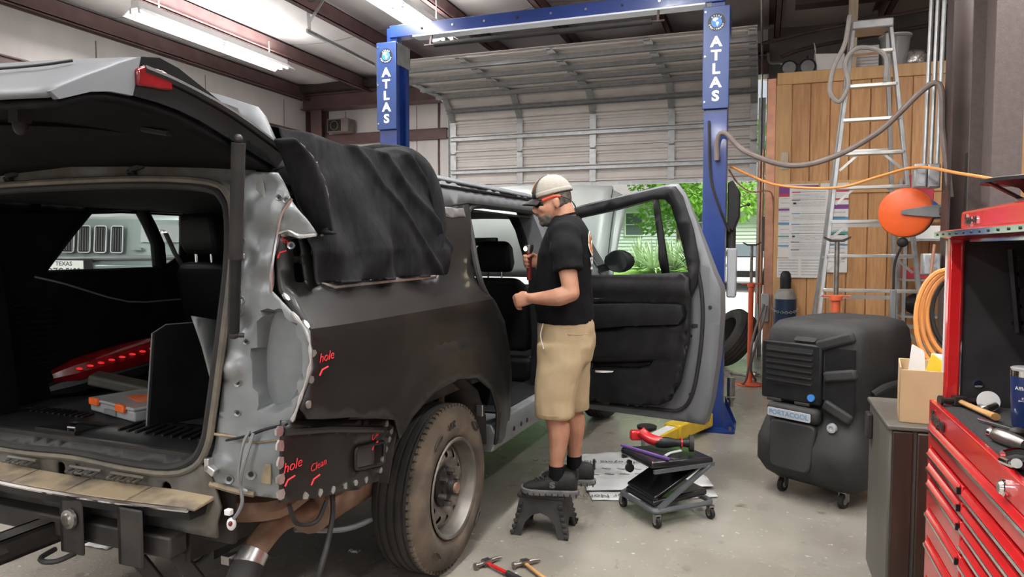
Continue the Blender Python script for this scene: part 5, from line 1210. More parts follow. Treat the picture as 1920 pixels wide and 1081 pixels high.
# --- lumber, tubs, boxes and lamps on the store roof
zt = 3.485
q = MB(); q.bar((.875,8.62,3.487),(.885,8.62,4.50),.09,.045,(0,1,0)); solo(q,'lumber_stud','pine','pale timber stud standing behind the ladder top','lumber',(.875,8.62,3.487))
p = W(1497,122,Y=8.6)
wl_ = thing('work_light', 'pair of round black floodlights on the store room top', 'lamp', (p.x, 8.6, zt))
for s in (-1,1):
    q = MB(); q.lathe([(.0,-.07),(.055,-.065),(.085,-.03),(.09,0),(.08,.006),(.0,.004)], (s*.095,0,.10), (0,-1,.1), 20); lb = q.build('lamp_head','black_plastic',wl_)
    q = MB(); q.lathe([(.0,.012),(.07,.008),(.075,.0),(.0,.0)], (s*.095,0,.10), (0,-1,.1), 20); q.build('lens','grey_plastic',lb)
q = MB(); q.box((-.05,.0,0),(.05,.08,.14)); q.build('junction_box','black_plastic',wl_,bevel=.008)
p = W(1558,105,Y=8.75); bx = thing('white_box', 'large white paper wrapped box on the store room top', 'box', (p.x, 8.75, zt))
q = MB(); q.loft([[Vector((-.15+a,-.13,0)),Vector((.13,-.13,0)),Vector((.13,.13,0)),Vector((-.15+a,.13,0))] if k==0 else [Vector((-.17,-.13,.24)),Vector((.13,-.13,.22)),Vector((.13,.13,.22)),Vector((-.17,.13,.26))] for k,a in ((0,0),(1,0))]); q.build('body','white_plastic',bx,bevel=.01)
q = MB(); q.add([Vector((-.17,-.13,.24)),Vector((-.19,-.13,.36)),Vector((-.15,.13,.38)),Vector((-.17,.13,.26))],[(0,1,2,3)]); q.build('flap','paper',bx,solid=.006)
p = W(1655,95,Y=8.8); tb = thing('plastic_tub', 'clear plastic bucket on the store room top behind the ladder', 'bucket', (p.x+.12, 8.8, zt))
q = MB(); q.lathe([(.0,0),(.12,0),(.15,.36),(.16,.37),(.16,.385),(.145,.385),(.115,.01),(0,.01)], (0,0,0), (0,0,1), 22); q.build('bucket','clear_plastic',tb)
q = MB(); q.lathe([(.0,.385),(.163,.385),(.163,.40),(.0,.405)], (0,0,0), (0,0,1), 22); q.build('lid','white_plastic',tb)
q = MB(); q.box((p.x-.27,8.70,zt),(p.x-.05,8.88,zt+.30)); cb = solo(q,'printed_carton','paper','white printed carton behind the ladder on the store room top','box',(p.x-.16,8.79,zt),bevel=.005)
for k in range(5):
    q = MB(); q.box((-.11,-.104,.03+.035*k),(.11,-.1,.04+.035*k)); q.build('print_band','print_grey',cb)
mat('foil', (.62,.62,.62), .2, .9, bump=.9, bscale=22)
p = W(1722,98,Y=8.45); q = MB(); q.ell((p.x+.02,8.7,zt+.10),(.13,.10,.12),18,12); q.v = [v+Vector((.02*noise.noise(v*14),.02*noise.noise(v*14+Vector((5,0,0))),.015*noise.noise(v*12))) for v in q.v]; solo(q,'foil_bag','foil','crumpled silver foil bag on the store room top','bag',(p.x,8.7,zt))
# pipes above the store roof
for i, (z, y) in enumerate(((4.02,8.75),(3.90,8.95))):
    q = MB(); q.tube([Vector((-.05+.2*i,y,z-.1)),Vector((.6,y,z)),Vector((2.2,y-.05,z+.14)),Vector((3.9,y-.1,z+.22))], .022, n=8, smooth=4); solo(q,'overhead_pipe','dark_beam',['upper dark service pipe above the store room','lower dark service pipe above the store room'][i],'pipe',(1.8,y,z), 'service pipes above the store room')
q = MB(); q.tube([Vector((.02,10.6,4.3)),Vector((.05,10.6,4.15)),Vector((.22,10.6,4.12)),Vector((.26,10.6,3.9)),Vector((.26,10.6,3.5))], .022, n=8, smooth=4); solo(q,'bent_conduit','galv','bent steel conduit on the grey wall by the door track','pipe',(.2,10.6,3.5))
# --- step ladder
ld = thing('step_ladder', 'tall aluminium step ladder standing before the timber wall', 'ladder', (.90, 7.3, 0))
lt_ = Vector((.915,7.30,3.60)); 
FLb, FRb, RLb, RRb = Vector((.40,6.80,0)), Vector((1.40,6.80,0)), Vector((.42,7.85,0)), Vector((1.30,7.85,0))
FLt, FRt, RLt, RRt = Vector((.745,7.24,3.58)), Vector((1.045,7.24,3.58)), Vector((.75,7.40,3.55)), Vector((1.04,7.40,3.55))
mat('alum_dull', (.33,.34,.35), .45, .7, c2=(.42,.43,.43), scale=10)
for a, b_ in ((FLb,FLt),(FRb,FRt),(RLb,RLt),(RRb,RRt)):
    q = MB(); q.bar(a+Vector((0,0,.02)),b_,.032,.07,(0,1,0)); rl = q.build('rail','alum_dull',ld,world=True,bevel=.004)
    q = MB(); q.box((a.x-.04,a.y-.05,0),(a.x+.04,a.y+.05,.03)); q.build('rubber_foot','rubber',rl,world=True)
for k in range(1,12):
    t = k*.305/3.58; a = FLb.lerp(FLt,t); b_ = FRb.lerp(FRt,t)
    q = MB(); q.box((a.x+.005,a.y-.05,a.z-.028),(b_.x-.005,b_.y+.04,a.z)); st = q.build('step','alum',ld,world=True,bevel=.003)
    if k in (1,3,5,6,7,8):
        for s, e in ((a,1),(b_,-1)):
            q = MB(); q.bar((s.x+e*.01,s.y,s.z-.16),(s.x+e*.16,s.y,s.z-.02),.022,.006,(0,1,0)); q.build('step_brace','alum',st,world=True)
    for s in (a,b_):
        for dz in (-.008,-.022):
            q = MB(); q.cyl((s.x,s.y-.05,s.z+dz),(s.x,s.y-.056,s.z+dz),.006,n=6); q.build('rivet','bare_metal',st,world=True)
for z in (.4,1.1,1.8,2.5,3.1):
    t = z/3.55; a = RLb.lerp(RLt,t); b_ = RRb.lerp(RRt,t); q = MB(); q.bar(a,b_,.03,.035); q.build('rear_bar','alum',ld,world=True)
q = MB(); q.box((.725,7.18,3.55),(1.065,7.46,3.63)); q.build('top_cap','alum_dull',ld,world=True,bevel=.012)
for x in (.72,1.07):
    q = MB(); t = .42; a = FLb.lerp(FLt,t) if x < .8 else FRb.lerp(FRt,t); b_ = RLb.lerp(RLt,t) if x < .8 else RRb.lerp(RRt,t); q.bar(a,b_,.004,.025); q.build('spreader','galv',ld,world=True)
# air hose hooked on the ladder top
q = MB(); q.tube([Vector((.70,7.12,3.66)),Vector((.66,7.1,3.40)),Vector((.58,7.1,3.22)),Vector((.55,7.1,3.0)),Vector((.63,7.1,2.90)),Vector((.70,7.1,3.05)),Vector((.67,7.1,3.25)),Vector((.78,7.08,3.36)),Vector((.98,7.08,3.28)),Vector((1.0,7.1,3.05))], .02, n=8, smooth=6); mat('hose_grey',(.28,.26,.24),.6,c2=(.36,.34,.32),scale=9); solo(q,'ladder_hose','hose_grey','grey hose looped over the ladder top','hose',(.75,7.1,2.9))
# --- orange cord reel
rl = thing('cord_reel', 'round orange cord reel hanging beside the ladder', 'reel', (1.05,6.45,1.66))
ax = Vector((-.28,-1,0)).normalized(); rc0 = Vector((.02,-.06,.20))
q = MB(); q.lathe([(.0,.075),(.165,.075),(.188,.065),(.195,.045),(.195,.03),(.0,.03)], rc0, ax, 40); q.build('side_disc','orange_plastic',rl)
q = MB(); q.lathe([(.0,.03),(.185,.03),(.185,-.09),(.0,-.09)], rc0, ax, 40); q.build('drum','grey_plastic',rl)
q = MB(); q.lathe([(.0,-.09),(.195,-.09),(.195,-.105),(.0,-.105)], rc0, ax, 40); q.build('rear_disc','grey_plastic',rl)
sd_ = Vector((1,-.28,0)).normalized()
q = MB(); c_ = rc0+ax*.082; q.prism([(-.02,-.018),(.20,-.045),(.27,-.045),(.27,.05),(.20,.05),(-.02,.018)], lambda p,q_,t: c_+sd_*p+Vector((0,0,q_))+ax*t, 0, .018); q.box((.22,-.10,.15),(.33,.14,.25)); q.build('bracket','grey_plastic',rl,bevel=.004)
q = MB(); q.ell(rc0+Vector((-.02,-.02,-.235)),(.042,.03,.04)); q.build('cord_stop','rubber',rl)
q = MB(); q.tube([rc0+Vector((-.02,-.02,-.25)),rc0+Vector((-.07,-.02,-.40)),rc0+Vector((-.075,-.02,-.62))], .010, n=7, smooth=4); q.build('cord','rubber',rl)
q = MB(); c_ = rc0+Vector((-.075,-.02,-.75)); q.box(tuple(c_-Vector((.022,.02,.10))),tuple(c_+Vector((.022,.02,.14)))); q.build('cord_connector','grey_plastic',rl,bevel=.008)
q = MB(); q.bar((.28,.06,.20),(.22,-.35,.20),.04,.05); q.build('mount_bar','dark_beam',rl)
# --- steel columns, conduits, boxes
def column(name, xs, y0, y1, m, label):
    x0, x1 = xs; q = MB(); q.box((x0,y0,0),(x1,y0+.014,4.7)); q.box((x0,y1-.014,0),(x1,y1,4.7)); xm = (x0+x1)/2; q.box((xm-.005,y0,0),(xm+.005,y1,4.7)); return struct(name,q,m,label=label,weld=True)
mat('column_mauve', (.098,.075,.071), .55, c2=(.118,.092,.088), scale=30, bump=.15, bscale=90)
q = MB(); q.box((1.285,5.0,0),(1.44,5.02,4.75)); q.box((1.36,5.02,0),(1.37,5.5,4.75)); q.box((1.285,5.5,0),(1.44,5.52,4.75)); struct('column_near',q,'column_mauve')
q = MB(); q.box((1.30,6.05,0),(1.62,6.07,4.75)); q.box((1.255,5.90,0),(1.27,6.10,4.75)); struct('column_far',q,'dark_beam')
q = MB(); q.cyl((1.415,5.86,2.15),(1.405,5.86,4.75),.03,n=12); pv = solo(q,'vent_pipe','frame_black','black vertical pipe in the column recess','pipe',(1.41,5.86,2.1))
q = MB(); q.cyl((1.41,5.86,1.55),(1.41,5.86,2.25),.062,n=14); q.v = [v-Vector((1.41,5.86,2.1)) for v in q.v]; q.build('insulation_sleeve','rubber',pv)
q = MB(); q.cyl((1.27,5.0-.03,2.55),(1.27,5.0,2.55),.02,n=8); 
for i, (x, y, r) in enumerate(((1.155,6.20,.016),(1.195,6.19,.016),(1.235,6.18,.016),(1.29,6.15,.030))):
    q = MB(); q.cyl((x-.0,y,0 if i==3 else 2.2),(x+.03,y,4.75),r,n=10); solo(q,'conduit','galv',['thin conduit leftmost of the bundle by the column','second thin conduit of the bundle by the column','third thin conduit of the bundle by the column','thick conduit rightmost of the bundle by the column'][i],'pipe',(x,y,0 if i==3 else 2.2),'conduits by the brown column')
def jbox(x0,z0,x1,z1,y,label,name='junction_box'):
    t = thing(name,label,'electrical box',((x0+x1)/2,y,z0)); q = MB(); q.box((x0,y-.05,z0),(x1,y+.05,z1)); q.build('body','galv',t,world=True,bevel=.008)
    q = MB(); q.box((x0+.01,y-.058,z0+.01),(x1-.01,y-.05,z1-.01)); q.build('cover','unit_grey',t,world=True,bevel=.003)
    for dz in (.3,.7):
        q = MB(); q.cyl(((x0+x1)/2,y-.058,z0+(z1-z0)*dz),((x0+x1)/2,y-.062,z0+(z1-z0)*dz),.024,n=14); q.build('knockout','galv',t,world=True)
    return t
p = W(1727,330,Y=6.12); jbox(p.x-.055,p.z-.09,p.x+.03,p.z+.09,6.12,'left steel junction box under the orange cord')
p = W(1745,330,Y=6.1); jbox(p.x-.025,p.z-.09,p.x+.06,p.z+.09,6.12,'right steel junction box under the orange cord')
p = W(1745,495,Y=6.0); jbox(p.x-.06,p.z-.08,p.x+.06,p.z+.08,6.0,'grey outlet box below the blue tarp')
# shelf clutter behind the conduits
mat('blue_tarp', (.02,.06,.30), .5, c2=(.03,.08,.36), scale=8, bump=.3, bscale=14); mat('red_card', (.45,.03,.05), .5)
shelf = thing('storage_shelf','narrow steel shelf rack behind the orange reel','shelf',(1.55,8.15,0))
zs = [W(1720,py,Y=8.1).z for py in (405,448,522,590)]
for z in zs:
    q = MB(); q.box((1.32,7.96,z-.02),(1.86,8.34,z)); q.build('shelf_board','alum_dull',shelf,world=True)
for x in (1.34,1.84):
    for y in (7.98,8.32):
        q = MB(); q.box((x-.015,y-.015,0),(x+.015,y+.015,zs[0]+.4)); q.build('upright','alum_dull',shelf,world=True)
def onshelf(x, y, z, sx, sy, sz, m, name, label, cat, ell=False):
    q = MB()
    if ell: q.ell((x,y,z+sz/2),(sx/2,sy/2,sz/2),16,10); q.v = [v+Vector((.02*noise.noise(v*9),0,.015*noise.noise(v*9+Vector((3,0,0))))) for v in q.v]
    else: q.box((x-sx/2,y-sy/2,z),(x+sx/2,y+sy/2,z+sz))
    return solo(q,name,m,label,cat,(x,y,z),bevel=0 if ell else .006)
onshelf(1.50,8.12,zs[0],.30,.26,.17,'blue_tarp','folded_tarp','folded blue tarp on the shelf behind the orange reel','tarp',True)
onshelf(1.50,8.28,zs[0]+.005,.26,.08,.42,'red_card','red_box','red box above the blue tarp behind the reel','box')
onshelf(1.50,8.14,zs[1],.34,.3,.13,'paper','paper_stack','stack of papers under the blue tarp','papers')
onshelf(1.48,8.12,zs[2],.26,.22,.11,'red_card','parts_box','small red parts box on the lower shelf','box')
onshelf(1.68,8.12,zs[2],.12,.12,.2,'unit_grey','spray_can','grey can on the lower shelf by the hose coil','can')
onshelf(1.50,8.14,zs[3],.30,.26,.22,'black_plastic','tool_bag','black bag on the lowest shelf','bag',True)
# --- hoses and cords across the scene
q = MB(); q.tube([W(*p,Y=y) for p,y in (((1344,300),6.3),((1345,262),6.28),((1360,250),6.25),((1400,285),6.2),((1480,310),6.15),((1560,295),6.15),((1650,245),6.12),((1754,155),6.05),((1768,250),6.0),((1782,370),5.95))], .022, n=10, smooth=8); mat('hose_brown',(.14,.11,.10),.6,c2=(.19,.155,.14),scale=7); solo(q,'air_hose','hose_brown','thick brown hose drooping from the lift column to the conduits','hose',tuple(W(1480,310,Y=6.15)))
mat('cord_orange', (.75,.30,.08), .5, c2=(.68,.26,.07), scale=9)
q = MB(); q.tube([W(*p,Y=y) for p,y in (((1370,312),6.55),((1410,330),6.4),((1450,345),6.3),((1510,352),6.2),((1580,350),6.1),((1650,330),6.05),((1720,313),6.02),((1800,325),5.0),((1860,335),3.8),((1888,344),2.75))], lambda t: .011-.006*max(0,t-.72)/.28, n=8, smooth=8); solo(q,'extension_cord','cord_orange','orange extension cord strung from the lift to the tool chest','cord',tuple(W(1450,345,Y=6.3)))
q = MB(); q.tube([W(*p,Y=y) for p,y in (((1367,318),6.55),((1385,345),6.8),((1410,360),7.6),((1447,362),8.3),((1448,420),8.36))], .008, n=6, smooth=6); solo(q,'signal_wire','copper','thin brown wire sagging to the copper pipes','cord',tuple(W(1410,360,Y=7.6)))
# copper pipes and gear on the wall beside the door
for i, (x, z0, z1) in enumerate(((.02,.6,2.75),(.06,.4,2.72),(-.015,.9,2.65))):
    q = MB(); q.cyl((x-.03,9.0+.1*i,z0),(x-.03,9.0+.1*i,z1),.014,n=8); solo(q,'copper_pipe','copper',['middle copper pipe beside the timber corner','rightmost copper pipe beside the timber corner','leftmost copper pipe beside the timber corner'][i],'pipe',(x-.03,9.0+.1*i,z0),'copper pipes by the door')
q = MB(); p = W(1438,438,Y=8.85); q.box((p.x-.06,8.85,p.z-.2),(p.x+.06,8.9,p.z+.2)); pan = solo(q,'breaker_panel','column_mauve','dull mauve breaker panel beside the timber corner','electrical panel',(p.x,8.85,p.z-.2),bevel=.006)
q = MB(); p = W(1440,425,Y=8.78); q.tube([p+Vector((.02,0,.12)),p+Vector((.0,0,.06)),p+Vector((.02,0,.0)),p+Vector((.03,-.01,-.08)),p+Vector((-.01,-.01,-.12)),p+Vector((-.02,0,-.05)),p+Vector((.02,0,.0)),p+Vector((.04,0,.10))], .008, n=6, smooth=6); solo(q,'cord_loop','white_plastic','white cord looped over the mauve panel','cord',tuple(p-Vector((0,0,.13))))
p = W(1441,520,Y=8.55); fe = thing('fire_extinguisher','red fire extinguisher hung beside the gas cylinder','fire extinguisher',(p.x,8.55,p.z-.2))
q = MB(); q.lathe([(.0,0),(.055,.0),(.06,.02),(.06,.28),(.04,.33),(.02,.34),(.02,.36),(0,.36)],(0,0,0),(0,0,1),16); q.build('tank','red_paint',fe)
q = MB(); q.box((-.02,-.05,.35),(.02,.05,.39)); q.bar((0,-.05,.40),(0,.08,.43),.015,.008); q.build('valve_handle','steel',fe)
q = MB(); q.tube([Vector((0,-.05,.37)),Vector((-.05,-.09,.30)),Vector((-.06,-.07,.12))], .009, n=6, smooth=4); q.build('nozzle_hose','rubber',fe)
# --- gas cylinder with chain
gc = thing('gas_cylinder','dark blue gas cylinder with black cap chained to the timber wall','gas cylinder',(.24,8.14,0))
mat('cyl_blue', (.012,.025,.055), .35, c2=(.02,.035,.07), scale=6); mat('cyl_shoulder', (.22,.21,.19), .5, c2=(.30,.29,.26), scale=9)
q = MB(); q.lathe([(.0,0),(.105,0),(.115,.02),(.115,1.04),(.0,1.04)],(0,0,0),(0,0,1),28); q.build('body','cyl_blue',gc)
q = MB(); q.lathe([(.115,1.04),(.113,1.08),(.09,1.13),(.06,1.15),(0,1.15)],(0,0,0),(0,0,1),28); q.build('shoulder','cyl_shoulder',gc)
q = MB(); q.lathe([(.058,1.14),(.058,1.26),(.05,1.31),(.03,1.335),(0,1.34)],(0,0,0),(0,0,1),20); q.build('valve_cap','black_plastic',gc)
for i in range(18):
    a = -math.pi+i/17*math.pi; c_ = Vector((.123*math.cos(a),.123*math.sin(a),.93-.03*math.sin(a+math.pi))); q = MB(); q.lathe([(.011,-.003),(.016,-.003),(.016,.003),(.011,.003)],c_,(math.cos(a) if i % 2 else 0,math.sin(a) if i % 2 else 0,0 if i % 2 else 1),8,closed=True); q.build('chain_link','galv',gc)
# --- under hoist stands
def stand(x, y, h, rp, label, m='orange_paint'):
    t = thing('support_stand',label,'stand',(x,y,0),0,'orange support stands')
    q = MB(); q.lathe([(.0,0),(.15,0),(.155,.008),(.15,.014),(.03,.03),(0,.03)],(0,0,0),(0,0,1),24); q.build('base',m,t)
    q = MB(); q.cyl((0,0,.02),(0,0,h*.72),rp,n=14); q.build('tube',m,t)
    q = MB(); q.cyl((0,0,h*.70),(0,0,h-.02),rp*.55,n=12); q.build('screw','steel',t)
    q = MB(); q.prism([(-.10,.03),(-.05,.0),(.05,.0),(.10,.03),(.10,.045),(.04,.018),(-.04,.018),(-.10,.045)], lambda p,q_,s: Vector((p,s,h-.03+q_)), -.03, .03); q.build('saddle','frame_black',t)
    q = MB(); q.lathe([(rp,-.03),(rp*1.5,-.025),(rp*1.5,.01),(rp,.02)],(0,0,h*.71),(0,0,1),14); q.cyl((-.11,0,h*.715),(.11,0,h*.715),.008,n=6); q.build('collar',m,t)
    return t
stand(-.115,8.62,1.64,.030,'orange support stand on the floor left of the gas cylinder')
p = W(1568,520,Y=6.35); stand(p.x,6.35,1.66,.036,'orange support stand behind the black cooler')
# --- spare tyre leaning by the door
sp = thing('worn_tyre_casing','worn black tyre leaning against the door jamb','tyre',(-.36,9.95,0))
axt = Vector((.74,.38,-.55)).normalized(); cen = Vector((-.02,0,.36))
q = MB(); prf = [(.24,.0),(.27,-.02),(.36,-.015),(.39,.02)]
for g0 in (.05,.10,.15,.20): prf += [(.40,g0-.008),(.388,g0-.005),(.388,g0+.005),(.40,g0+.008)]
prf += [(.39,.235),(.36,.265),(.27,.27),(.24,.25)]
q.lathe(prf, cen-axt*.125, axt, 40, closed=True); zmin = min(v.z for v in q.v); q.v = [v-Vector((0,0,zmin)) for v in q.v]; q.build('carcass','tire',sp)
# --- air line mess by the stand
q = MB(); a0 = W(1432,570,Y=8.35); q.tube([a0, a0+Vector((-.10,-.1,-.35)), Vector((-.12,8.3,.25)), Vector((-.18,8.5,.03)), Vector((-.32,8.9,.02)), Vector((-.35,9.2,.02)), Vector((-.18,9.1,.02)), Vector((-.05,8.75,.03)), Vector((-.1,8.40,.25)), a0+Vector((-.02,-.1,-.25)), a0+Vector((.03,0,-.02))], .014, n=7, smooth=8); solo(q,'coiled_hose','hose_brown','brown hose coiled on the floor by the orange stand','hose',(-.1,8.9,0))
q = MB(); q.box((a0.x-.03,8.36,a0.z-.2),(a0.x+.06,8.42,a0.z+.12)); solo(q,'hose_bracket','alum_dull','dull metal hose bracket above the coiled hose','bracket',(a0.x,8.39,a0.z-.2),bevel=.01)
for i,(px,py) in enumerate(((1415,705),(1433,708))):
    p = W(px,py,Z=0); q = MB(); q.lathe([(0,0),(.035,0),(.04,.02),(.02,.05),(.028,.06),(0,.06)],p,(0,0,1),12); q.bar(p+Vector((-.06,0,.02)),p+Vector((.06,.01,.03)),.02,.02); solo(q,'hose_fitting','steel',['left steel clamp fitting on the floor by the stand','right steel clamp fitting on the floor by the stand'][i],'fitting',tuple(p),'clamp fittings')

# --- portable evaporative cooler
ck = thing('evaporative_cooler','large black moulded evaporative cooler on castors','cooler',(.483,5.02,0),R(-32.6))
mat('cooler_black', (.014,.0145,.015), .55, c2=(.03,.03,.03), scale=5, detail=7, bump=.12, bscale=120, rough2=.75)
def rr(w_, d_, z, r=.10, fx=0, fy=0):
    return [Vector((x+fx,y+fy,z)) for x,y in rounded([(-w_/2,-d_/2),(w_/2,-d_/2),(w_/2,d_/2),(-w_/2,d_/2)], r, 5)]
q = MB(); q.loft([rr(.54,.66,.10,.10),rr(.64,.78,.14,.12),rr(.68,.84,.22,.12,0,-.03),rr(.68,.84,.36,.12,0,-.03),rr(.63,.78,.48,.10),rr(.58,.70,.56,.08,0,.02),rr(.58,.70,.62,.08,0,.02),rr(.61,.76,.66,.08),rr(.61,.76,.98,.08),rr(.60,.75,1.06,.10),rr(.55,.70,1.11,.12,0,.01),rr(.40,.55,1.135,.12,0,.02)]); q.build('shell','cooler_black',ck,angle=50)
q = MB(); q.box((-.30,-.41,.62),(.10,-.36,.99)); gp = q.build('grille_frame','black_plastic',ck,bevel=.012)
q = MB(); q.box((-.265,-.414,.72),(.05,-.405,.96)); q.build('grille_opening','black_hole',gp)
for i in range(6):
    q = MB(); q.box((-.262,-.428,.735+i*.038),(.048,-.408,.746+i*.038)); q.build('louver','black_plastic',gp,bevel=.002)
for i in range(5):
    q = MB(); q.box((-.22+i*.06,-.412,.72),(-.214+i*.06,-.404,.96)); q.build('vane','black_plastic',gp)
q = MB(); q.cyl((.045,-.41,.665),(.045,-.425,.665),.022,n=16); q.build('dial','logo_blue',gp)
q = MB(); q.prism(rounded([(-.10,1.00),(.05,1.00),(.07,1.08),(-.05,1.09)],.02), lambda p,q_,t: Vector((p,-.395+t+(q_-1)*.6,q_)), 0, .06); q.build('filler_lid','cooler_black',ck,bevel=.012)
for (x0,z0,x1,z1) in ((.06,.98,.28,1.06),(.11,.80,.30,.84),(.11,.64,.28,.56)):
    q = MB(); q.bar((x0,-.385,z0),(x1,-.375,z1),.05,.065,(0,0,1)); q.build('moulded_rib','cooler_black',ck,bevel=.016)
q = MB(); q.box((.11,-.385,.58),(.29,-.372,.98)); q.build('recess_panel','black_plastic',ck)
q = MB(); q.prism(rounded([(-.20,.20),(.07,.20),(.09,.50),(-.22,.50)],.05), lambda p,q_,t: Vector((p,-.472+t+(q_>.4)*.03,q_)), 0, .05); q.build('drain_hatch','cooler_black',ck,bevel=.012)
q = MB(); q.box((-.25,-.44,.50),(.10,-.36,.60)); q.build('brow','cooler_black',ck,bevel=.03)
q = MB(); q.prism(rect(-.23,.515,.06,.57,.012), lambda p,q_,t: Vector((p,-.442-t,q_)), 0, .006); bp_ = q.build('brand_plate','unit_grey',ck,bevel=.002)
mat('brand_blue',(.10,.22,.36),.5); q = MB(); q.text('PORTACOOL', lambda x,y,t: Vector((-.085+x*1.05,-.448-t,.5425+y)), .042, .001, bold=.0008); q.build('brand_letters','brand_blue',bp_)
q = MB(); q.lathe([(.0,.015),(.012,.015),(.014,.02),(.028,.018),(.03,0),(0,0)],(.17,-.39,.50),(0,-1,0),16); q.build('float_port','unit_grey',ck)
for x in (-.21,-.02):
    q = MB(); q.box((x-.05,-.41,.605),(x+.05,-.37,.625)); q.build('latch','frame_black',ck,bevel=.004)
q = MB(); q.tube([Vector((.31,-.2,.70)),Vector((.34,-.1,.74)),Vector((.34,.1,.74)),Vector((.31,.2,.70))], .022, n=8, smooth=4); q.build('side_handle','cooler_black',ck)
q = MB(); q.cyl((.29,-.12,.62),(.335,-.12,.62),.04,n=14); q.build('water_inlet','frame_black',ck)
for x,y in ((-.20,-.30),(.20,-.30),(-.20,.28),(.20,.28)):
    q = MB(); q.cyl((x-.014,y,.045),(x+.014,y,.045),.045,n=18); cw = q.build('caster_wheel','rubber',ck)
    q = MB(); q.box((x-.024,y-.012,.04),(x-.018,y+.03,.11)); q.box((x+.018,y-.012,.04),(x+.024,y+.03,.11)); q.box((x-.03,y-.03,.10),(x+.03,y+.04,.112)); q.build('caster_fork','steel',cw)
    q = MB(); q.cyl((x-.016,y,.045),(x+.016,y,.045),.022,n=12); q.build('hub','bare_metal',cw)

# --- brown file cabinet with carton
mat('cab_side', (.075,.07,.062), .45, c2=(.12,.115,.10), scale=4, detail=7, stretch=(1,1,.25)); mat('cab_front', (.030,.018,.013), .4, c2=(.045,.028,.02), scale=8, stretch=(4,4,.4))
cb0 = thing('metal_cabinet','low dark brown metal cabinet beside the red tool chest','cabinet',(.80,3.57,0))
q = MB(); q.box((.515,3.29,.02),(1.15,3.86,.82)); q.build('body','cab_side',cb0,world=True,bevel=.008)
q = MB(); q.box((.505,3.27,.82),(1.16,3.88,.84)); q.build('top','cab_side',cb0,world=True,bevel=.006)
q = MB(); q.box((.525,3.272,.03),(.60,3.292,.815)); q.build('front_stile','cab_front',cb0,world=True,bevel=.004)
q = MB(); q.box((.615,3.265,.03),(1.14,3.292,.815)); q.build('door','cab_front',cb0,world=True,bevel=.006)
q = MB(); q.box((.49,3.74,.66),(.515,3.83,.78)); q.build('corner_catch','frame_black',cb0,world=True,bevel=.006)
q = MB(); q.box((.54,3.30,0),(1.12,3.84,.025)); q.build('plinth','frame_black',cb0,world=True)
cx = thing('cardboard_carton','open cardboard carton of papers on the brown cabinet','box',(.68,3.47,.84),R(-8))
for a,b_ in (((-.105,-.14,0),(-.099,.14,.235)),((.135,-.14,0),(.141,.14,.235)),((-.105,-.14,0),(.14,-.134,.225)),((-.105,.134,0),(.14,.14,.235)),((-.105,-.14,0),(.14,.14,.006))):
    q = MB(); q.box(a,b_); q.build('carton_wall','cardboard',cx,bevel=.002)
mat('env_yellow',(.80,.58,.04),.6); mat('env_blue',(.08,.36,.70),.6)
for i,(x,y,h,m,nm,lab) in enumerate(((-.045,-.10,.33,'paper','paper_sheet','white sheet standing leftmost in the carton'),(-.02,-.118,.30,'env_yellow','envelope','yellow envelope standing in the carton'),(.015,-.085,.325,'env_blue','folder','blue folder standing in the carton'),(.078,-.02,.28,'paper','paper_pack','white paper pack lying rightmost in the carton'))):
    q = MB(); q.prism(rounded([(-.045,.02),(.05,.02),(.045,h-.03),(0,h)] if i != 3 else [(-.06,.14),(.06,.14),(.06,.265),(-.06,.275)],.01), lambda p,q_,t: Vector((p,t,q_)), 0, .012 if i != 3 else .09)
    mm = Matrix.Translation((.68,3.47,.84)) @ Matrix.Rotation(R(-8),4,'Z') @ Matrix.Translation((x,y,0)) @ Matrix.Rotation(R([-3,6,10,0][i]),4,'Y'); q.v = [mm @ v for v in q.v]; solo(q,nm,m,lab,'paper',(.68+x,3.47+y,.85),'papers in the carton')
# hose coil hanging on the column behind the chest
for i in range(4):
    q = MB(); c_ = Vector((1.02+.035*i,4.72+.04*i,1.16+.01*i)); ry = .29-.02*i; q.tube([c_+Vector((.16*math.cos(t/14*6.283),.03*math.sin(t/14*6.283),ry*math.sin(t/14*6.283))) for t in range(14)], .014, n=7, smooth=3, closed=True)
    solo(q,'hose_loop','cord_orange' if i < 3 else 'rubber',['outermost orange loop of the coil beside the chest','second orange loop of the coil beside the chest','innermost orange loop of the coil beside the chest','black loop of the coil beside the chest'][i],'hose',tuple(c_-Vector((0,0,ry))),'coiled cords by the column')
q = MB(); q.tube([Vector((1.00,5.0,1.60)),Vector((.98,5.0,1.3)),Vector((.99,5.0,.95)),Vector((.985,5.0,.6))], .009, n=7, smooth=4); solo(q,'drop_cord','copper','brown cord dropping behind the carton','cord',(.985,5.0,.6))
for i,(x,m,lab) in enumerate(((1.10,'rubber','black cord dropping to the right of the carton'),(1.20,'hose_grey','grey cord hanging in front of the orange coil'))):
    q = MB(); q.tube([Vector((x+.06,4.6,1.62)),Vector((x+.02,4.6,1.3)),Vector((x,4.6,.9)),Vector((x-.03,4.6,.5))], .014, n=7, smooth=4); solo(q,'drop_cord',m,lab,'cord',(x,4.6,.5))

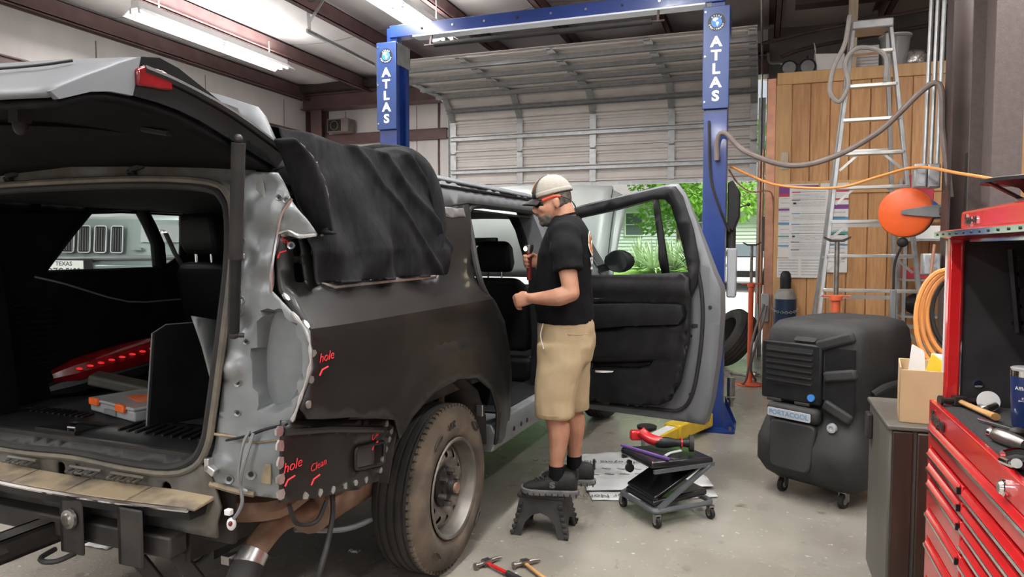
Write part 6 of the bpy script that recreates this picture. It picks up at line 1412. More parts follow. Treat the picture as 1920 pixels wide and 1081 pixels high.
# --- red tool chest with hutch
tcx = thing('tool_chest','big red rolling tool chest with drawers, black mat and hutch','tool chest',(.92,2.0,0))
X0, X1, Y0, Y1, ZT = .58, 1.24, .55, 2.90, 1.03
q = MB(); q.box((X0+.02,Y0,.12),(X1,Y1,ZT-.02)); q.build('cabinet','red_paint',tcx,world=True,bevel=.008)
q = MB(); q.box((X0,Y1-.035,.12),(X0+.02,Y1,ZT)); q.build('corner_post','red_paint',tcx,world=True,bevel=.004)
q = MB(); q.box((X0,Y0,.12),(X0+.02,Y0+.04,ZT)); q.build('corner_post','red_paint',tcx,world=True,bevel=.004)
q = MB(); q.box((X0-.002,Y0,ZT-.075),(X0+.02,Y1-.035,ZT)); q.build('top_lip','red_paint',tcx,world=True,bevel=.005)
q = MB(); q.box((X0+.02,Y0,ZT-.02),(X1,Y1-.01,ZT-.008)); mat('mat_black',(.022,.022,.023),.85,c2=(.05,.05,.05),scale=140,bump=.4,bscale=300); q.build('top_mat','mat_black',tcx,world=True)
def drawer(y0,y1,z0,z1):
    q = MB(); q.box((X0-.004,y0,z0),(X0+.02,y1,z1)); d = q.build('drawer','red_paint',tcx,world=True,bevel=.004)
    q = MB(); q.prism([(0,-.001),(-.010,.002),(-.011,.008),(-.007,.012),(-.002,.026),(0,.026)], lambda p,q_,t: Vector((X0-.004+p,t,z1-.026+q_)), y0+.008, y1-.008); q.build('drawer_pull','red_paint',d,world=True)
    q = MB(); q.prism([(-.0105,.0),(-.0125,.0),(-.0125,.009),(-.0105,.010)], lambda p,q_,t: Vector((X0-.004+p,t,z1-.026+q_)), y0+.008, y1-.008); q.build('chrome_trim','chrome',d,world=True)
    q = MB(); q.box((X0-.015,y0+.004,z1-.028),(X0-.004,y0+.012,z1-.008)); q.build('trim_end','black_plastic',d,world=True)
drawer(Y0+.05,Y1-.045,.875,.953)
YV = 2.40
for z0,z1 in ((.815,.862),(.76,.81),(.652,.752),(.545,.645),(.40,.535),(.15,.39)): drawer(YV+.02,Y1-.045,z0,z1)
for z0,z1 in ((.815,.862),(.765,.81),(.715,.76),(.66,.71),(.55,.65),(.40,.54),(.15,.39)): drawer(Y0+.05,YV-.005,z0,z1)
q = MB(); q.lathe([(0,.02),(.014,.02),(.018,.012),(.022,.01),(.022,0),(0,0)],(X0-.002,2.02,.985),(-1,0,0),16); q.build('lock','chrome',tcx,world=True)
q = MB(); q.text('Snap-on', lambda x,y,t: Vector((X0-.004-t,2.74-x,.985+y)), .055, .004, bold=.002); q.build('chest_emblem','frame_black',tcx,world=True)
for x in (.70,1.12):
    for y in (.75,2.70):
        q = MB(); q.cyl((x-.025,y,.06),(x+.025,y,.06),.06,n=18); w_ = q.build('caster','rubber',tcx,world=True); q = MB(); q.box((x-.04,y-.04,.06),(x+.04,y+.04,.125)); q.build('caster_fork','steel',w_,world=True)
# hutch
HX = .625
mat('hutch_dark',(.035,.035,.037),.3,.3,c2=(.05,.05,.053),scale=6)
q = MB(); q.box((HX+.02,Y1-.04,ZT-.01),(X1,Y1-.01,1.60)); q.build('hutch_side','hutch_dark',tcx,world=True)
q = MB(); q.box((HX-.005,Y1-.045,ZT-.01),(HX+.035,Y1-.002,1.61)); q.build('hutch_post','red_paint',tcx,world=True,bevel=.006)
q = MB(); q.box((HX+.035,Y1-.05,ZT-.01),(HX+.039,Y1-.04,1.60)); q.build('post_trim','chrome',tcx,world=True)
q = MB(); q.box((HX-.008,Y1-.001,ZT+.1),(HX+.02,Y1+.006,1.60)); q.build('post_glint','fixture_white',tcx,world=True)  # white strip painted in for the bright reflection down the post
q = MB(); q.box((X1-.03,Y0,ZT-.01),(X1,Y1-.01,1.60)); q.build('hutch_back','hutch_dark',tcx,world=True)
q = MB(); q.box((HX,Y0,ZT-.01),(X1,Y0+.03,1.60)); q.build('hutch_side','red_paint',tcx,world=True)
q = MB(); q.prism([(.585,1.615),(.58,1.628),(.595,1.635),(X1,1.635),(X1,1.60),(HX+.03,1.60)], lambda p,q_,t: Vector((p,t,q_)), Y0, Y1+.0); q.build('hutch_canopy','red_paint',tcx,world=True,bevel=.003)
q = MB(); q.box((.578,Y0,1.612),(.584,Y1,1.630)); cl2 = q.build('canopy_trim','chrome',tcx,world=True)
for i in range(14):
    y = Y1-.05-i*.085; q = MB(); q.cyl((.578,y,1.621),(.575,y,1.621),.004,n=8); q.build('rivet','frame_black',cl2,world=True)
q = MB(); q.box((HX+.02,Y0,1.635),(X1,Y1-.06,1.70)); q.build('hutch_lid','red_paint',tcx,world=True,bevel=.01)
q = MB(); q.text('Snap-on', lambda x,y,t: Vector((HX+.02-t,2.70-x,1.668+y)), .045, .004, bold=.002); q.build('lid_emblem','chrome',tcx,world=True)
q = MB(); q.box((HX+.04,Y0+.1,1.595),(HX+.06,Y1-.1,1.602)); q.build('light_rail','chrome',tcx,world=True)
q = MB(); q.cyl((.72,Y1-.041,1.10),(.72,Y1-.046,1.10),.014,n=12); q.build('knob','chrome',tcx,world=True)
# black grille hanging inside hutch
gk = thing('black_grille','black plastic lattice grille hanging inside the hutch','grille',(.86,Y1-.10,1.30))
for k in range(5):
    q = MB(); q.bar((.80+.045*k,Y1-.08,1.56),(.83+.045*k,Y1-.08,1.30),.008,.012); q.build('lattice_bar','black_plastic',gk,world=True)
    q = MB(); q.bar((.80,Y1-.08,1.54-.055*k),(1.02,Y1-.08,1.58-.06*k),.008,.012); q.build('lattice_bar','black_plastic',gk,world=True)
q = MB(); q.tube([Vector((.79,Y1-.08,1.57)),Vector((.82,Y1-.08,1.29)),Vector((.92,Y1-.08,1.27)),Vector((1.05,Y1-.08,1.30)),Vector((1.05,Y1-.08,1.58))], .012, n=6); q.build('frame','black_plastic',gk,world=True)
# speaker driver on the hutch
sk = thing('loudspeaker_driver','bare black loudspeaker driver lying on top of the hutch','loudspeaker',(.80,2.55,1.70))
q = MB(); q.lathe([(.0,.0),(.075,.0),(.078,.022),(.0,.022)],(0,0,0),(0,0,1),24); q.build('magnet','steel',sk)
q = MB(); q.lathe([(.165,.075),(.17,.072),(.17,.082),(.155,.086),(.05,.05),(.0,.05)],(0,0,0),(0,0,1),36); q.build('cone_frame','black_plastic',sk)
for k in range(8):
    a = k/8*6.283; q = MB(); q.bar((.06*math.cos(a),.06*math.sin(a),.02),(.155*math.cos(a),.155*math.sin(a),.076),.025,.006); q.build('basket_arm','black_plastic',sk)
cp = thing('hose_clamp','grey clamp with pink hose lying on the loudspeaker','clamp',(.83,2.62,1.78))
q = MB(); q.tube([Vector((-.06,0,.02)),Vector((-.03,0,.10)),Vector((.03,0,.13)),Vector((.07,0,.08)),Vector((.06,0,.02))], .010, n=8, smooth=6); mat('pink_hose',(.45,.30,.27),.6,c2=(.40,.26,.24),scale=8); q.build('hose','pink_hose',cp)
q = MB(); q.box((-.02,-.025,.0),(.05,.025,.045)); q.cyl((-.04,0,.03),(.07,0,.03),.012,n=8); q.build('clamp_body','steel',cp,bevel=.006)
# tumbler
tm = thing('tumbler','navy blue steel tumbler with clear lid on the black mat','cup',(.775,2.56,ZT-.008))
mat('navy',(.012,.028,.11),.28,c2=(.016,.034,.125),scale=4,coat=.3)
q = MB(); q.lathe([(0,0),(.034,0),(.037,.004),(.046,.16),(0,.16)],(0,0,0),(0,0,1),36); q.build('body','navy',tm)
q = MB(); q.lathe([(.046,.16),(.047,.178),(.043,.18),(.0,.172)],(0,0,0),(0,0,1),36); q.build('rim','chrome',tm)
q = MB(); q.lathe([(.044,.178),(.046,.184),(.04,.187),(.0,.184)],(0,0,0),(0,0,1),36); q.build('lid','clear_plastic',tm)
def cupw(x,y,t,z0): a = math.atan2(-2.56,-.775)+.12+x/.043; r = .0366+.0094*(z0+y)/.16+.0006+t; return Vector((r*math.cos(a),r*math.sin(a),z0+y))
for body,z0,s in (('Afflux Auto',.125,.016),('877-853-2',.095,.009),('parts@auto.com',.088,.008)):
    q = MB(); q.text(body, lambda x,y,t: cupw(x,y,t,z0), s, .0006, sub=.004); q.build('print','letter_white',tm)
# tools on the mat
zt2 = ZT-.008
def hammer(p, ang, label, name='hammer', hm='hickory', L_=.26, headm='frame_black', grip=None, hs=1.0):
    t = thing(name,label,'hammer',tuple(p),ang)
    q = MB(); q.tube([Vector((.0,0,.018)),Vector((.10,0,.017)),Vector((.2,0,.018)),Vector((L_,0,.018))], lambda u: .010+.005*u*u, n=10, smooth=4, flat=.8); q.build('handle',hm,t)
    if grip: q = MB(); q.tube([Vector((L_*.52,0,.018)),Vector((L_+.01,0,.018))], .0165, n=10, flat=.85); q.build('grip',grip,t)
    q = MB(); q.box((-.016,-.02*hs,.004),(.016,.02*hs,.034)); q.tube([Vector((0,-.02*hs,.019)),Vector((0,-.05*hs,.019)),Vector((0,-.058*hs,.019))], .010, n=10); q.cyl((0,-.056*hs,.019),(0,-.066*hs,.019),.017,n=16); q.tube([Vector((0,.02*hs,.019)),Vector((.0,.06*hs,.019)),Vector((.006,.085*hs,.018))], lambda u: .011-.003*u, n=10); q.build('head',headm,t,bevel=0)
    return t
hammer((.66,2.84,zt2), math.atan2(-.30,.06), 'body hammer with wooden handle lying on the tool chest mat', L_=.24)
p = W(1860,812,Z=zt2); q = MB(); q.cyl(W(1835,785,Z=zt2+.01),W(1905,805,Z=zt2+.01),.005,n=8); rt = thing('ratchet','chrome ratchet with thin shaft lying on the mat','ratchet',tuple(W(1900,803,Z=zt2))); q.build('shaft','chrome',rt,world=True)
q = MB(); q.ell(W(1908,808,Z=zt2+.012),(.022,.02,.012)); q.build('head','frame_black',rt,world=True)
ag = thing('air_grinder','silver air die grinder lying on the mat','air tool',tuple(W(1885,825,Z=zt2)))
q = MB(); a = W(1866,813,Z=zt2+.022); b_ = W(1925,835,Z=zt2+.022); q.tube([a,a.lerp(b_,.15),a.lerp(b_,.5),b_], lambda u: .016+.006*math.sin(u*3), n=14, smooth=3); q.build('body','steel',ag,world=True)
q = MB(); q.cyl(a,a+(a-b_).normalized()*.012,.019,n=14); q.build('collet','chrome',ag,world=True)
pl = thing('locking_pliers','shiny locking pliers lying at the edge of the mat','pliers',tuple(W(1900,860,Z=zt2)))
for k,(aa,bb_) in enumerate((((1880,850),(1925,848)),((1878,862),(1925,872)))):
    q = MB(); q.tube([W(*aa,Z=zt2+.015),W((aa[0]+bb_[0])/2,(aa[1]+bb_[1])/2+(-4 if k==0 else 4),Z=zt2+.02),W(*bb_,Z=zt2+.015)], .009, n=8, smooth=4); q.build('handle','chrome',pl,world=True)
q = MB(); q.cyl(W(1906,868,Z=zt2+.012),W(1906,868,Z=zt2+.035),.012,n=12); q.build('adjust_knob','steel',pl,world=True)
sk2 = thing('socket_tool','small dark swivel tool behind the tumbler','tool',tuple(W(1850,765,Z=zt2)))
q = MB(); q.tube([W(1838,763,Z=zt2+.012),W(1850,766,Z=zt2+.018),W(1866,760,Z=zt2+.02)], .012, n=8, smooth=3); q.build('body','steel',sk2,world=True)
q = MB(); q.cyl(W(1826,762,Z=zt2+.006),W(1840,764,Z=zt2+.010),.004,n=8); q.build('shaft','chrome',sk2,world=True)
q = MB(); q.lathe([(0,.0),(.035,.0),(.035,.003),(0,.003)],W(1853,752,Y=2.80),(0,-1,.2),24); solo(q,'pale_disc','white_plastic','pale blue round disc leaning behind the tumbler','disc',tuple(W(1853,752,Y=2.80)))
# ================================================================== STEP STOOL AND MAN
stl = thing('step_stool', 'black folding plastic step stool under the man', 'step stool', (-1.127, 3.755, 0), R(3))
mat('stool_black', (.018,.018,.018), .5, c2=(.05,.048,.045), scale=9, detail=8, rough2=.8)
q = MB(); q.box((-.135,-.105,.20),(.135,.105,.228)); q.build('top', 'stool_black', stl, bevel=.01)
for i in range(6):
    for j in range(4):
        k = MB(); k.lathe([(0,.003),(.008,.003),(.011,0),(0,0)], (-.10+i*.04,-.06+j*.04,.228), (0,0,1), 8); k.build('grip_dot', 'stool_black', stl)
for s in (-1,1):
    def side(x, z, t): return Vector((x*(1-.18*z/.22), s*(.135-.035*z/.21)-t*s, z))
    q = MB(); q.prism([(-.16,0),(-.105,0),(-.09,.07),(-.05,.115),(0,.13),(.05,.115),(.09,.07),(.105,0),(.16,0),(.135,.205),(-.135,.205)], lambda p,q_,t: side(p,q_,t), 0, .012); q.build('side_panel', 'stool_black', stl)
    for e in (-1,1):
        for i in range(6):
            k = MB(); z = .02+i*.03; x = e*(.158-.024*z/.21*1.5); c_ = side(x, z, -.004); k.box((-.012,-.006,-.009),(.012,.006,.009), Matrix.Translation(c_)); k.build('edge_tooth', 'stool_black', stl, bevel=.003)
for e in (-1,1):
    q = MB(); q.prism([(-.13,0),(-.08,0),(-.06,.06),(0,.085),(.06,.06),(.08,0),(.13,0),(.10,.205),(-.10,.205)], lambda p,q_,t: Vector((e*(.155-.035*q_/.21-t),p,q_)), 0, .012); q.build('end_panel', 'stool_black', stl)

MZ = .229
man = thing('person', 'person in cap, black T-shirt and khaki shorts standing on a stool', 'person', (-1.052, 3.785, MZ), R(190))
def mat_skin(name, c, c2): return mat(name, c, .5, c2=c2, scale=14, detail=5, bump=.05, bscale=120)
mat_skin('skin', (.50,.26,.17), (.42,.20,.125))
mat('shirt_black', (.006,.006,.007), .9, c2=(.009,.009,.010), scale=30, spec=.2, bump=.05, bscale=250)
mat('khaki', (.40,.30,.175), .8, c2=(.45,.345,.21), scale=7, detail=5, bump=.12, bscale=160)
mat('hair', (.06,.045,.035), .7, c2=(.16,.14,.125), scale=60, bump=.4, bscale=150); mat('beard_grey', (.085,.066,.054), .85, c2=(.16,.14,.125), scale=80, bump=.4, bscale=160)
mat('cap_mesh', (.28,.26,.225), .8, c2=(.35,.325,.285), scale=160, bump=.2, bscale=400); mat('cap_dark', (.02,.018,.018), .7, c2=(.035,.03,.028), scale=30); mat('cap_patch', (.40,.17,.05), .7, c2=(.25,.10,.03), scale=25)
mat('frame_red', (.65,.07,.03), .4); mat('sole_grey', (.10,.10,.10), .7, c2=(.15,.15,.15), scale=20); mat('shoe_black', (.010,.010,.011), .7, c2=(.02,.02,.021), scale=60, bump=.15, bscale=200)
def V(x, y, z): return Vector((x, y, z-MZ))
HM = Matrix.Translation(V(-.01,0,1.77)) @ Matrix.Rotation(R(14),4,'Y') @ Matrix.Translation(-V(-.01,0,1.77))
def hd(x, y, z): return HM @ V(x, y, z)
body = MB()
hx = MB(HM)
hx.ell(V(.02,0,1.865),(.098,.076,.098),20,14); hx.ell(V(.035,0,1.82),(.088,.070,.09),18,12); hx.ell(V(.068,0,1.775),(.056,.054,.062),16,10); hx.ell(V(.098,0,1.745),(.026,.030,.024))
hx.tube([V(.112,0,1.858),V(.128,0,1.835),V(.140,0,1.812)], lambda t: .010+.006*t, n=8); hx.ell(V(.128,0,1.808),(.016,.019,.011)); hx.ell(V(.105,0,1.862),(.022,.052,.012)); 
hx.ell(V(.113,0,1.778),(.014,.024,.007)); hx.ell(V(.110,0,1.767),(.014,.022,.008))
for s in (-1,1):
    hx.ell(V(.082,s*.042,1.818),(.028,.026,.026)); hx.ell(V(.0,s*.079,1.825),(.020,.010,.032)); hx.ell(V(-.006,s*.083,1.838),(.014,.010,.018)); hx.ell(V(.10,s*.030,1.846),(.012,.015,.010))
body.v += hx.v; body.f += hx.f
def limb(pts, rad, n=12, smooth=5):
    m_ = len(pts)
    def r(t):
        x = t*(m_-1); i = min(int(x), m_-2); f = x-i; return rad[i]*(1-f)+rad[i+1]*f
    body.tube(pts, r, n=n, smooth=smooth); body.ell(pts[0],(rad[0],)*3,10,6); body.ell(pts[-1],(rad[-1],)*3,10,6)
limb([V(-.055,0,1.64),V(-.035,0,1.72),V(-.012,0,1.79)], [.085,.062,.06])
# torso core under the clothes
body.loft([[V(cx_+rx*math.cos(a/14*6.283), ry*math.sin(a/14*6.283), z) for a in range(14)] for z,cx_,rx,ry in ((.98,-.03,.11,.13),(1.10,-.03,.125,.14),(1.25,-.02,.135,.15),(1.45,-.025,.125,.155),(1.60,-.035,.115,.165),(1.68,-.04,.09,.14))])
limb([V(-.03,.165,1.655),V(-.055,.235,1.50),V(-.085,.265,1.345)], [.062,.052,.043])
limb([V(-.085,.265,1.345),V(-.02,.262,1.325),V(.06,.235,1.315),V(.135,.205,1.312)], [.044,.049,.038,.027])
limb([V(-.03,-.165,1.655),V(-.02,-.245,1.52),V(-.005,-.265,1.40)], [.062,.052,.043])
limb([V(-.005,-.265,1.40),V(.05,-.23,1.43),V(.10,-.18,1.47),V(.13,-.14,1.495)], [.044,.046,.036,.027])
for s, kx, cx_, ax_ in ((1,.015,-.005,.005),(-1,-.05,-.075,-.075)):
    limb([V(-.03,s*.095,1.05),V(-.01+kx*.5,s*.10,.86),V(kx,s*.10,.69),V(cx_,s*.10,.57),V(ax_,s*.10,.42),V(ax_,s*.10,.33)], [.080,.076,.060,.060,.040,.036])
    body.ell(V(cx_-.018,s*.10,.585),(.045,.050,.085)); body.ell(V(ax_+.05,s*.10,.275),(.10,.038,.035))
def hand(w, d, up_, side, curl, spread=1.0):
    """w wrist, d pointing along the hand, up_ back of the hand, side towards the thumb"""
    d = d.normalized(); up_ = (up_-d*up_.dot(d)).normalized(); side = side.normalized()
    a, b_ = [], []
    ring_ = lambda c_, rx, rz: [c_+side*rx*math.cos(t/10*6.283)+up_*rz*math.sin(t/10*6.283) for t in range(10)]
    body.loft([ring_(w-d*.01,.026,.020), ring_(w+d*.03,.036,.019), ring_(w+d*.07,.041,.017), ring_(w+d*.088,.040,.014)])
    for i, (o_, L_) in enumerate(((.031,.066),(.011,.074),(-.010,.069),(-.029,.054))):
        p0 = w+d*.082+side*o_; c0 = curl*(1+.08*i); pts = [p0-d*.015]; dr = d.copy(); p = p0
        for k, f in enumerate((.44,.32,.24)):
            ang = c0*(k+.7); dr = d*math.cos(ang)-up_*math.sin(ang); pts.append(p); p = p+dr*L_*f
        pts.append(p); body.tube(pts, lambda t: .0098-.0022*t, n=8, smooth=3); body.ell(p,(.0078,)*3,8,5)
    t0 = w+d*.03+side*.030; pts = [t0-d*.01, t0+side*.014+d*.022-up_*.012, t0+side*.004+d*.048-up_*.028, t0-side*.008+d*.064-up_*.034]
    body.tube(pts, lambda t: .0125-.003*t, n=8, smooth=3); body.ell(pts[-1],(.009,)*3,8,5)
hand(V(.135,.205,1.312), Vector((.92,-.30,-.18)), Vector((.1,.75,.55)), Vector((.25,-.25,.85)), .85)
hand(V(.13,-.14,1.495), Vector((.80,.50,.10)), Vector((.5,-.80,.2)), Vector((.0,.1,1)), .80)
bd_ = body.build('body', 'skin', man, remesh=.0062, smo=5, angle=0)
def wrinkle(o, strength, size):
    t = bpy.data.textures.new('folds', 'CLOUDS'); t.noise_scale = size; t.noise_depth = 1
    d = o.modifiers.new('d', 'DISPLACE'); d.texture = t; d.strength = strength; d.mid_level = .5; d.texture_coords = 'LOCAL'; return o
# --- T-shirt
SH = [(1.165,-.030,.158,.172),(1.20,-.028,.160,.172),(1.30,-.018,.163,.176),(1.42,-.018,.156,.178),(1.55,-.026,.146,.186),(1.64,-.034,.128,.192),(1.70,-.040,.104,.165),(1.735,-.036,.082,.115),(1.755,-.030,.068,.078)]
def shirt_pt(a, z, off=0):
    for (z0,c0,x0,y0),(z1,c1,x1,y1) in zip(SH,SH[1:]):
        if z0 <= z <= z1:
            f = (z-z0)/(z1-z0); cx_, rx, ry = c0+(c1-c0)*f, x0+(x1-x0)*f, y0+(y1-y0)*f; break
    else: cx_, rx, ry = SH[0][1:] if z < SH[0][0] else SH[-1][1:]
    rr_ = 1+.012*math.sin(z*55+a*3)*max(0,1-(z-1.16)/.2)+.010*math.sin(a*7+z*22)*.6
    return V(cx_+(rx*rr_+off)*math.cos(a), (ry*rr_+off)*math.sin(a), z)
q = MB(); q.loft([[shirt_pt(i/36*6.283, 1.165+(1.755-1.165)*k/24) for i in range(36)] for k in range(25)])
for s, e, sh in ((1,V(-.066,.252,1.455),V(-.035,.145,1.665)),(-1,V(-.025,-.262,1.48),V(-.035,-.145,1.665))):
    q.tube([sh, sh.lerp(e,.5)+Vector((0,s*.02,.012)), e], lambda t: .088-.010*t+.004*math.sin(t*14), n=16, smooth=6)
tee = wrinkle(q.build('t_shirt', 'shirt_black', man, remesh=.010, smo=4, angle=0), .016, .10)
q = MB(); q.lathe([(.064,-.006),(.070,-.006),(.070,.006),(.064,.006)], V(-.028,0,1.752), (.25,0,1), 28, closed=True); q.build('neck_band', 'shirt_black', tee)
mat('print_orange',(.72,.20,.06),.7); mat('print_cream',(.75,.68,.50),.7)
def bk(x, y, z0, a0=math.pi-.02, off=.006): return lambda px_, py_, t: shirt_pt(a0-(px_+x)/.165, z0+y+py_, off+t)
q = MB(); q.text('-5437', bk(0,0,1.505), .052, .0015, bold=.001, sub=.012); q.build('shirt_print','letter_white',tee)
q = MB(); q.text('omobile', bk(.02,0,1.468), .022, .0015, sub=.012); q.build('shirt_print','letter_white',tee)
n_ = 22
for r0, r1, m_ in ((.070,.058,'print_cream'),(.052,.036,'print_orange'),(.020,.0,'print_cream')):
    q = MB(); f = bk(0,0,1.60)
    for k in range(n_):
        a0, a1 = k/n_*6.283, (k+1)/n_*6.283
        q.add([f(r0*math.cos(a0),r0*math.sin(a0),.001),f(r0*math.cos(a1),r0*math.sin(a1),.001),f(r1*math.cos(a1),r1*math.sin(a1),.001),f(r1*math.cos(a0),r1*math.sin(a0),.001)],[(0,1,2,3)])
    q.build('shirt_emblem',m_,tee,solid=.001,weld=True)
# --- shorts
q = MB()
q.loft([[V(cx_+rx*math.cos(a/24*6.283), ry*math.sin(a/24*6.283), z) for a in range(24)] for z,cx_,rx,ry in ((1.205,-.032,.148,.160),(1.15,-.034,.158,.168),(1.05,-.036,.162,.184),(.96,-.03,.152,.184),(.93,-.03,.12,.15))])
for s, c0, c1, c2 in ((1,-.018,.012,.018),(-1,-.04,-.045,-.052)):
    q.loft([[V(cx_+(rx+.004*math.sin(a*1.1+z*60))*math.cos(a/20*6.283), s*.098+ry*math.sin(a/20*6.283), z) for a in range(20)] for z,cx_,rx,ry in ((1.06,c0,.13,.09),(.95,c0,.132,.097),(.82,c1,.118,.097),(.72,c2,.110,.098),(.665,c2,.106,.098),(.655,c2,.100,.092))])
sho = wrinkle(q.build('shorts', 'khaki', man, remesh=.009, smo=3, angle=0), .012, .09)
q = MB(); q.tube([V(.075,.160,1.175),V(.088,.163,1.11),V(.070,.178,1.04)], .006, n=6, smooth=4, flat=.5); q.build('pocket_edge','paper',sho)
q = MB(); q.tube([V(-.06,.176,1.12),V(-.13,.140,1.115),V(-.165,.09,1.12)], .003, n=6, smooth=4); q.build('pocket_welt','khaki',sho)
for s,c2 in ((1,.018),(-1,-.052)):
    q = MB(); q.lathe([(.100,-.002),(.103,-.002),(.103,.002),(.100,.002)], V(c2,s*.098,.685), (0,0,1), 24, closed=True); q.build('hem_stitch','khaki',sho)
# --- socks and shoes
for s, ax_ in ((1,.005),(-1,-.075)):
    q = MB(); q.lathe([(.040,.0),(.043,.02),(.043,.075),(.0,.075),(.0,0)], V(ax_,s*.10,.315), (0,0,1), 18); sk_ = q.build('sock','shirt_black',man)
    q = MB(); ring_ = lambda x, w, z0, z1, n=14: [V(ax_+x, s*.10+w*math.cos(t/n*6.283), (z0+z1)/2+(z1-z0)/2*math.sin(t/n*6.283)) for t in range(n)]
    q.loft([ring_(-.115,.020,.262,.330),ring_(-.105,.034,.250,.352),ring_(-.07,.040,.247,.362),ring_(-.03,.041,.247,.358),ring_(.03,.045,.247,.335),ring_(.09,.050,.247,.312),ring_(.14,.049,.247,.300),ring_(.175,.038,.250,.285),ring_(.19,.018,.256,.272)]); sh_ = q.build('shoe','shoe_black',man,subsurf=1)
    q = MB(); out = [(-.125,0),(-.118,.026),(-.09,.038),(-.03,.040),(.03,.044),(.09,.051),(.14,.051),(.178,.040),(.196,.018),(.199,0)]
    pl_ = [(x,w) for x,w in out]+[(x,-w) for x,w in out[::-1]][1:-1]
    q.prism(pl_, lambda p,q_,t: V(ax_+p, s*.10+q_, t+.010*max(0,(p-.12)/.08)**2), .2295, .262); so_ = q.build('sole','sole_grey',sh_,bevel=.006)
    for i in range(9):
        k = MB(); x = -.11+i*.033; k.box((-.003,.036 if abs(x)<.2 else 0,-.012),(.003,.053,.004), Matrix.Translation(V(ax_+x,s*.10,.242))); k.build('tread_notch','black_hole',so_)
    for i in range(4):
        k = MB(); x = .045+i*.022; zt_ = .337-.28*(x-.02); k.tube([V(ax_+x,s*.10-.028,zt_-.012),V(ax_+x+.006,s*.10,zt_+.004),V(ax_+x,s*.10+.028,zt_-.012)], .004, n=6, smooth=4); k.build('lace','rubber',sh_)
    q = MB(); q.text('S', lambda x,y,t: V(ax_+.02-x*1.5, s*.10+s*(.0435+t+.01*(-y)), .292+y), .042, .003, bold=.002); q.build('shoe_logo','sole_grey',sh_)
    q = MB(); q.box((-.008,-.012,-.03),(.006,.012,.03), Matrix.Translation(V(ax_-.112,s*.10,.345))); q.build('heel_tab','shoe_black',sh_,bevel=.004)
# --- hair, beard, cap, glasses
def shell(fn, name, m, par=man, **k):
    q = MB(); fn(q); return q.build(name, m, par, **k)
def patch(q, cen, r, lat0, lat1, lon0, lon1, nu=10, nv=18, j=.0):
    # patch of an ellipsoid, lon 0 = forward
    def f(a,b_):
        la = lat0+(lat1-lat0)*a; lo = lon0+(lon1-lon0)*b_
        p = Vector((r[0]*math.cos(la)*math.cos(lo), r[1]*math.cos(la)*math.sin(lo), r[2]*math.sin(la)))
        return HM @ (V(*cen)+p*(1+j*noise.noise(p*120)))
    q.grid(nu,nv,f)
shell(lambda q: patch(q,(.02,0,1.862),(.1025,.0805,.103),R(-38),R(30),R(100),R(260),10,20,.02),'hair','hair',solid=.006)
def beardfn(q):
    patch(q,(.067,0,1.777),(.062,.060,.068),R(-75),R(8),R(-105),R(105),10,22,.03); patch(q,(.097,0,1.746),(.032,.036,.031),R(-60),R(45),R(-100),R(100),8,14,.03)
shell(lambda q: patch(q,(.067,0,1.777),(.0595,.0575,.0655),R(-75),R(2),R(-115),R(115),10,22,.03),'beard','hair',solid=.005)
shell(lambda q: patch(q,(.098,0,1.746),(.0285,.032,.028),R(-60),R(30),R(-80),R(80),8,14,.04),'goatee','beard_grey',solid=.004)
shell(lambda q: q.tube([hd(.118,-.028,1.782),hd(.128,-.012,1.790),hd(.131,0,1.792),hd(.128,.012,1.790),hd(.118,.028,1.782)],.006,n=6,smooth=3),'moustache','beard_grey')
cap = shell(lambda q: patch(q,(.018,0,1.878),(.112,.089,.112),R(2),R(90),R(42),R(318),10,30),'cap','cap_mesh',solid=.005)
shell(lambda q: patch(q,(.018,0,1.878),(.114,.090,.115),R(2),R(86),R(-42),R(42),10,12),'cap_front','cap_dark',cap,solid=.005)
shell(lambda q: patch(q,(.018,0,1.878),(.117,.093,.118),R(18),R(52),R(-24),R(24),6,8),'cap_patch','cap_patch',cap,solid=.003)
shell(lambda q: patch(q,(.018,0,1.878),(.1145,.0915,.114),R(0),R(12),R(42),R(318),3,30),'cap_band','cap_mesh',cap,solid=.004)
def brim(q):
    q.grid(8,14, lambda a,b_: HM @ V(.018+(.098+.080*a*(math.cos((b_-.5)*2.0)))*math.cos((b_-.5)*1.75), (.084+.006*a)*math.sin((b_-.5)*1.75*1.0)*1.05, 1.889-.020*a-.030*abs((b_-.5)*2)**2))
shell(brim,'cap_brim','cap_dark',cap,solid=.006)
shell(lambda q: q.ell(hd(.018,0,1.991),(.008,.008,.005)),'cap_button','cap_mesh',cap)
gl = shell(lambda q: patch(q,(.050,0,1.845),(.079,.074,.06),R(-16),R(20),R(-72),R(72),5,18),'sunglasses','dark_glass',solid=.004)
for s in (-1,1):
    shell(lambda q: q.tube([hd(.074,s*.073,1.856),hd(.04,s*.081,1.860),hd(.0,s*.086,1.862),hd(-.03,s*.086,1.852)],.0045,n=6,smooth=3,flat=1.6),'temple_arm','frame_red',gl)
    shell(lambda q: q.tube([hd(.118,s*.022,1.866),hd(.10,s*.055,1.866),hd(.072,s*.074,1.860)],.004,n=6,smooth=3),'brow_bar','cap_dark',gl)
shell(lambda q: q.tube([hd(-.03,.086,1.852),hd(-.075,.06,1.82),hd(-.09,.03,1.775),hd(-.088,.0,1.77),hd(-.09,-.03,1.775),hd(-.075,-.06,1.82),hd(-.03,-.086,1.852)],.0025,n=5,smooth=4),'retainer_cord','rubber',gl)
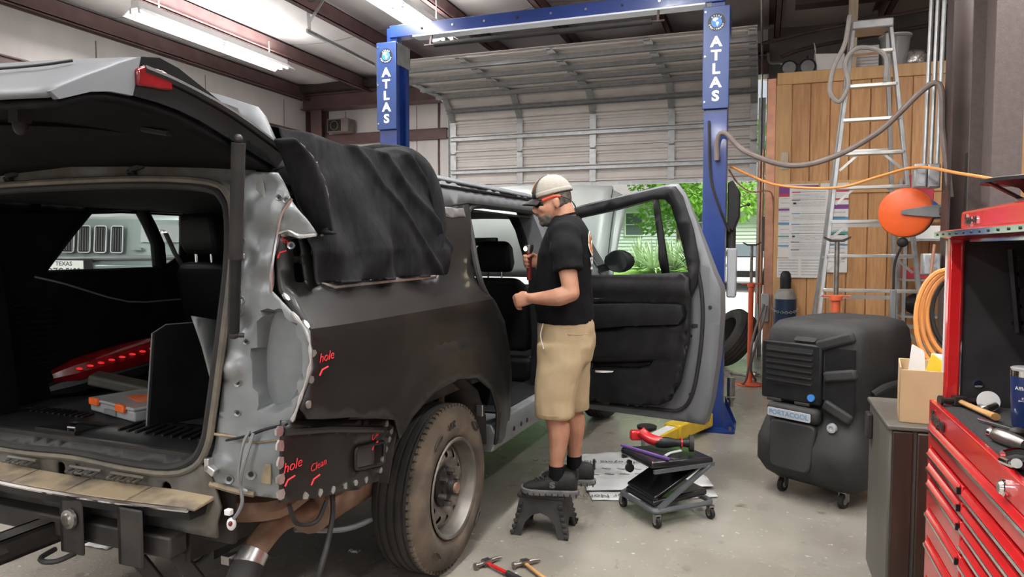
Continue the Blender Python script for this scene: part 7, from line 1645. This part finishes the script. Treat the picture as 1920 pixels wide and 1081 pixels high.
# --- light in the right hand
hp = man.matrix_basis @ V(.185,-.085,1.505)
mat('red_dark',(.16,.012,.014),.4)
flt = thing('inspection_light','small lit inspection light held in the right hand','flashlight',tuple(hp-Vector((0,0,.11))),R(190))
q = MB(); q.cyl((0,0,.0),(0,0,.16),.014,n=14); q.build('handle','red_dark',flt)
q = MB(); q.lathe([(.0,.155),(.016,.155),(.026,.18),(.026,.20),(.0,.20)],(0,0,0),(0,0,1),18); q.build('head','steel',flt)
mat('lamp_glow',(1,.9,.7),.4,emit=(1,.82,.55),estr=12); q = MB(); q.cyl((.018,.016,.178),(.022,.020,.178),.012,n=12); q.build('lens','lamp_glow',flt)
# ================================================================== FLOOR CLUTTER
# creeper seat, folded to a Z
A0, B0, C0 = Vector((-.80,4.22,0)), Vector((-.546,3.96,0)), Vector((-.235,4.24,0))
e1 = (C0-B0).normalized()
cr_ = thing('creeper_seat','grey framed black padded creeper folded into a seat','creeper',tuple((A0+C0)/2),math.atan2(e1.y,e1.x))
mat('frame_grey',(.11,.12,.13),.4,.4,c2=(.15,.16,.17),scale=8); mat('vinyl',(.012,.012,.013),.18,c2=(.018,.018,.02),scale=4,bump=.05,bscale=20,coat=.3)
hw, hl = .205, .18
q = MB(); q.tube([Vector((x,y,.095)) for x,y in rounded([(-hw,-hl),(hw,-hl),(hw,hl),(-hw,hl)],.05,5)], .017, n=8, closed=True, flat=.9); q.build('base_frame','frame_grey',cr_)
for x,y in ((-hw+.02,-hl),(hw-.02,-hl),(hw-.02,hl),(-hw+.02,hl)):
    q = MB(); q.cyl((x-.011,y,.032),(x+.011,y,.032),.032,n=16); cw = q.build('caster_wheel','rubber',cr_)
    q = MB(); q.box((x-.018,y-.014,.03),(x-.013,y+.014,.078)); q.box((x+.013,y-.014,.03),(x+.018,y+.014,.078)); q.box((x-.018,y-.016,.070),(x+.018,y+.016,.080)); q.build('caster_fork','steel',cw)
    q = MB(); q.cyl((x-.013,y,.032),(x+.013,y,.032),.014,n=10); q.build('hub','bare_metal',cw)
def pad(name, c, sx, sy, sz, ry, m='vinyl'):
    q = MB(); mm = Matrix.Translation(c) @ Matrix.Rotation(ry,4,'Y'); q.box((-sx,-sy,-sz),(sx,sy,sz), mm); return q.build(name,m,cr_,bevel=.016,seg=3)
pad('lower_pad',Vector((.0,.0,.135)),.19,.15,.020,R(-4)); pad('middle_pad',Vector((.02,.03,.225)),.20,.15,.014,R(-26)); pad('upper_pad',Vector((.0,.0,.345)),.215,.17,.022,R(3))
for y in (-.17,.17):
    q = MB(); q.bar((-.17,y,.10),(.18,y,.315),.014,.035,(0,1,0)); q.build('folding_link','frame_grey',cr_)
    q = MB(); q.bar((-.20,y,.318),(.215,y,.318),.016,.022); q.build('upper_rail','frame_grey',cr_)
    q = MB(); q.cyl((-.17,y-.02,.10),(-.17,y+.02,.10),.010,n=8); q.build('pivot_bolt','steel',cr_)
q = MB(); q.cyl((-.19,.09,.265),(-.19,.112,.265),.026,n=14); q.box((-.198,.085,.26),(-.182,.117,.31)); q.build('folded_caster','rubber',cr_)
def onpad(x,y,z): return cr_.matrix_basis @ Vector((x,y,z))
zp = .37
pol = thing('power_polisher','red and black cordless polisher lying on the creeper pad','power tool',tuple(onpad(0,0,zp+.018)),math.atan2(e1.y,e1.x)+R(-20))
q = MB(); q.tube([Vector((-.06,.02,.03)),Vector((.0,.0,.035)),Vector((.06,-.01,.035)),Vector((.13,-.02,.035))], lambda t: .028+.006*math.sin(t*6), n=12, smooth=4); q.build('body','black_plastic',pol)
q = MB(); q.tube([Vector((-.14,.07,.085)),Vector((-.10,.045,.055)),Vector((-.05,.02,.04)),Vector((.0,.0,.038))], lambda t: .033-.004*t, n=12, smooth=4); q.build('motor_housing','red_paint',pol)
q = MB(); q.box((-.20,.06,.03),(-.12,.11,.09)); q.build('battery','red_paint',pol,bevel=.012)
q = MB(); q.cyl((.13,-.02,.035),(.155,-.025,.035),.05,n=22); q.build('sanding_pad','rubber',pol)
q = MB(); q.lathe([(.028,-.004),(.032,-.004),(.032,.004),(.028,.004)],(.085,-.012,.035),(1,-.1,0),16,closed=True); q.build('red_ring','red_paint',pol)
gw = thing('trim_tool','grey plastic trim tool lying on the creeper pad','tool',tuple(onpad(-.02,-.08,zp)))
q = MB(); q.tube([onpad(-.08,-.10,zp+.008),onpad(-.02,-.07,zp+.012),onpad(.04,-.08,zp+.02),onpad(.06,-.05,zp+.012)], .010, n=8, smooth=4, flat=.6); q.build('blade','unit_grey',gw,world=True)
mat('purple',(.13,.07,.25),.4); q = MB(); a = onpad(-.205,.17,zp+.017); b_ = onpad(-.10,-.17,zp+.012); q.bar(a,b_,.022,.010); solo(q,'sanding_block','purple','long thin purple strip lying across the creeper pad','strip',tuple((a+b_)/2))
# plastic sheets printed with lettering
mat('film_grey',(.60,.61,.62),.35,c2=(.72,.73,.74),scale=8,detail=7,bump=.3,bscale=25)
def floor_sheet(pxs, z, label, name='plastic_sheet'):
    pts = [W(x,y,Z=z) for x,y in pxs]; c_ = sum(pts,Vector())/len(pts); t = thing(name,label,'sheet',(c_.x,c_.y,0),0,'printed sheets on the floor')
    q = MB(); q.sheet([(p.x,p.y) for p in pts], lambda x,y: Vector((x,y,z+.006*noise.noise(Vector((x*9,y*9,3))))), step=.05); q.build('sheet','film_grey',t,world=True,solid=.005)
    return t
fs1 = floor_sheet([(1088,851),(1180,845),(1255,843),(1262,860),(1325,893),(1338,910),(1240,915),(1100,918)], .024, 'large grey printed plastic sheet on the floor beyond the creeper')
fs2 = floor_sheet([(1104,922),(1240,920),(1338,918),(1346,930),(1225,936),(1110,936)], .010, 'folded printed sheet peeking out under the larger one')
a = W(1202,866,Z=.035); b_ = W(1086,864,Z=.035); dx = (b_-a).normalized(); dy = Vector((dx.y,-dx.x,0)); dy = dy if dy.y < 0 else -dy
q = MB(); q.text('of Toyota Motor North A', lambda x,y,t: a+dx*x*1.0+dy*y+Vector((0,0,t)), .074, .001, align='LEFT'); q.build('sheet_print','print_dark',fs1,world=True)
for k,(yy,n_) in enumerate(((876,5),(886,4))):
    for i in range(n_):
        p0 = W(1110+i*28+6*k,yy,Z=.034); q = MB(); q.box((p0.x-.035,p0.y-.012,.031),(p0.x+.03,p0.y+.006,.033)); q.build('sheet_print','print_grey',fs1,world=True)
a = W(1170,928,Z=.018); b_ = W(1110,929,Z=.018); dx = (b_-a).normalized(); dy = Vector((dx.y,-dx.x,0)); dy = dy if dy.y < 0 else -dy
q = MB(); q.text('or North A', lambda x,y,t: a+dx*x+dy*y+Vector((0,0,t)), .075, .001, align='LEFT'); q.build('sheet_print','print_dark',fs2,world=True)
# hammers on the floor
hammer((-1.265,3.205,0), math.atan2(-.47,.88), 'red handled body hammer on the floor by the rear tyre', hm='red_paint', L_=.30, grip='rubber', headm='steel', hs=1.1)
hammer((-1.083,3.262,0), math.atan2(-.66,.75), 'wood handled body hammer on the floor nearest the stool', L_=.30, headm='steel', hs=1.0)
# exhaust extraction hose slipped over the tail pipe
q = MB(); a = wl(-1.08,.70,.45); b_ = wl(-1.12,.71,.40); q.tube([a,b_,wl(-1.19,.75,.26),wl(-1.25,.86,.09),wl(-1.45,.95,.075),wl(-1.7,1.0,.075)], lambda t: .057+.002*math.sin(t*160), n=16, smooth=10); solo(q,'exhaust_hose','rubber','black extraction hose slipped over the tail pipe','hose',tuple(wl(-1.3,.87,0)))
# rags and scraps
mat('rag_white',(.62,.62,.60),.9,c2=(.50,.50,.49),scale=12)
for i,(px,py,r,lab) in enumerate(((195,1015,.10,'white paper towel on the floor under the hitch'),(15,1045,.05,'small white scrap at the left edge of the floor'),(383,1005,.05,'torn white plastic scrap under the bumper'),(665,1035,.025,'small metal strip on the floor before the tyre'))):
    p = W(px,py,Z=.0); q = MB(); q.grid(8,8,lambda a_,b__: p+Vector(((a_-.5)*r*2.2,(b__-.5)*r*1.6,.006+.02*abs(noise.noise(Vector((a_*3+i*7,b__*3,1))))))); solo(q,'rag','rag_white',lab,'scrap',tuple(p),solid=.003)
q = MB(); q.tube([W(330,1062,Z=.008),W(372,1050,Z=.008),W(388,1025,Z=.008),W(365,1018,Z=.008)], .005, n=6, smooth=6); solo(q,'loose_wire','rubber','black wire curled on the floor under the rear bumper','wire',tuple(W(370,1045,Z=0)))
# box fan heater on the back wall ledge
p = W(636,246,Y=10.75); fb = thing('wall_heater','old dusty box heater on the back wall ledge','heater',(p.x,10.78,3.592))
mat('dusty_box',(.20,.16,.15),.7,c2=(.28,.23,.21),scale=8)
q = MB(); q.box((-.20,-.10,0),(.22,.14,.23)); q.build('case','dusty_box',fb,bevel=.008)
q = MB(); q.box((-.18,-.106,.02),(.08,-.098,.21)); q.build('grille','frame_black',fb)
q = MB(); q.lathe([(.07,-.004),(.078,-.004),(.078,.004),(.07,.004)],(-.05,-.11,.115),(0,1,0),24,closed=True); q.build('fan_ring','dusty_box',fb)

# ================================================================== WHITE SUV ON THE NEXT RACK (seen through the side windows)
jw = thing('rack_car','silver green off-roader with slotted grille raised on a rack','car',(-5.13,4.23,0),math.atan2(-.954,.30))
mat('jeep_paint',(.20,.24,.23),.28,.35,c2=(.23,.27,.26),scale=3,coat=.4)
ZO = .80      # height of the runways
def J(x,y,z): return Vector((x,y,z+ZO))
body_s = [(-4.4,.45),(-4.45,1.0),(-4.3,1.15),(-3.9,1.7),(-3.0,1.75),(-1.9,1.70),(-1.2,1.12),(-.15,1.02),(-.02,.98),(0,.72),(.02,.62),(.0,.38),(-.3,.28),(-4.2,.28)]
q = MB(); q.loft([[J(x-(.10*abs(s)**3 if x > -.5 else 0), s*.92*(1 if z < 1.15 else .80), z) for x,z in body_s] for s in (-1,-.9,-.6,-.2,.2,.6,.9,1)]); q.build('body','jeep_paint',jw)
for k in range(7):
    y = (k-3)*.128; q = MB(); xo = .022-.10*abs(y/.92)**3
    q.prism(rounded([(y-.045,.72),(y+.040,.72),(y+.050,.92),(y-.035,.92)],.015), lambda p_,q_,t: J(xo+t-.10*(q_-.7)*.4,p_,q_), 0, .006); gs = q.build('grille_slot','black_hole',jw)
    q = MB(); q.tube([J(xo+.008-.04*(b__-.7),a_,b__) for a_,b__ in rounded([(y-.048,.715),(y+.043,.715),(y+.053,.925),(y-.038,.925)],.018)], .007, n=6, closed=True); q.build('slot_frame','chrome',gs)
    for j in range(4):
        q = MB(); q.bar(J(xo+.009,y-.03+j*.02,.73),J(xo+.003,y-.024+j*.02,.91),.003,.003); q.build('mesh_bar','grey_plastic',gs)
for s in (-1,1):
    q = MB(); q.loft([[J(.0-.10*abs(yy/.92)**3+xo2, s*yy, z) for z,xo2 in ((.80,.02),(.94,.0),(.94,-.08),(.80,-.08))] for yy in (.56,.66,.78,.88)]); hl_ = q.build('headlight','clear_plastic',jw)
    q = MB(); q.ell(J(-.06,s*.70,.87),(.03,.06,.045)); q.build('reflector','chrome',hl_)
    q = MB(); q.loft([[J(.035,s*.50,.74),J(.035,s*.58,.735),J(.03,s*.58,.755),J(.03,s*.50,.76)],[J(.0,s*.50,.74),J(.0,s*.58,.735),J(.0,s*.58,.755),J(.0,s*.50,.76)]]); q.build('tow_hook','jeep_paint',jw)
q = MB(); q.tube([J(.035-.12*abs(y/.92)**3,y,.665+.02*abs(y)) for y in (-.88,-.6,-.3,0,.3,.6,.88)], .018, n=8); q.build('bumper_groove','grey_plastic',jw)
q = MB(); q.loft([[J(.06-.12*abs(y/.92)**3,y,.40),J(.07-.12*abs(y/.92)**3,y,.62),J(-.1,y,.64),J(-.1,y,.40)] for y in (-.9,-.6,-.3,0,.3,.6,.9)]); q.build('bumper','jeep_paint',jw,bevel=.01)
q = MB(); q.box((.07,-.22,.495+ZO),(.085,.22,.665+ZO)); pm_ = q.build('plate_mount','black_plastic',jw,bevel=.01)
q = MB(); q.box((.085,-.153,.50+ZO),(.089,.153,.652+ZO)); pt_ = q.build('plate','letter_white',jw)
q = MB(); q.text('TEXAS', lambda x,y,t: J(.089+t,x,.625+y), .045, .001, bold=.0008); q.build('plate_text','print_dark',pt_)
q = MB(); q.text('DZC-F199', lambda x,y,t: J(.089+t,x*.92,.56+y*1.3), .065, .001, bold=.001); q.build('plate_text','print_dark',pt_)
q = MB(); q.prism([(.012*math.cos(k/10*6.283+1.57)*(1 if k % 2 == 0 else .45)-.118,.012*math.sin(k/10*6.283+1.57)*(1 if k % 2 == 0 else .45)+.625) for k in range(10)], lambda p_,q_,t: J(.089+t,p_,q_), 0, .001); q.build('plate_star','print_dark',pt_)
q = MB(); q.text('Jeep', lambda x,y,t: J(-.03+t*.7,x,1.0+y+t), .07, .006, bold=.002); q.build('badge','chrome',jw)
for x in (-.9,-3.6):
    for s in (-1,1):
        q = MB(); q.lathe([(.05,0),(.24,0),(.26,.02),(.36,.02),(.38,.05),(.38,.20),(.36,.23),(.05,.23)], J(x,s*.70,.38), (0,s,0), 26); q.build('wheel','rubber',jw)
q = MB(); q.loft([[J(-1.22,-.70,1.13),J(-1.22,.70,1.13),J(-1.24,.70,1.14),J(-1.24,-.70,1.14)],[J(-1.88,-.62,1.69),J(-1.88,.62,1.69),J(-1.9,.62,1.70),J(-1.9,-.62,1.70)]]); q.build('windshield','dark_glass',jw)
rk = thing('drive_on_rack','grey drive-on rack holding up the silver green off-roader','vehicle rack',(-5.13,4.23,0),math.atan2(-.954,.30))
for s in (-1,1):
    q = MB(); q.box((-4.2,s*.80-.22,ZO-.12),(-.2,s*.80+.22,ZO)); q.build('runway','frame_grey',rk)
    for x in (-4.0,-.5):
        q = MB(); q.box((x-.06,s*.80-.06,0),(x+.06,s*.80+.06,ZO-.12)); q.build('rack_leg','frame_grey',rk)
